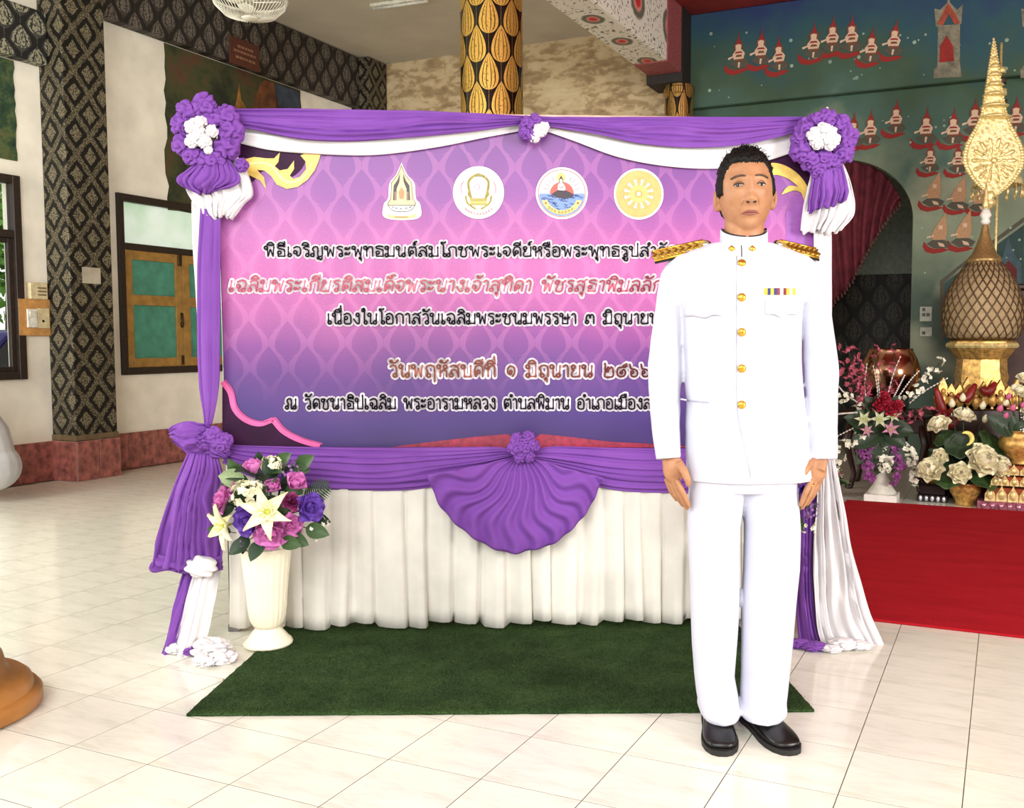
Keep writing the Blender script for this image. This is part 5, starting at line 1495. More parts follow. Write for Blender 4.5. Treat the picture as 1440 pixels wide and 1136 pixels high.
sleeve(tun, [mp(970,368,.012), mp(949,384,.012), mp(942,430,.015), mp(935,520,.02), mp(936,590,.0), mp(940,645,-.02)], [.034, .049, .051, .047, .042, .037], 1.0)
sleeve(tun, [mp(1118,368,.012), mp(1138,384,.012), mp(1146,430,.015), mp(1154,520,.02), mp(1156,590,.0), mp(1159,646,-.02)], [.036, .050, .052, .051, .044, .039], 5.0)
tme = remesh(tun, 'tunic', UNIFORM, 0.0045, 2, .4)
tu = put('tunic', tme, man, True)
# standing collar, split at the throat
b = MB(); cz0 = mp(1043, 347).z; cz1 = mp(1043, 330).z
def colf(s, t):
    a = -pi/2 + .004 + (2*pi - .008) * s; dip = (1 - max(0, -sin(a))) 
    r = .069 - .003 * t
    return (r * cos(a) * 1.05, .014 + r * sin(a) * 1.0, cz0 - .022 + .006 * dip + t * (cz1 - cz0 + .010 + .022 * dip))
b.grid(colf, 48, 4); o = b.obj('collar', UNIFORM, tu); sm = o.modifiers.new('thickness', 'SOLIDIFY'); sm.thickness = .004
b = MB()
def colin(s, t):
    a = -pi/2 + .06 + (2*pi - .12) * s; dip = (1 - max(0, -sin(a)))
    r = .0635; return (r * cos(a) * 1.05, .014 + r * sin(a), cz0 + .004 * dip + t * (cz1 - cz0 - .008 + .026 * dip))
b.grid(colin, 40, 3); b.obj('collar_lining', BLACKC, tu)
# front placket edge, buttons, collar badges
def chest(u, v, lift=0.0):
    """front surface of the tunic at pixel u, v"""
    q = mp(u, v, -.12); rr_ = ray(u, v)
    o_ = CAM - MC; hit, loc, nor, idx = tu.ray_cast(o_, rr_)
    if hit: return loc - rr_.normalized() * lift, nor
    return mp(u, v, -.11), Vector((0, -1, 0))
bpy.context.view_layer.update()
for v in (370, 418, 467, 518, 569):
    p, nn = chest(1043, v); b = MB()
    b.lathe([(.0115, 0), (.0125, .002), (.0118, .005), (.0085, .0078), (.004, .009), (.0005, .0092)], 18)
    for k in range(5): a = 2*pi*k/5; b.sphere((.006*cos(a), .006*sin(a), .0075), .0016, 6, 4)
    o = b.obj('button', GOLD, tu); o.matrix_local = Matrix.Translation(p) @ orient(nn)
for u in (1029, 1058):
    p, nn = chest(u, 350); b = MB(); b.lathe([(.0085, 0), (.010, .0015), (.007, .004), (.002, .005)], 8, fn=lambda a, z: 1 + .15 * cos(4 * a))
    o = b.obj('collar_badge', GOLD, tu); p2 = Vector((p.x, min(p.y, -.055), p.z)); o.matrix_local = Matrix.Translation(p2) @ orient((p2.x * 4, -1, .1))
SEAM = plain('seam_white', (176, 176, 196), 0.8)
def seam(pts, r, name='seam', mat=None):
    b = MB(); L = []
    for u, v in cpix(pts, 18): L.append(chest(u, v, .0004)[0])
    b.tube(L, r, 6); return b.obj(name, mat or SEAM, tu)
seam([(1036, 360), (1036, 470), (1037, 575), (1048, 630), (1056, 671)], .0018, 'placket_edge')
seam([(1042.5, 345), (1043, 352), (1043, 361)], .0014, 'collar_split', BLACKC)
for pts in ([(964, 445), (975, 444), (991, 447), (1002, 443), (1016, 444)], [(1076, 442), (1088, 442), (1098, 446), (1108, 442), (1120, 443)]):
    flap = MB(); top = 423
    row = cpix(pts, 20); L = [chest(u, v, .0045)[0] for u, v in row]; L0 = [chest(u, top + (v - 444) * .05, .003)[0] for u, v in row]
    flap.grid(lambda s, t: L0[int(round(s*20))].lerp(L[int(round(s*20))], t), 20, 4)
    o = flap.obj('pocket_flap', UNIFORM, tu); sm = o.modifiers.new('thickness', 'SOLIDIFY'); sm.thickness = .003; sm.offset = -1
seam([(957, 561), (975, 564), (998, 566)], .0026, 'pocket_edge')
# ribbon bar
cols_ = [(214,170,40),(40,50,110),(220,196,60),(40,50,110),(130,40,60),(236,230,226),(120,30,40),(214,170,40),(236,226,180),(226,190,60)]
u = 1075.0
for k, c in enumerate(cols_):
    w = 4.4; Q = [chest(u, 405, .003)[0], chest(u + w, 405, .003)[0], chest(u + w, 414.5, .003)[0], chest(u, 414.5, .003)[0]]
    b = MB(); back = [q + Vector((0, .004, 0)) for q in Q]
    b.add(Q + back, [(3,2,1,0),(0,1,5,4),(1,2,6,5),(2,3,7,6),(3,0,4,7)]); b.obj('ribbon_bar', plain('ribbon_%d' % k, c, .7, 0, .1, 80), tu, False); u += w
# epaulettes
EPG = plain('epaulette_gold', (222, 186, 100), 0.45, 0.4, 0.35, 180, 0.4)
for name, (ua, va), (ub, vb_), sg in (('epaulette', (1001, 345), (919, 364), -1), ('epaulette', (1087, 345), (1149, 360), 1)):
    A_ = mp(ua, va, .0); B_ = mp(ub, vb_, .01)
    d = (B_ - A_); L_ = d.length; d.normalize(); side = Vector((0, .84, .54)); side = (side - d * side.dot(d)).normalized(); up = side.cross(d) * (1 if sg < 0 else -1)
    if up.z < 0: up = -up
    M = Matrix((d, side, up)).transposed().to_4x4(); M.translation = A_ + Vector((0, -.004, 0))
    def board(x0, hw, z0, z1):
        pts = [(L_, -hw), (L_, hw)] + [(x0 + .022 - .022 * sin(pi * k / 8), hw * cos(pi * k / 8)) for k in range(9)]
        b = MB(); n = len(pts); b.add([(x, y, z0) for x, y in pts] + [(x, y, z1) for x, y in pts], [tuple(range(n-1, -1, -1)), tuple(range(n, 2*n))] + [(i, (i+1) % n, (i+1) % n + n, i + n) for i in range(n)])
        return b
    ep_ = board(0, .034, 0, .005).obj('epaulette', BLACKC, tu, False); ep_.matrix_local = M
    b = board(.006, .029, .005, .0075)
    b.obj('gold_braid', EPG, ep_, False)
    b = MB()
    for k in range(7):
        x = .04 + (L_ - .05) * k / 6; b.tube([(x, -.022, .0085), (x + .012, -.008, .0105), (x, .006, .0085), (x + .01, .022, .0085)], .0035, 6)
    b.tube([(.02, -.027, .008), (L_ - .003, -.030, .008)], .004, 6); b.tube([(.02, .027, .008), (L_ - .003, .030, .008)], .004, 6)
    b.obj('gold_cord', GOLD, ep_)
    b = MB(); b.lathe([(.009, 0), (.009, .003), (.005, .006), (.001, .007)], 14, (.018, 0, .0075)); b.obj('epaulette_button', plain('silver', (220, 216, 200), .3, .8), ep_)

# ---- trousers
tr = MB()
def lsec(v, ul, ur, ry, yc=.01): return sec(v, ul, ur, ry, yc)
hips = [sec(640, 972, 1120, .105), sec(670, 970, 1122, .112), sec(688, 970, 1121, .106)]
loft(tr, refine(hips, 3), 48)
def lf(sd):
    def f(p, a, t):
        n = Vector((cos(a), sin(a), 0)); crease = .005 * exp(-((a - 1.5*pi) / .16) ** 2)
        brk = .010 * exp(-((t - .93) / .05) ** 2) * (1 + sin(3 * a + sd)) if t > .7 else 0
        return n * (.005 * mnoise.noise(Vector((p.x * 7 + sd, p.y * 7, p.z * 4))) + crease + brk * .6)
    return f
L1 = [sec(660, 971, 1052, .100), sec(705, 969, 1046, .100), sec(740, 968, 1041, .096), sec(800, 970, 1041, .090), sec(860, 972, 1038, .084), sec(910, 974, 1036, .080), sec(950, 977, 1034, .080, .012), sec(975, 980, 1039, .086, .010), sec(990, 983, 1040, .092, .004), sec(1003, 986, 1038, .094, -.004)]
L2 = [sec(660, 1036, 1121, .100), sec(705, 1042, 1122, .100), sec(740, 1047, 1124, .096), sec(800, 1047, 1124, .090), sec(860, 1045, 1119, .084), sec(910, 1044, 1114, .080), sec(950, 1043, 1110, .080, .012), sec(975, 1041, 1107, .086, .010), sec(990, 1041, 1104, .092, .004), sec(1003, 1042, 1098, .094, -.004)]
loft(tr, refine(L1, 5), 44, fn=lf(1.0)); loft(tr, refine(L2, 5), 44, fn=lf(4.0))
put('trousers', remesh(tr, 'trousers', UNIFORM, 0.0045, 2, .4), man, True)

# ---- shoes
LEATHER = plain('black_leather', (18, 17, 17), 0.32, 0, 0.3, 60)
def shoe(uc, turn, name):
    o = bpy.data.objects.new(name, None); C.objects.link(o); o.parent = man
    w = at_z(uc, 1026); o.location = (w.x - MC.x, -.005, 0); o.rotation_euler = (0, 0, turn)
    st = [(.115, .036, .075, .0), (.08, .040, .090, .0), (.03, .040, .085, .0), (-.02, .044, .066, .002), (-.07, .050, .054, .003), (-.11, .050, .044, .004), (-.145, .043, .034, .005), (-.168, .028, .024, .006)]
    b = MB(); vs = []; fs = []; n = 24
    for (y, hw, h, z0) in st:
        for i in range(n):
            a = 2*pi*i/n; x = hw * cos(a); z = sin(a)
            zz = .020 + z0 + (h - .020) * max(0, z) ** .75 if z >= 0 else .020 + .008 * z
            vs.append((x * (1 if z < .3 else 1 - .25 * (z - .3)), y, zz))
    for k in range(len(st) - 1):
        for i in range(n): j = (i+1) % n; fs.append((k*n+i, (k+1)*n+i, (k+1)*n+j, k*n+j))
    fs.append(tuple(range(n))); fs.append(tuple((len(st)-1)*n+i for i in range(n-1, -1, -1)))
    b.add(vs, fs); u_ = b.obj('upper', LEATHER, o); u_.modifiers.new('sub', 'SUBSURF').levels = 1; u_.modifiers['sub'].render_levels = 1
    outl = [(hw * 1.07, y) for (y, hw, h, z0) in st] + [(-hw * 1.07, y) for (y, hw, h, z0) in st[::-1]]
    outl[len(st)-1:len(st)+1] = [(.030, -.172), (.012, -.182), (-.012, -.182), (-.030, -.172)]
    n = len(outl); b = MB(); b.add([(x, y, 0.0) for x, y in outl] + [(x, y, .016) for x, y in outl], [tuple(range(n)), tuple(range(2*n-1, n-1, -1))] + [(i, i+n, (i+1) % n + n, (i+1) % n) for i in range(n)])
    b.obj('sole', plain('black_rubber', (22, 21, 20), .6), o, 40)
    b = MB(); b.tube([(.040, -.02, .064), (.030, -.035, .070), (0, -.045, .073), (-.030, -.035, .070), (-.040, -.02, .064)], .004, 6); b.obj('vamp_seam', LEATHER, o)
    return o
shoe(1008, radians(-3), 'shoe'); shoe(1074, radians(16), 'shoe')
# ring on the man's left hand
b = MB(); c = mp(1139, 683, -.045); b.tube([c + Vector((.0125*cos(a), .0125*sin(a), .006*cos(a))) for a in [2*pi*k/16 for k in range(17)]], .0018, 6, caps=False)
b.obj('ring', GOLD, man)

# ================================================================== THE ALTAR SIDE
GOLD2 = plain('gilded_wood', (206, 164, 92), 0.38, 0.6, 0.3, 30, 0.2)
GOLD3 = plain('bright_gilding', (236, 212, 146), 0.34, 0.4, 0.2, 40, 0.1)
WOOD = plain('dark_red_wood', (46, 22, 16), 0.4, 0, 0.3, 14)
COPPER = plain('polished_copper', (150, 108, 84), 0.15, 1.0, 0.1, 5)
def RP(u, v, y):
    """world point of the pixel on the room plane y = const"""
    return ROT @ room_y(u, v, y)
# ---- mural figures: kneeling celestials painted on the wall, each a flat painted patch
SKINP = plain('mural_skin', (206, 176, 150), 0.8); REDM = plain('mural_red', (140, 32, 26), 0.8); BROWNM = plain('mural_brown', (112, 66, 44), 0.8); GREYM = plain('mural_grey', (78, 74, 62), 0.8); PEACH = plain('mural_peach', (176, 136, 100), 0.8)
def figure_mesh(kind):
    b = MB(); mats = [REDM, GREYM, SKINP, BROWNM, PEACH]
    def P(pts, y, mi): b.slab([(p[0], p[1]) for p in pts], y, y + .002, mi)
    P([(-.52,.30),(-.55,.10),(-.42,-.08),(-.15,-.14),(.2,-.06),(.42,.05),(.2,.10),(-.1,.04),(-.35,.12)], -.004, 0)
    if kind == 0:
        P([(-.35,.30),(-.1,.10),(.3,.12),(.42,.26),(.3,.42),(-.1,.42)], -.006, 1)
        P([(-.16,.42),(-.22,.62),(-.08,.80),(.14,.80),(.26,.64),(.20,.42)], -.008, 2)
        P([(-.1,.52),(.16,.52),(.12,.60),(-.06,.60)], -.010, 3)
        P([(-.38,.44),(-.20,.52),(-.20,.58),(-.40,.52)], -.008, 2)
        P([(-.15,.78),(-.16,.98),(-.06,1.06),(.10,1.06),(.19,.98),(.18,.78)], -.009, 3)
        P([(-.09,.78),(-.10,.96),(.0,1.00),(.12,.96),(.11,.78)], -.0105, 2)
        P([(-.09,1.0),(-.04,1.14),(.0,1.20),(.03,1.46),(.05,1.20),(.08,1.14),(.13,1.0)], -.011, 0)
        P([(-.14,.66),(.18,.66),(.12,.72),(-.08,.72)], -.0105, 0)
        P([(-.15,.44),(.2,.44),(.24,.36),(-.1,.34)], -.010, 3); P([(.0,.32),(.08,.32),(.06,.12),(.0,.12)], -.010, 2)
    else:
        P([(-.40,.22),(-.1,.06),(.35,.12),(.45,.30),(.1,.44),(-.2,.40)], -.006, 1)
        P([(-.2,.38),(-.28,.6),(-.16,.9),(.06,1.30),(.14,1.46),(.18,1.2),(.26,.8),(.26,.42)], -.008, 4)
        P([(-.02,.30),(.2,.26),(.26,.14),(.06,.16)], -.010, 2); P([(-.45,.42),(-.2,.5),(-.2,.56),(-.42,.50)], -.009, 2)
        P([(-.06,.80),(-.05,.94),(.08,.94),(.09,.80)], -.010, 2)
    return b.mesh('painted_figure', mats)
FIG = [figure_mesh(0), figure_mesh(1)]
def fig(u, v, hpx, kind, wall, y, lean=0.0):
    p = room_y(u, v, y); q = room_y(u, v - hpx, y); s = (q.z - p.z) / 1.46
    o = put('painted_figure', FIG[kind], wall, False); o.location = (p.x, y, p.z); o.scale = (s, 1, s); o.rotation_euler = (0, lean, 0)
BY = MY - 0.121
for u, v, h, l in [(1038,100,55,.0),(1068,95,56,.05),(1095,103,54,-.02),(1142,86,56,.05),(1168,77,56,.06),(1196,77,58,.02),(1222,91,54,.08),(1253,82,56,.12)]: fig(u, v, h, 0, band, BY, l)
for u, v, h, k in [(1198,210,54,0),(1222,206,54,0),(1258,190,52,0),(1300,205,56,0),(1338,206,56,0),(1368,194,58,0),(1426,190,56,0),(1306,245,48,0),(1345,246,48,0),(1383,242,46,0),(1310,293,52,1),(1345,298,52,1),(1376,300,50,1),(1318,352,54,1),(1352,350,56,1)]: fig(u, v, h, k, wall_mural, MY - .001, .1 if k else .04)
# painted shrines
STONE = plain('mural_stone', (120, 116, 98), 0.8, 0, .25, 20); TERR = plain('mural_terracotta', (150, 66, 46), 0.8, 0, .2, 20); BLUEG = plain('mural_blue_grey', (62, 84, 92), 0.8, 0, .2, 10)
def wallpaint(pts, y, mat, wall, nm, dy=.002):
    b = MB(); b.slab([(room_y(u, v, y).x, room_y(u, v, y).z) for u, v in pts], y - dy, y - dy + .0015); return b.obj(nm, mat, wall, False)
for dx in (0, 122):
    wallpaint([(1313+dx,110),(1313+dx,98),(1318+dx,92),(1319+dx,36),(1350+dx,34),(1350+dx,90),(1352+dx,104),(1353+dx,108)], BY, STONE, band, 'painted_shrine')
    wallpaint([(1314+dx,12),(1316+dx,38),(1322+dx,38),(1334+dx,16),(1346+dx,34),(1352+dx,34),(1354+dx,6),(1346+dx,14),(1336+dx,4),(1334+dx,-8),(1332+dx,4),(1322+dx,14)], BY, STONE, band, 'painted_roof', .004)
    wallpaint([(1318+dx,34),(1324+dx,22),(1333+dx,4),(1344+dx,20),(1350+dx,33),(1342+dx,34),(1334+dx,20),(1326+dx,36)], BY, TERR, band, 'painted_gable', .006)
    wallpaint([(1321+dx,88),(1322+dx,66),(1331+dx,50),(1340+dx,64),(1342+dx,86)], BY, REDM, band, 'painted_curtain', .005)
wallpaint([(1402,420),(1402,372),(1410,362),(1416,340),(1418,330),(1420,342),(1428,360),(1436,370),(1437,420)], MY, BLUEG, wall_mural, 'painted_shrine', .004)
wallpaint([(1408,420),(1408,380),(1418,366),(1430,378),(1430,420)], MY, plain('mural_maroon', (92, 26, 28), .8), wall_mural, 'painted_curtain', .006)
wallpaint([(1322,480),(1322,395),(1345,376),(1440,305),(1440,312),(1347,380),(1328,397),(1328,480)], MY, GREYM, wall_mural, 'painted_roofline', .003)
wallpaint([(1328,480),(1328,398),(1440,316),(1440,480)], MY, plain('mural_teal_dark', (42, 66, 62), .8, 0, .2, 3), wall_mural, 'painted_wall', .002)
rs_ = random.Random(12); b = MB()
STAR = plain('mural_star', (136, 158, 140), .8)
for k in range(44):
    u, v = rs_.uniform(985, 1440), rs_.uniform(45, 145); p = room_y(u, v, BY)
    if not (LEDGE + .03 < p.z < CEIL - .2): continue
    r = rs_.choice((.007, .009, .012, .018)); b.slab([(p.x + r*cos(k2*pi/5), p.z + r*sin(k2*pi/5)) for k2 in range(10)], BY - .002, BY - .001)
b.obj('painted_stars', STAR, band, False, kind='stuff')
b = MB()
for k in range(60):
    u, v = rs_.uniform(1205, 1440), rs_.uniform(160, 480); p = room_y(u, v, MY)
    if p.x < arcR + .05 and p.z < arcT + .05: continue
    r = rs_.choice((.007, .010, .013)); b.slab([(p.x + r*cos(k2*pi/5), p.z + r*sin(k2*pi/5)) for k2 in range(10)], MY - .008, MY - .007)
b.obj('painted_stars', STAR, wall_mural, False, kind='stuff')
# switch plates on the jamb
for k, (v0, v1) in enumerate(((431, 452), (460, 473))):
    p = room_y(1293, v1, MY); q = room_y(1311, v0, MY)
    sw_ = thing('switch_plate', ('upper', 'lower')[k] + ' pale switch plate on the mural wall beside the arch', 'switch', ROT @ Vector((p.x, MY - .001, p.z)), TH, 'switch plates by the arch')
    b = MB(); b.cbox(0, q.x - p.x, -.012, 0, 0, q.z - p.z, .004); b.obj('plate', plain('switch_ivory', (150, 154, 138), .5), sw_, False)
    for j in range((3, 1)[k]):
        b = MB(); x = .025 + .04 * (j % 2); z = (.05 + .05 * (j // 2)) if k == 0 else .02; b.cbox(x, x + .028, -.02, -.012, z, z + .03, .003); b.obj('rocker', plain('switch_dark', (44, 42, 36), .4), sw_, False)

# ---- maroon curtain drawn across the arch
CURT = plain('maroon_curtain', (98, 38, 48), 0.75, 0, 0.2, 12, 0, .2)
cu = thing('curtain', 'maroon curtain gathered to the left of the arched doorway', 'curtain', (0, 0, 0), TH)
CYL = MY + 0.20
ltop = crom([(arcL - .1, 0, arcT + .05), (arcC, 0, arcT + .06), (arcR + .02, 0, arcT - .25)], 90)
bot = [room_y(u, v, CYL) for u, v in [(1130, 520), (1150, 500), (1166, 436), (1195, 400), (1220, 352), (1244, 312), (1266, 285)]]
lbot = crom([Vector((q.x, 0, q.z)) for q in bot], 90)
tp = [room_y(u, v, CYL) for u, v in [(1090, 236), (1120, 218), (1160, 212), (1188, 216), (1216, 228), (1246, 248), (1268, 280)]]
ltop = crom([Vector((q.x, 0, q.z)) for q in tp], 90)
b = MB()
def cf(s, t):
    i = min(int(round(s * 90)), 90); p = ltop[i].lerp(lbot[i], t)
    w = abs(sin(pi * (s * 11 + .3 * sin(3 * t + 5 * s))))
    return (p.x - .10 * sin(pi * t) * (1 - s), CYL - .09 + .07 * (1 - w) + .02 * sin(9 * s), p.z)
b.grid(cf, 90, 24, flip=True); o = b.obj('cloth', CURT, cu); o.modifiers.new('thickness', 'SOLIDIFY').thickness = .006
b = MB()
for k in range(0, 91, 2):
    p = Vector(cf(k / 90, 1.0)); b.tube([p, p + Vector((.008, -.01, -.05))], [.009, .014], 5)
b.obj('fringe', plain('curtain_fringe', (92, 48, 44), .8), cu, kind='stuff')

# ---- dark table with curved legs carrying the copper bowl
TY = 7.95
tc = RP(1248, 690, TY); tc.z = 0
tab = thing('side_table', 'dark wooden table with curved legs under the copper bowl', 'table', tc, TH)
tz = 0.62
b = MB(); b.cbox(-.34, .34, -.28, .28, tz - .04, tz, .012); b.obj('table_top', WOOD, tab, 30)
b = MB(); b.cbox(-.29, .29, -.23, .23, tz - .16, tz - .041, .008); b.obj('apron', WOOD, tab, 30)
for sx in (-1, 1):
    for sy in (-1, 1):
        b = MB(); b.tube([(sx*.26, sy*.2, tz - .10), (sx*.30, sy*.23, tz - .25), (sx*.27, sy*.21, .25), (sx*.24, sy*.18, .12), (sx*.26, sy*.2, .02), (sx*.29, sy*.22, .0)], [.035, .034, .024, .02, .022, .03], 10)
        b.obj('leg', WOOD, tab)
bw = thing('copper_bowl', 'large polished copper bowl on the dark table', 'bowl', tc + Vector((0, 0, tz)), TH)
s_ = tc.length / FPX
bh = (RP(1248, 490, TY).z - tz)
b = MB(); k = bh
b.lathe([(.10, 0), (.13, .01), (.11, .05*1.2), (.15, .10), (.20, .16), (.23, .26), (.225, .32), (.20, .39), (.165, .45), (.168, .462), (.155, .462), (.15, .44), (.19, .36), (.21, .28), (.14, .12), (0.001, .10)], 48)
b.v = [(x * 1.02, y * 1.02, z * bh / .462) for x, y, z in b.v]; b.obj('bowl_body', COPPER, bw)
b = MB(); b.lathe([(.168, 0), (.174, .008), (.168, .016), (.162, .008)], 48, (0, 0, bh - .018), caps=False); b.obj('rim', COPPER, bw)

# ---- white urn with the tall spray of flowers
UY = 7.26
uc = RP(1240, 703, UY); uc.z = 0
sc_ = uc.y / FPX
urn = thing('urn', 'white fluted urn on a square plinth at the edge of the red carpet', 'urn', uc, TH)
b = MB(); b.cbox(-.115, .115, -.115, .115, 0, .055, .004); b.obj('plinth', plain('white_plinth', (232, 230, 222), .6, 0, .04), urn, False)
b = MB(); b.lathe([(.10, 0), (.102, .012), (.085, .03), (.058, .07), (.042, .12), (.036, .17), (.04, .20), (.06, .22), (.085, .245), (.10, .265), (.11, .285), (.105, .288), (.09, .28)], 48, (0, 0, .055), fn=lambda a, z: 1 + (.05 * abs(sin(9 * a)) if .02 < z < .19 else 0)); b.obj('urn_body', plain('urn_white', (214, 212, 200), .55, 0, .08), urn)
sp = thing('flower_spray', 'tall spray of pink blossom, white orchids and pearl strands in the white urn', 'bouquet', uc, 0.0)
def up(u, v, y=0.0): q = at_y(u, v, uc.y + y) - uc; return q
ORCH_W = cluster_mesh('orchid', WHITEF, 21, 5, .5); ORCH_P = cluster_mesh('orchid', plain('petal_purple', (138, 60, 132), .6, 0, .3, 40), 22, 5, .5, WHITEF); BLOS = cluster_mesh('blossom', BLOSSOM, 23, 5, .5, plain('petal_deep_pink', (150, 40, 70), .6)); REDF = rose_mesh('red_flower', plain('petal_red', (176, 34, 60), .6, 0, .2, 40), 24)
LILYP = lily_mesh('pink_lily', plain('petal_lily_pink', (206, 150, 172), .6, 0, .15, 30), 25); LILYW = lily_mesh('white_lily', plain('petal_lily_white', (206, 212, 176), .6, 0, .1, 30), 26)
rng = random.Random(31); stem_b = MB()
def branch(pts, me, n, r, jit=5, y0=0.0, y1=-.1):
    L = crom([up(u, v, y0 + (y1 - y0) * k / (len(pts) - 1)) for k, (u, v) in enumerate(pts)], n)
    stem_b.tube(L, .004, 5)
    for k, p in enumerate(L[1:]):
        q = p + Vector((rng.uniform(-jit, jit), rng.uniform(-jit, jit), rng.uniform(-jit, jit))) * sc_
        bloom(me, sp, q, (rng.uniform(-.6, .6), -1, rng.uniform(-.4, .6)), 1.35 * r * sc_ * rng.uniform(.8, 1.2), rng.uniform(0, 6))
branch([(1236,600),(1218,555),(1203,520),(1190,485)], BLOS, 13, 6.5, 4)
branch([(1228,590),(1210,560),(1196,535),(1180,512)], BLOS, 9, 6, 6, 0, -.06)
branch([(1225,580),(1212,545),(1206,530)], BLOS, 7, 7, 8, 0, -.04)
branch([(1244,590),(1262,570),(1275,585),(1300,583),(1336,590)], BLOS, 11, 6, 4, 0, -.1)
branch([(1246,585),(1244,555),(1240,530),(1228,500)], BLOS, 4, 6, 9, .05, .1); branch([(1250,570),(1256,525),(1258,490)], BLOS, 3, 6, 2, .05, .1)
branch([(1250,585),(1275,560),(1300,535),(1322,510)], ORCH_W, 11, 6, 3, 0, -.05)
branch([(1230,590),(1210,570),(1190,560),(1172,555)], ORCH_W, 9, 6.5, 4, 0, -.08)
branch([(1255,625),(1278,632),(1284,655),(1288,675)], ORCH_W, 12, 6.5, 4, 0, -.12)
branch([(1230,610),(1200,615),(1184,635),(1176,660)], ORCH_W, 10, 6.5, 4, 0, -.12)
branch([(1232,615),(1218,630),(1216,650),(1226,672)], ORCH_P, 12, 6.5, 5, 0, -.14); branch([(1246,615),(1256,635),(1262,655),(1258,676)], ORCH_P, 12, 6.5, 5, 0, -.14)
branch([(1238,620),(1240,640),(1240,662)], ORCH_W, 8, 6.5, 6, 0, -.15)
for u, v, me, r in [(1252,604,LILYP,13),(1219,606,LILYP,10),(1236,590,LILYW,14),(1215,590,LILYW,13),(1255,585,LILYW,11),(1243,560,REDF,11),(1252,575,REDF,12),(1236,570,REDF,10),(1262,570,REDF,9)]:
    bloom(me, sp, up(u, v, -.12), (rng.uniform(-.4, .4), -1, .3), r * sc_, rng.uniform(0, 6))
for u, v, u2, v2 in [(1236,625,1222,660),(1244,625,1258,662),(1240,622,1236,665),(1232,620,1208,650),(1248,620,1272,648),(1240,620,1246,655),(1240,605,1200,625),(1240,605,1275,625),(1240,610,1225,640),(1240,610,1258,640),(1240,600,1195,585),(1240,600,1285,605),(1236,600,1205,602),(1244,602,1270,598),(1240,605,1240,645),(1238,590,1222,560),(1245,590,1262,560)]:
    a = up(u, v, -.03); c = up(u2, v2, -.12); leaf(LEAF2, sp, a, c - a, (c - a).length, (0, -1, .3))
stem_b.tube([(0, 0, .40), up(1240, 620), up(1240, 590)], .03, 8); stem_b.obj('stems', GREEN2, sp, kind='stuff')
PEARL = plain('pearl_white', (230, 226, 216), .3)
for pts in ([(1244,575),(1255,530),(1266,502)],[(1256,560),(1266,540),(1272,528)],[(1262,560),(1280,535),(1292,522)],[(1236,575),(1233,540),(1228,515)],[(1222,575),(1216,545),(1219,512)],[(1205,565),(1190,555),(1180,544)],[(1205,580),(1190,581),(1180,582)],[(1230,588),(1200,602),(1178,613)],[(1280,566),(1300,550),(1332,532)],[(1240,575),(1236,545),(1234,520)]):
    L = crom([up(u, v, -.06) for u, v in pts], 12); b = MB()
    for p in L: b.sphere(p, 1.3 * sc_, 6, 5)
    b.tube(L, .002, 4); b.obj('pearl_strand', PEARL, sp)

# ---- small green bush by the carpet corner
q = RP(1170, 700, 7.3); q.z = 0; bush = thing('flower_pot', 'small pot of pale flowers and leaves behind the white cloth', 'potted plant', q)
b = MB(); b.lathe([(.05, 0), (.07, .08), (.075, .10), (.065, .10), (.05, .04)], 16); b.obj('pot', plain('pot_grey', (120, 116, 104), .6), bush)
for k in range(26):
    a = rng.uniform(0, 6.28); el = rng.uniform(.2, 1.3); leaf(LEAF3 if k % 2 else LEAF1, bush, (0, 0, .1), (cos(a) * cos(el), sin(a) * cos(el), sin(el)), rng.uniform(.08, .14))
for k in range(8): bloom(SPRIG if k % 3 else BLOS, bush, (rng.uniform(-.1, .1), rng.uniform(-.1, 0), rng.uniform(.15, .24)), (0, -1, .5), .03, k)

# ---- lotus arrangement in a gold pot
LY = 7.30
lc = RP(1357, 712, LY); lc.z = 0; ls_ = lc.y / FPX
pot = thing('gold_pot', 'round gold pot holding the white lotus flowers', 'pot', lc, TH)
b = MB(); hp = at_y(1357, 680, lc.y).z
b.lathe([(.085, 0), (.09, .01), (.085, .03), (.10, .06), (.135, .12), (.145, .17), (.14, .20), (.148, .215), (.135, .215), (.12, .18), (.08, .06)], 40, fn=lambda a, z: 1 + (.012 * sin(16 * a + z * 60) if .05 < z < .18 else 0)); b.obj('pot_body', GOLD2, pot); pot.scale = (.77, .77, .77)
lo = thing('lotus_arrangement', 'white lotus flowers, buds and round green leaves in the gold pot', 'bouquet', lc)
def lp(u, v, y=0.0): return at_y(u, v, lc.y + y) - lc
LOTUS = rose_mesh('lotus_flower', plain('petal_lotus', (246, 240, 208), .6, 0, .06, 30), 41, ((7, 1.0, .15), (7, .95, .45), (6, .8, .75), (4, .5, .95)))
LOTUSP = rose_mesh('pink_lotus', plain('petal_lotus_pink', (206, 120, 150), .6, 0, .15, 30), 42, ((5, .9, .7), (5, .8, .9)))
BUDM = MB(); BUDM.lathe([(.05, -.55), (.3, -.45), (.48, -.1), (.5, .1), (.38, .45), (.15, .75), (.01, .9)], 14); BUDW = BUDM.mesh('lotus_bud', plain('bud_cream', (226, 222, 186), .5)); BUDP = BUDM.mesh('lotus_bud', plain('bud_pink', (200, 100, 140), .5, 0, .15))
def lotus_leaf(mb, M, R):
    def fn(s, t):
        a = 2 * pi * s; r = R * t * (1 + .05 * sin(7 * a) * t)
        return M @ Vector((r * cos(a), r * sin(a), R * (.28 * t * t + .06 * sin(5 * a) * t * t)))
    mb.grid(fn, 28, 6, cu=True)
lst = MB()
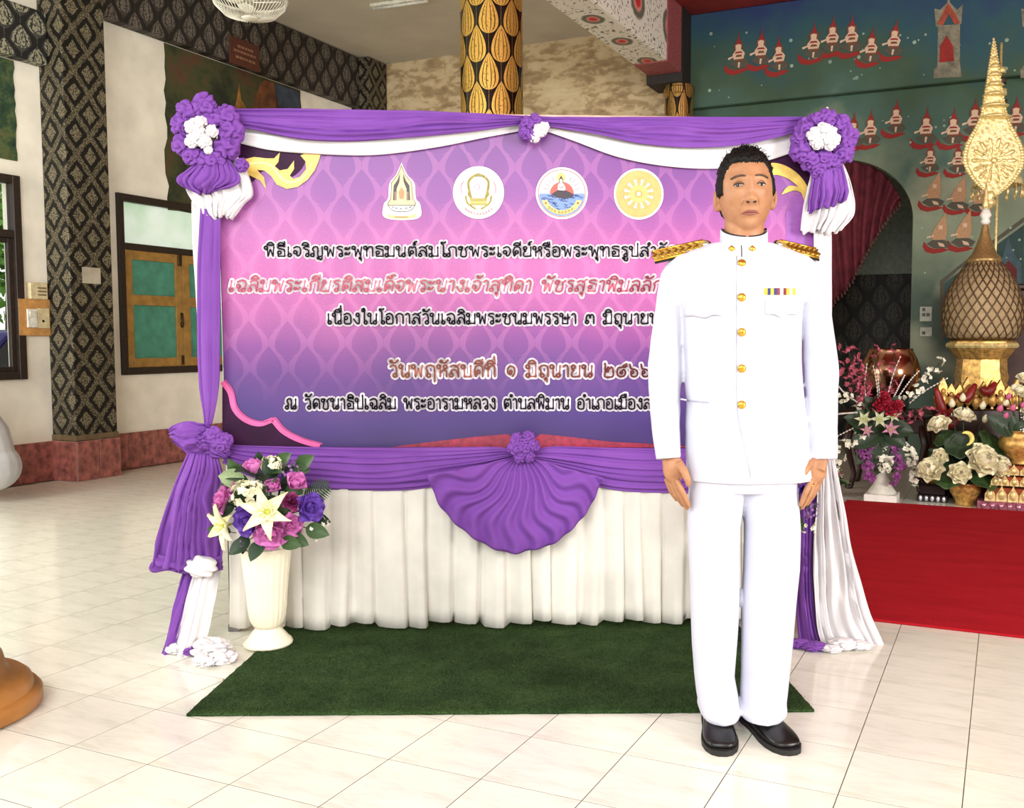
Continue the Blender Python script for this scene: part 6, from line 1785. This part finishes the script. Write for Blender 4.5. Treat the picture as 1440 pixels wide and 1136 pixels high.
for u, v, r, y, d in [(1378,648,24,-.14,(.2,-1,.4)),(1349,665,16,-.16,(-.2,-1,.2)),(1404,658,18,-.12,(.4,-1,.3)),(1310,662,19,-.08,(-.6,-.8,.6)),(1322,600,17,.0,(-.5,-.4,.9)),(1354,588,17,.03,(.1,-.4,1)),(1322,642,12,-.05,(-.3,-1,.3))]:
    bloom(LOTUS, lo, lp(u, v, y), d, r * ls_, u); lst.tube([(0, 0, .16), lp((u + 1357) / 2, (v + 690) / 2, y * .4), lp(u, v, y)], .005, 6)
for u, v, r in [(1339,568,9),(1354,560,9),(1382,571,9),(1385,590,9)]:
    bloom(BUDW, lo, lp(u, v), (.1 * (u - 1360) / 20, -.15, 1), r * ls_); lst.tube([(0, 0, .16), lp((u + 1357) / 2, 640), lp(u, v + 8)], .005, 6)
for u, v, R, d, y in [(1350,628,22,(-.3,-.8,.6),-.06),(1390,628,24,(.5,-.6,.6),-.05),(1335,672,20,(-.5,-.7,.6),-.1),(1375,676,26,(.3,-.5,.8),-.1),(1330,620,16,(-.6,-.3,.8),.03)]:
    b = MB(); lotus_leaf(b, orient(d), R * ls_); o = b.obj('lotus_leaf', GREEN if R != 22 else GREEN2, lo, True, lp(u, v, y)); o.modifiers.new('thickness', 'SOLIDIFY').thickness = .003
    lst.tube([(0, 0, .16), lp((u + 1357) / 2, (v + 690) / 2, y * .5), lp(u, v, y)], .006, 6)
lst.obj('stems', GREEN2, lo, kind='stuff')
b = MB(); L = [lp(1358 + 9 * cos(a) , 617 + 9 * sin(a), -.1) for a in [radians(-120 + 20 * k) for k in range(11)]]; b.tube(L, [.006 + .012 * sin(pi * k / 10) for k in range(11)], 8); b.obj('yellow_ornament', plain('pale_yellow', (236, 220, 120), .5), lo)
for k, (u, v) in enumerate([(1330,600),(1310,630),(1345,610),(1395,605),(1370,610),(1320,650),(1400,640),(1362,640)]):
    a = lp(1357, 670, 0); c = lp(u, v, .05); leaf(LEAF2, lo, a, c - a, (c - a).length, (0, -1, .2))
# small dark jewelled stand beside the pot
q = RP(1312, 706, 7.42); q.z = 0; js = thing('jewelled_stand', 'low dark stand set with clear gems, left of the gold pot', 'stand', q, TH)
b = MB(); b.cbox(-.17, .17, -.12, .12, 0, .05, .006); b.cbox(-.14, .14, -.1, .1, .05, .12, .006); b.obj('stand_body', plain('black_lacquer', (26, 18, 20), .3), js, 30); js.scale = (.62, .8, 1)
for k in range(5):
    b = MB(); b.sphere((-.13 + .065 * k, -.122, .026), (.022, .012, .022), 8, 6); b.obj('gem', plain('clear_gem', (206, 206, 214), .1, .6), js)
q = RP(1318, 690, 7.55); b = MB(); b.lathe([(.045, 0), (.075, .05), (.082, .09), (.074, .09), (.05, .04)], 24); ob = b.obj('small_gold_bowl', GOLD2, None, True, (js.location.x, js.location.y, .12)); tag(ob, 'small gold bowl on the low jewelled stand', 'bowl')

# ---- great beaded bud on a gold pedestal
DY = 8.35
dc = RP(1377, 620, DY); dc.z = 0; ds = dc.y / FPX
zc_ = lambda v: at_y(1377, v, dc.y).z
ped = thing('gold_pedestal', 'tall octagonal gold pedestal under the beaded bud', 'pedestal', dc, TH)
prof = [(60, 700), (60, 660), (52, 650), (48, 600), (42, 590), (36, 545), (34, 538), (36, 530), (34, 522), (33, 505), (38, 498), (42, 492), (45, 486), (44, 480), (38, 477)]
b = MB(); b.lathe([(r * ds, max(0, zc_(v))) for r, v in prof], 8); b.obj('pedestal_body', GOLD2, ped, 30)
b = MB(); b.lathe([(46 * ds, zc_(489)), (48 * ds, zc_(486)), (46 * ds, zc_(482))], 8, caps=False); b.obj('pedestal_lip', GOLD3, ped, 30)
bud = thing('beaded_bud', 'large bud of beaded lattice with a jewelled spire on the gold pedestal', 'ornament', dc + Vector((0, 0, zc_(477))), TH)
z0 = zc_(477)
bp = [(38, 477), (46, 474), (50, 466), (53, 452), (53.5, 441), (51, 425), (46, 408), (38, 392), (30, 380), (24, 372), (20, 367)]
fine = crom([(r, v, 0) for r, v in bp], 40)
SILV = NT('glass_beads', 0.3, 0.3); _v = SILV.voro(300); SILV.base(SILV.ramp(_v, [(0, (226, 204, 164)), (.6, (160, 136, 98))])); SILV.bump(_v, .6, .004); SILV = SILV.mat
b = MB(); b.lathe([(p.x * ds, zc_(p.y) - z0) for p in fine], 48); b.obj('bud_body', SILV, bud)
b = MB()
for k in range(26):
    for sg in (-1, 1):
        L = []
        for j in range(0, 41, 2):
            p = fine[j]; a = 2 * pi * k / 26 + sg * j / 40 * 1.5; L.append((p.x * ds * 1.012 * cos(a), p.x * ds * 1.012 * sin(a), zc_(p.y) - z0))
        b.tube(L, .0055, 4, caps=False)
b.obj('bead_netting', plain('dark_bead', (96, 76, 50), .4, .4), bud, kind='stuff')
b = MB(); b.lathe([(20 * ds, zc_(370) - z0), (23 * ds, zc_(368) - z0), (21 * ds, zc_(363) - z0), (16 * ds, zc_(357) - z0), (11 * ds, zc_(345) - z0), (7 * ds, zc_(333) - z0), (4 * ds, zc_(318) - z0), (3.4 * ds, zc_(312) - z0)], 24, fn=lambda a, z: 1 + .06 * abs(sin(8 * a))); b.obj('bud_neck', plain('bead_gold', (170, 140, 90), .35, .6, .2, 90), bud)
b = MB(); b.lathe([(4 * ds, zc_(316) - z0), (7 * ds, zc_(312) - z0), (5 * ds, zc_(308) - z0), (8 * ds, zc_(303) - z0), (6 * ds, zc_(298) - z0), (4 * ds, zc_(293) - z0)], 16); b.obj('white_knops', PEARL, bud)
b = MB(); b.lathe([(4 * ds, zc_(294) - z0), (4.6 * ds, zc_(288) - z0), (3 * ds, zc_(280) - z0), (2 * ds, zc_(268) - z0), (.4 * ds, zc_(257) - z0)], 14); b.obj('finial', GOLD3, bud)

# ---- gilded ceremonial fan on a pole
FY = 8.85
fc = RP(1396, 620, FY); fc.z = 0; fs_ = fc.y / FPX
def fp(u, v): q = at_y(u, v, fc.y) - fc; return (q.x, q.z)
FILI = NT('gold_filigree', 0.4, 0.25); _v = FILI.voro(26, 'DISTANCE_TO_EDGE'); FILI.base(FILI.ramp(_v, [(0.0, (246, 230, 172)), (.25, (226, 202, 138)), (.6, (160, 130, 78))])); FILI.bump(_v, .5, .02); FILI = FILI.mat
fan = thing('ceremonial_fan', 'tall gilded filigree fan with a pointed crown on a gold pole', 'ornament', fc)
half = [(0, 278), (10, 270), (18, 264), (30, 252), (40, 236), (43, 222), (40, 206), (32, 190), (24, 176), (18, 160), (14, 140), (10, 118), (7, 96), (4, 78), (1.5, 62), (0, 56)]
pts = crom([(r, v, 0) for r, v in half], 60)
out_ = [fp(1397 + p.x * (1 + .05 * sin(k * 1.9)), p.y) for k, p in enumerate(pts)] + [fp(1397 - p.x * (1 + .05 * sin(k * 1.9)), p.y) for k, p in enumerate(pts[::-1])][1:-1]
b = MB(); b.slab(out_, -.012, .012); b.obj('fan_plate', FILI, fan, 30)
b = MB()
for k in range(1, 60):                                # scrollwork ring along the rim
    p = pts[k]
    for sg in (-1, 1):
        x, z = fp(1397 + sg * p.x * .94, p.y); r = .010 + .012 * min(1, p.x / 40); b.sphere((x, -.012, z), (r, .012, r), 8, 6)
b.obj('rim_scrolls', GOLD3, fan, kind='stuff')
for rr_, n_ in ((.17, 14), (.10, 10), (.05, 6)):
    b = MB(); cx_, cz_ = fp(1397, 226)
    for k in range(n_):
        a = 2 * pi * k / n_; M = Matrix.Translation((cx_ + rr_ * .55 * cos(a), -.016, cz_ + rr_ * .55 * sin(a))) @ Matrix.Rotation(pi / 2, 4, 'X') @ Matrix.Rotation(a - pi / 2, 4, 'Z')
        petal(b, M, rr_ * .55, rr_ * .16, -.5, .15, 4)
    o = b.obj('petal_ring', GOLD3, fan, kind='stuff'); o.modifiers.new('thickness', 'SOLIDIFY').thickness = .004
b = MB(); cx_, cz_ = fp(1397, 226); b.sphere((cx_, -.02, cz_), (.026, .016, .026), 14, 10); b.obj('boss', GOLD3, fan)
for v in (168, 152, 136, 122, 108, 96, 86):           # tiers of the crown
    b = MB(); x, z = fp(1398, v); w = (v - 60) * .17 * fs_; b.lathe([(w, 0), (w * 1.25, .012), (w * .8, .03), (w * .6, .04)], 14, (x, -.005, z)); b.obj('crown_tier', GOLD3, fan)
b = MB(); x, z = fp(1397, 62); b.lathe([(.012, 0), (.02, .02), (.010, .04), (.005, .09), (.012, .10), (.001, .115)], 10, (x, 0, z - .06)); b.obj('tip', GOLD3, fan)
b = MB(); x, z = fp(1391, 279); b.lathe([(.02, -.06), (.05, -.03), (.06, 0), (.03, .03), (.055, .05), (.03, .09)], 16, (x, 0, z - .03)); b.obj('collar', GOLD3, fan)
b = MB(); x0_, z0_ = fp(1391, 284); b.tube([(x0_, 0, 0), (x0_, 0, z0_)], .012, 10); b.obj('pole', GOLD3, fan)
b = MB(); b.lathe([(.16, 0), (.16, .03), (.05, .07), (.02, .10)], 20, (x0_, 0, 0)); b.obj('base', GOLD2, fan)
# ---- tiered umbrella behind it, with hanging drops
uc2 = RP(1410, 610, 9.15); uc2.z = 0; um = thing('tiered_parasol', 'gold ceremonial parasol with hanging drops behind the filigree fan', 'parasol', uc2)
def up2(u, v): q = at_y(u, v, uc2.y) - uc2; return Vector((q.x, 0, q.z))
us_ = uc2.y / FPX
px_, pz_ = up2(1402, 280).x, 0
b = MB(); b.tube([(px_, 0, 0), (px_, 0, up2(1402, 60).z)], .012, 8); b.obj('pole', GOLD3, um)
b = MB(); b.lathe([(.14, 0), (.14, .03), (.03, .08)], 18, (px_, 0, 0)); b.obj('base', GOLD2, um)
for k, (v, r) in enumerate([(262, 33), (168, 11), (150, 10), (134, 9), (118, 8), (104, 7)]):
    z = up2(1402, v).z; R_ = r * us_; b = MB(); h = 10 * us_ * (1 if k == 0 else .8)
    b.lathe([(R_ * .5, h * 1.1), (R_ * .95, h), (R_, 0), (R_ * .97, 0), (R_ * .9, h * .9)], 32, (px_, 0, z), caps=False); b.obj('tier', FILI if k == 0 else (GOLD3 if k % 2 else plain('dark_tier', (60, 48, 36), .5)), um)
for k in range(16):
    a = 2 * pi * k / 16; R_ = 33 * us_; z = up2(1402, 262).z; b = MB(); b.lathe([(.001, -.11), (.012, -.085), (.016, -.07), (.006, -.05), (.004, 0)], 8, (px_ + R_ * cos(a), R_ * sin(a), z)); b.obj('hanging_drop', GOLD3, um)

# ---- gilded carvings, gold vase with pink lotus, tiered petal stand at the right edge
NY = 7.7
nc = RP(1382, 640, NY); nc.z = 0; nv_ = thing('gilded_carving', 'gilded carved cresting with red panels behind the lotus flowers', 'carving', nc)
ns_ = nc.y / FPX
def np_(u, v, y=0.0): return at_y(u, v, nc.y + y) - nc
b = MB(); p0 = np_(1318, 590); p1 = np_(1470, 575); b.cbox(p0.x, p1.x, -.04, .12, 0, p1.z, .01); b.obj('carving_base', WOOD, nv_, 30)
rg = random.Random(77)
for k in range(12):
    u = 1326 + 11.5 * k; b = MB(); p = np_(u, 575, -.05); hgt = rg.uniform(30, 48) * ns_
    P_ = [(-.05, 0), (-.065, hgt * .35), (-.03, hgt * .55), (-.035, hgt * .72), (0, hgt), (.03, hgt * .70), (.028, hgt * .55), (.065, hgt * .35), (.05, 0)]
    b.slab([(p.x + x, p.z + z) for x, z in P_], p.y, p.y + .03); b.sphere((p.x, p.y, p.z + hgt * .3), (.035, .025, .05), 10, 8); b.sphere((p.x, p.y, p.z + hgt * .55), (.02, .018, .025), 8, 6)
    b.obj('flame_crest', GOLD2, nv_, 40)
for k, (ua, va, ub, vb_) in enumerate([(1316,545,1340,575),(1345,555,1372,540),(1325,590,1350,580),(1380,545,1400,538)]):
    b = MB(); L = crom([np_(ua, va, -.1), np_((ua+ub)/2, max(va, vb_) + 6, -.11), np_(ub, vb_, -.1)], 10); b.tube(L, [.015 + .02 * sin(pi * j / 10) for j in range(11)], 8); b.obj('red_scroll', plain('lacquer_red', (134, 28, 26), .4), nv_)
gv_c = RP(1430, 655, 7.45); gv_c.z = 0
tz_ = at_y(1430, 662, gv_c.y).z
st_c = RP(1432, 714, 7.35); st_c.z = 0
st = thing('petal_stand', 'tiered gold lotus petal stand on a pink mirrored base at the right edge', 'stand', st_c, TH)
zt1 = max(.30, at_y(1432, 662, st_c.y).z)
b = MB(); b.cbox(-.36, .36, -.2, .2, 0, .06, .006); b.obj('mirror_base', plain('pink_mirror', (176, 110, 130), .2, .5, .4, 30), st, 30)
for k in range(9):
    b = MB(); b.sphere((-.30 + .075 * k, -.205, .03), (.024, .012, .022), 6, 4); b.obj('mirror_gem', plain('rose_gem', (206, 150, 170), .1, .6), st)
st.scale = (.74, 1, 1)
for tier, (z, hw, n_, h) in enumerate(((.06, .30, 6, .10), (.165, .25, 6, .07), (.24, .20, 4, .07))):
    b = MB(); b.cbox(-hw + .02, hw - .02, -.14 + .02 * tier, .14, z, z + h * .9, .006); b.obj('tier_core', plain('lacquer_red_gold', (150, 70, 40), .35, .3), st, 30)
    for k in range(n_):
        x = -hw + hw * 2 * (k + .5) / n_; b = MB(); w = hw / n_ * .95
        P_ = [(x - w, z), (x - w * .95, z + h * .45), (x - w * .3, z + h * .82), (x, z + h * 1.08), (x + w * .3, z + h * .82), (x + w * .95, z + h * .45), (x + w, z)]
        y = -.15 + .02 * tier; b.slab(P_, y, y + .02); b.sphere((x, y, z + h * .42), (w * .62, .018, h * .36), 10, 8); b.obj('lotus_petal', GOLD3, st, 40)
gv = thing('gold_vase', 'round gold embossed vase standing on the petal stand', 'vase', Vector((st_c.x, st_c.y, .31)), TH)
b = MB(); b.lathe([(.07, 0), (.075, .01), (.06, .03), (.11, .07), (.145, .13), (.135, .18), (.10, .215), (.115, .235), (.12, .24), (.10, .235), (.08, .2)], 36, fn=lambda a, z: 1 + (.03 * sin(9 * a + 30 * z) if .05 < z < .19 else 0)); b.obj('vase_body', GOLD2, gv)
pl_ = thing('lotus_bunch', 'bunch of pink and white lotus buds in the gold vase', 'bouquet', Vector((st_c.x, st_c.y, .31)))
def pp(u, v, y=-.05): return at_y(u, v, st_c.y + y) - pl_.location
for u, v, r, me in [(1406,575,9,BUDP),(1418,558,8,BUDP),(1424,574,9,BUDP),(1414,585,8,BUDP),(1414,567,8,BUDW),(1432,552,12,LOTUS),(1440,535,12,LOTUS),(1425,545,8,BUDW),(1445,580,12,LOTUS),(1450,560,14,LOTUS),(1438,570,8,BUDP)]:
    bloom(me, pl_, pp(u, v), (.1, -.6, .8), r * st_c.y / FPX, u)
b = MB()
for u, v in [(1406,575),(1418,558),(1424,574),(1432,552),(1440,535),(1445,580)]: b.tube([(0, 0, .2), pp(u, v)], .005, 5)
b.obj('stems', GREEN2, pl_, kind='stuff')
for k in range(8):
    a = pp(1428, 612); c = pp(1400 + 9 * k, 590 + (k % 3) * 6, -.08); leaf(LEAF2, pl_, a, c - a, (c - a).length * 1.2, (0, -1, .2))
for u, v in ((1438, 588), (1437, 605)):
    bloom(SPRIG, pl_, pp(u, v, -.1), (0, -1, .2), .03)
# dark altar cabinet behind, closing the view under the gilded things
q = RP(1500, 600, 9.55); cab = thing('altar_cabinet', 'dark altar cabinet behind the gold pedestal', 'cabinet', Vector((q.x, q.y, 0)), TH)
b = MB(); b.cbox(-.75, 1.2, -.3, .3, .06, 1.62, .01); b.obj('cabinet_body', WOOD, cab, 30)
b = MB(); b.cbox(-.80, 1.25, -.34, .32, 1.62, 1.67, .012); b.obj('cabinet_top', WOOD, cab, 30)
b = MB(); b.cbox(-.72, 1.17, -.28, .28, 0, .06, .004); b.obj('plinth', plain('black_lacquer', (26, 18, 20), .3), cab, 30)
for k in range(3):
    b = MB(); b.cbox(-.70 + .64 * k, -.12 + .64 * k, -.318, -.30, .14, 1.38, .006); d = b.obj('cabinet_door', plain('door_wood', (58, 28, 20), .4, 0, .3, 10), cab, 30)
    b = MB(); b.sphere((-.18 + .64 * k, -.33, .8), .018, 8, 6); b.obj('knob', GOLD2, d)

# ================================================================== SMALL THINGS AROUND THE HALL
# ---- orbit fan hanging from the ceiling
fq = at_y(351, -1, 6.15)
fanc = thing('ceiling_fan', 'white caged ceiling fan hanging near the patterned beam', 'fan', Vector((fq.x, fq.y, fq.z - .06)))
FW = plain('fan_white', (224, 222, 206), .5)
b = MB(); R_ = .225; b.tube([(R_ * cos(a), R_ * sin(a), .06) for a in [2*pi*k/40 for k in range(41)]], .008, 8, caps=False); b.obj('cage_ring', FW, fanc)
b = MB()
for k in range(56):
    a = 2*pi*k/56; b.tube([(R_*cos(a), R_*sin(a), .06), (R_*.95*cos(a), R_*.95*sin(a), .02), (R_*.7*cos(a), R_*.7*sin(a), -.035), (R_*.35*cos(a), R_*.35*sin(a), -.052), (.04*cos(a), .04*sin(a), -.055)], .0022, 4)
b.obj('cage_wires', FW, fanc, kind='stuff')
b = MB(); b.lathe([(.05, -.06), (.055, -.052), (.05, -.045)], 20); b.obj('cage_cap', FW, fanc)
b = MB(); b.lathe([(.03, .05), (.06, .07), (.065, .14), (.05, .18), (.03, .19)], 24); b.obj('motor', FW, fanc)
for k in range(3):
    b = MB(); M = Matrix.Rotation(2*pi*k/3, 4, 'Z') @ Matrix.Translation((.03, 0, .04)) @ Matrix.Rotation(-pi/2, 4, 'Z') @ Matrix.Rotation(.4, 4, 'Y'); petal(b, M, .16, .06, .1, 0, 5); o = b.obj('blade', FW, fanc); o.modifiers.new('thickness', 'SOLIDIFY').thickness = .003
b = MB()
for k in range(4):
    a = 2*pi*k/4 + .3; b.tube([(R_*cos(a), R_*sin(a), .06), (R_*.8*cos(a), R_*.8*sin(a), .17), (.05*cos(a), .05*sin(a), .19)], .004, 6)
b.obj('cage_arm', FW, fanc, kind='stuff')
b = MB(); b.tube([(0, 0, .18), (0, 0, CEIL - fanc.location.z)], .012, 8); b.obj('rod', FW, fanc)
b = MB(); b.lathe([(.05, 0), (.05, -.03), (.02, -.06)], 18, (0, 0, CEIL - fanc.location.z)); b.obj('ceiling_cap', FW, fanc)

# ---- fluorescent fitting on the ceiling
a_ = at_z(522, 10, CEIL - .03); c_ = at_z(606, -2, CEIL - .03)
d_ = c_ - a_; tl_ = thing('ceiling_light', 'thin unlit white tube light on the grey ceiling', 'light', a_ + Vector((0, 0, .03)), atan2(d_.y, d_.x))
b = MB(); b.cbox(0, d_.length, -.03, .03, -.035, -.002, .005); b.obj('housing', FW, tl_, 30)
b = MB(); b.tube([(.03, 0, -.05), (d_.length - .03, 0, -.05)], .014, 10); b.obj('tube', plain('tube_glass', (226, 226, 216), .3), tl_)

# ---- wooden switch boards left of the pier
WOODL = plain('light_wood', (206, 152, 88), .5, 0, .15, 14); IVORY = plain('ivory_plastic', (222, 206, 164), .45)
def board_at(u0, v0, u1, v1, name, label, cat, d):
    a = room_x(u0, v1, WL + d); c = room_x(u1, v0, WL + d)
    return thing(name, label, cat, ROT @ Vector((WL + .001, a.y, a.z)), TH), c.y - a.y, c.z - a.z
t, w, h = board_at(27, 421, 70, 472, 'switch_board', 'light wooden board with an ivory switch on the cream wall', 'switch board', .03)
b = MB(); b.cbox(0, .03, 0, w, 0, h, .004); b.obj('board', WOODL, t, 30)
b = MB(); b.cbox(.0305, .045, w * .24, w * .55, h * .22, h * .72, .004); p_ = b.obj('switch', plain('white_plastic', (236, 234, 222), .4), t, 30)
b = MB(); b.cbox(.0452, .052, w * .30, w * .49, h * .50, h * .66, .003); b.obj('rocker', FW, p_, 30)
b = MB(); b.cbox(.0305, .040, w * .57, w * .95, h * .20, h * .75, .004); p_ = b.obj('socket_plate', IVORY, t, 30)
b = MB(); b.sphere((.0405, w * .74, h * .40), (.003, .012, .012), 8, 6); b.obj('hole', plain('hole_dark', (40, 30, 20), .7), p_)
t, w, h = board_at(43, 398, 67, 421, 'door_chime', 'small ivory chime box above the wooden switch board', 'chime', .05)
b = MB(); b.cbox(0, .05, 0, w, .004, h, .006); b.obj('case', IVORY, t, 30)
for k in range(3):
    b = MB(); b.cbox(.0505, .054, w * .4, w * .9, h * (.25 + .2 * k), h * (.33 + .2 * k), .001); b.obj('slot', plain('slot_brown', (130, 110, 74), .6), t, False)
# paper note on the pier
a = room_x(116, 398, PX1 + .002); c = room_x(141, 377, PX1 + .002)
b = MB(); b.cbox(0, .003, a.y, c.y, a.z, c.z, .001); nt2 = b.obj('paper_note', plain('old_paper', (186, 178, 158), .8, 0, .1, 6), None, False, ROT @ Vector((PX1 + .001, 0, 0)), RROT)
tag(nt2, 'small blank pale paper note on the damask pier', 'paper')

# ---- brown flared pedestal at the left edge
pc = at_y(-112, 985, 2.93); pc.z = 0
pd = thing('wooden_pedestal', 'flared brown wooden pedestal foot at the left edge of the floor', 'pedestal', pc)
BRW = plain('varnished_brown_wood', (150, 100, 44), .4, 0, .25, 5)
b = MB(); b.lathe([(.335, 0), (.35, .012), (.35, .05), (.34, .065), (.325, .068), (.322, .078), (.318, .10), (.30, .118), (.26, .126), (.245, .15), (.235, .20), (.21, .235), (.175, .26), (.15, .32), (.135, .42), (.13, .52)], 64); b.obj('foot', BRW, pd, 50); pd.scale = (.96, .96, .86)
b = MB(); b.lathe([(.13, .52), (.15, .54), (.15, .57), (.13, .59), (.12, .64), (.13, .72), (.155, .78), (.165, .80), (.165, .84), (.001, .845)], 64); b.obj('pedestal_top', BRW, pd, 50)

# ---- person crouching at the far left by the wall
pc = Vector((at_y(17, 630, 6.9).x - .27, 6.9, 0))
per = thing('person', 'person in pale grey clothes crouching by the wall at the left edge', 'person', pc)
GREYC = plain('pale_grey_shirt', (196, 196, 198), .85, 0, .05, 8)
bd = MB()
hip = Vector((.10, 0, .30)); chest_ = Vector((-.06, .0, .66)); neck_ = Vector((-.12, 0, .84)); head_ = Vector((-.16, 0, .96))
bd.tube([hip, hip.lerp(chest_, .5) + Vector((.04, 0, 0)), chest_, neck_], [.14, .145, .15, .06], 16)
bd.tube([neck_ - Vector((0, 0, .03)), head_], [.05, .05], 12); bd.sphere(head_ + Vector((0, 0, .05)), (.095, .078, .12), 18, 14)
bd.sphere(head_ + Vector((-.10, 0, .03)), (.02, .012, .02), 8, 6)
for sg in (-1, 1):
    bd.tube([hip + Vector((0, sg*.08, 0)), Vector((-.28, sg*.14, .46)), Vector((-.14, sg*.14, .08))], [.095, .07, .045], 14)
    bd.tube([chest_ + Vector((0, sg*.17, .08)), Vector((-.16, sg*.24, .50)), Vector((-.38, sg*.12, .50))], [.055, .042, .03], 12)
    for k in range(5): bd.tube([Vector((-.38, sg*.12 + (k-2)*.014, .50)), Vector((-.43, sg*.12 + (k-2)*.018, .49)), Vector((-.46 + .01*abs(k-2), sg*.12 + (k-2)*.018, .46))], [.010, .009, .007], 6)
put('body', remesh(bd, 'body', SKIN, .010, 4, .5), per, True)
cl = MB()
cl.tube([hip - Vector((-.02, 0, .02)), hip.lerp(chest_, .5) + Vector((.05, 0, 0)), chest_, neck_ - Vector((0, 0, .02))], [.165, .168, .17, .075], 18)
for sg in (-1, 1): cl.tube([chest_ + Vector((0, sg*.16, .08)), Vector((-.16, sg*.24, .50)), Vector((-.30, sg*.17, .50))], [.075, .062, .05], 14)
put('shirt', remesh(cl, 'shirt', GREYC, .010, 4, .5), per, True)
cl = MB()
for sg in (-1, 1): cl.tube([hip + Vector((.03, sg*.08, -.02)), Vector((-.28, sg*.14, .47)), Vector((-.14, sg*.14, .10))], [.125, .088, .065], 14)
cl.sphere(hip + Vector((.02, 0, -.04)), (.19, .20, .18), 16, 12)
put('trousers', remesh(cl, 'trousers', GREYC, .010, 3, .5), per, True)
for sg in (-1, 1):
    b = MB(); b.sphere((-.20, sg*.14, .04), (.14, .05, .045), 14, 10); b.obj('shoe', LEATHER, per)
b = MB(); b.sphere(head_ + Vector((.015, 0, .075)), (.098, .086, .115), 18, 14, fn=lambda d: 1 if d.x > -.5 or d.z > .4 else .8); b.obj('hair', HAIR, per)

# ---- outside the left window: paving, car and tree
b = MB(); b.box(-40, WL - 0.25, -20, 40, -.2, -.05); pv = room(b, 'ground_outside', plain('pale_concrete', (206, 202, 192), .9, 0, .1, 2))
CARP = plain('car_purple_blue', (48, 40, 112), .25, .3); CG = plain('car_glass', (18, 20, 26), .1); TYRE = plain('tyre', (20, 20, 20), .8)
cq = room_x(4, 500, WL - 2.9)
car = thing('car', 'dark purple car parked outside the left window', 'car', ROT @ Vector((cq.x, cq.y + .3, -.05)), TH)
b = MB()
prof = [(-2.1,.35),(-2.12,.62),(-1.95,.78),(-1.3,.86),(-.75,1.32),(.55,1.36),(1.25,.98),(1.9,.92),(2.1,.80),(2.1,.40),(1.75,.30),(-1.75,.30)]
def carside(x, k): return [(x * (1 - k * 0), y, z) for y, z in prof]
n = len(prof); W_ = .82
vs = [(-W_, y, z) for y, z in prof] + [(W_, y, z) for y, z in prof]
vs = [((x * (.80 if z > 1.1 else 1)), y, z) for x, y, z in vs]
b.add(vs, [tuple(range(n)), tuple(range(2*n-1, n-1, -1))] + [(i, i+n, (i+1) % n + n, (i+1) % n) for i in range(n)]); o = b.obj('car_body', CARP, car, 40); bv = o.modifiers.new('bev', 'BEVEL'); bv.width = .05; bv.segments = 2
for sx in (-1, 1):
    b = MB(); b.add([(sx*(.83 if z < 1.0 else .69), y, z) for y, z in ((-1.1,.92),(-.68,1.27),(-.05,1.30),(-.05,.92))], [(0,1,2,3)]); b.add([(sx*(.83 if z < 1.0 else .69), y, z) for y, z in ((.03,.92),(.03,1.30),(.5,1.30),(1.05,.96))], [(0,1,2,3)])
    b.obj('side_window', CG, car, False, kind='stuff')
    for y in (-1.35, 1.35):
        b = MB(); b.lathe([(.12, -.11), (.30, -.10), (.32, -.05), (.32, .05), (.30, .10), (.12, .11)], 24); o = b.obj('wheel', TYRE, car, 40, (sx * .74, y, .32), (0, pi/2, 0))
tq = room_x(6, 350, WL - 6.0)
tree = thing('tree', 'bright green tree standing outside the left window', 'tree', ROT @ Vector((tq.x, tq.y, -.05)), TH)
b = MB(); b.tube([(0, 0, 0), (.1, 0, 1.0), (0, .1, 2.0), (.1, 0, 2.8)], [.14, .11, .09, .05], 10); b.obj('trunk', plain('bark', (92, 74, 54), .9), tree)
rg = random.Random(3); b = MB()
for k in range(1800):
    d = Vector((rg.gauss(0, .55), rg.gauss(0, .7), 2.6 + rg.gauss(0, .55))); M = Matrix.Translation(d) @ orient((rg.uniform(-1, 1), rg.uniform(-1, 1), rg.uniform(-.2, 1)), rg.uniform(0, 6)); petal(b, M, .14, .05, .2, -.2, 2)
b.obj('crown', plain('tree_green', (96, 150, 52), .6, 0, .3, 3), tree, kind='stuff')
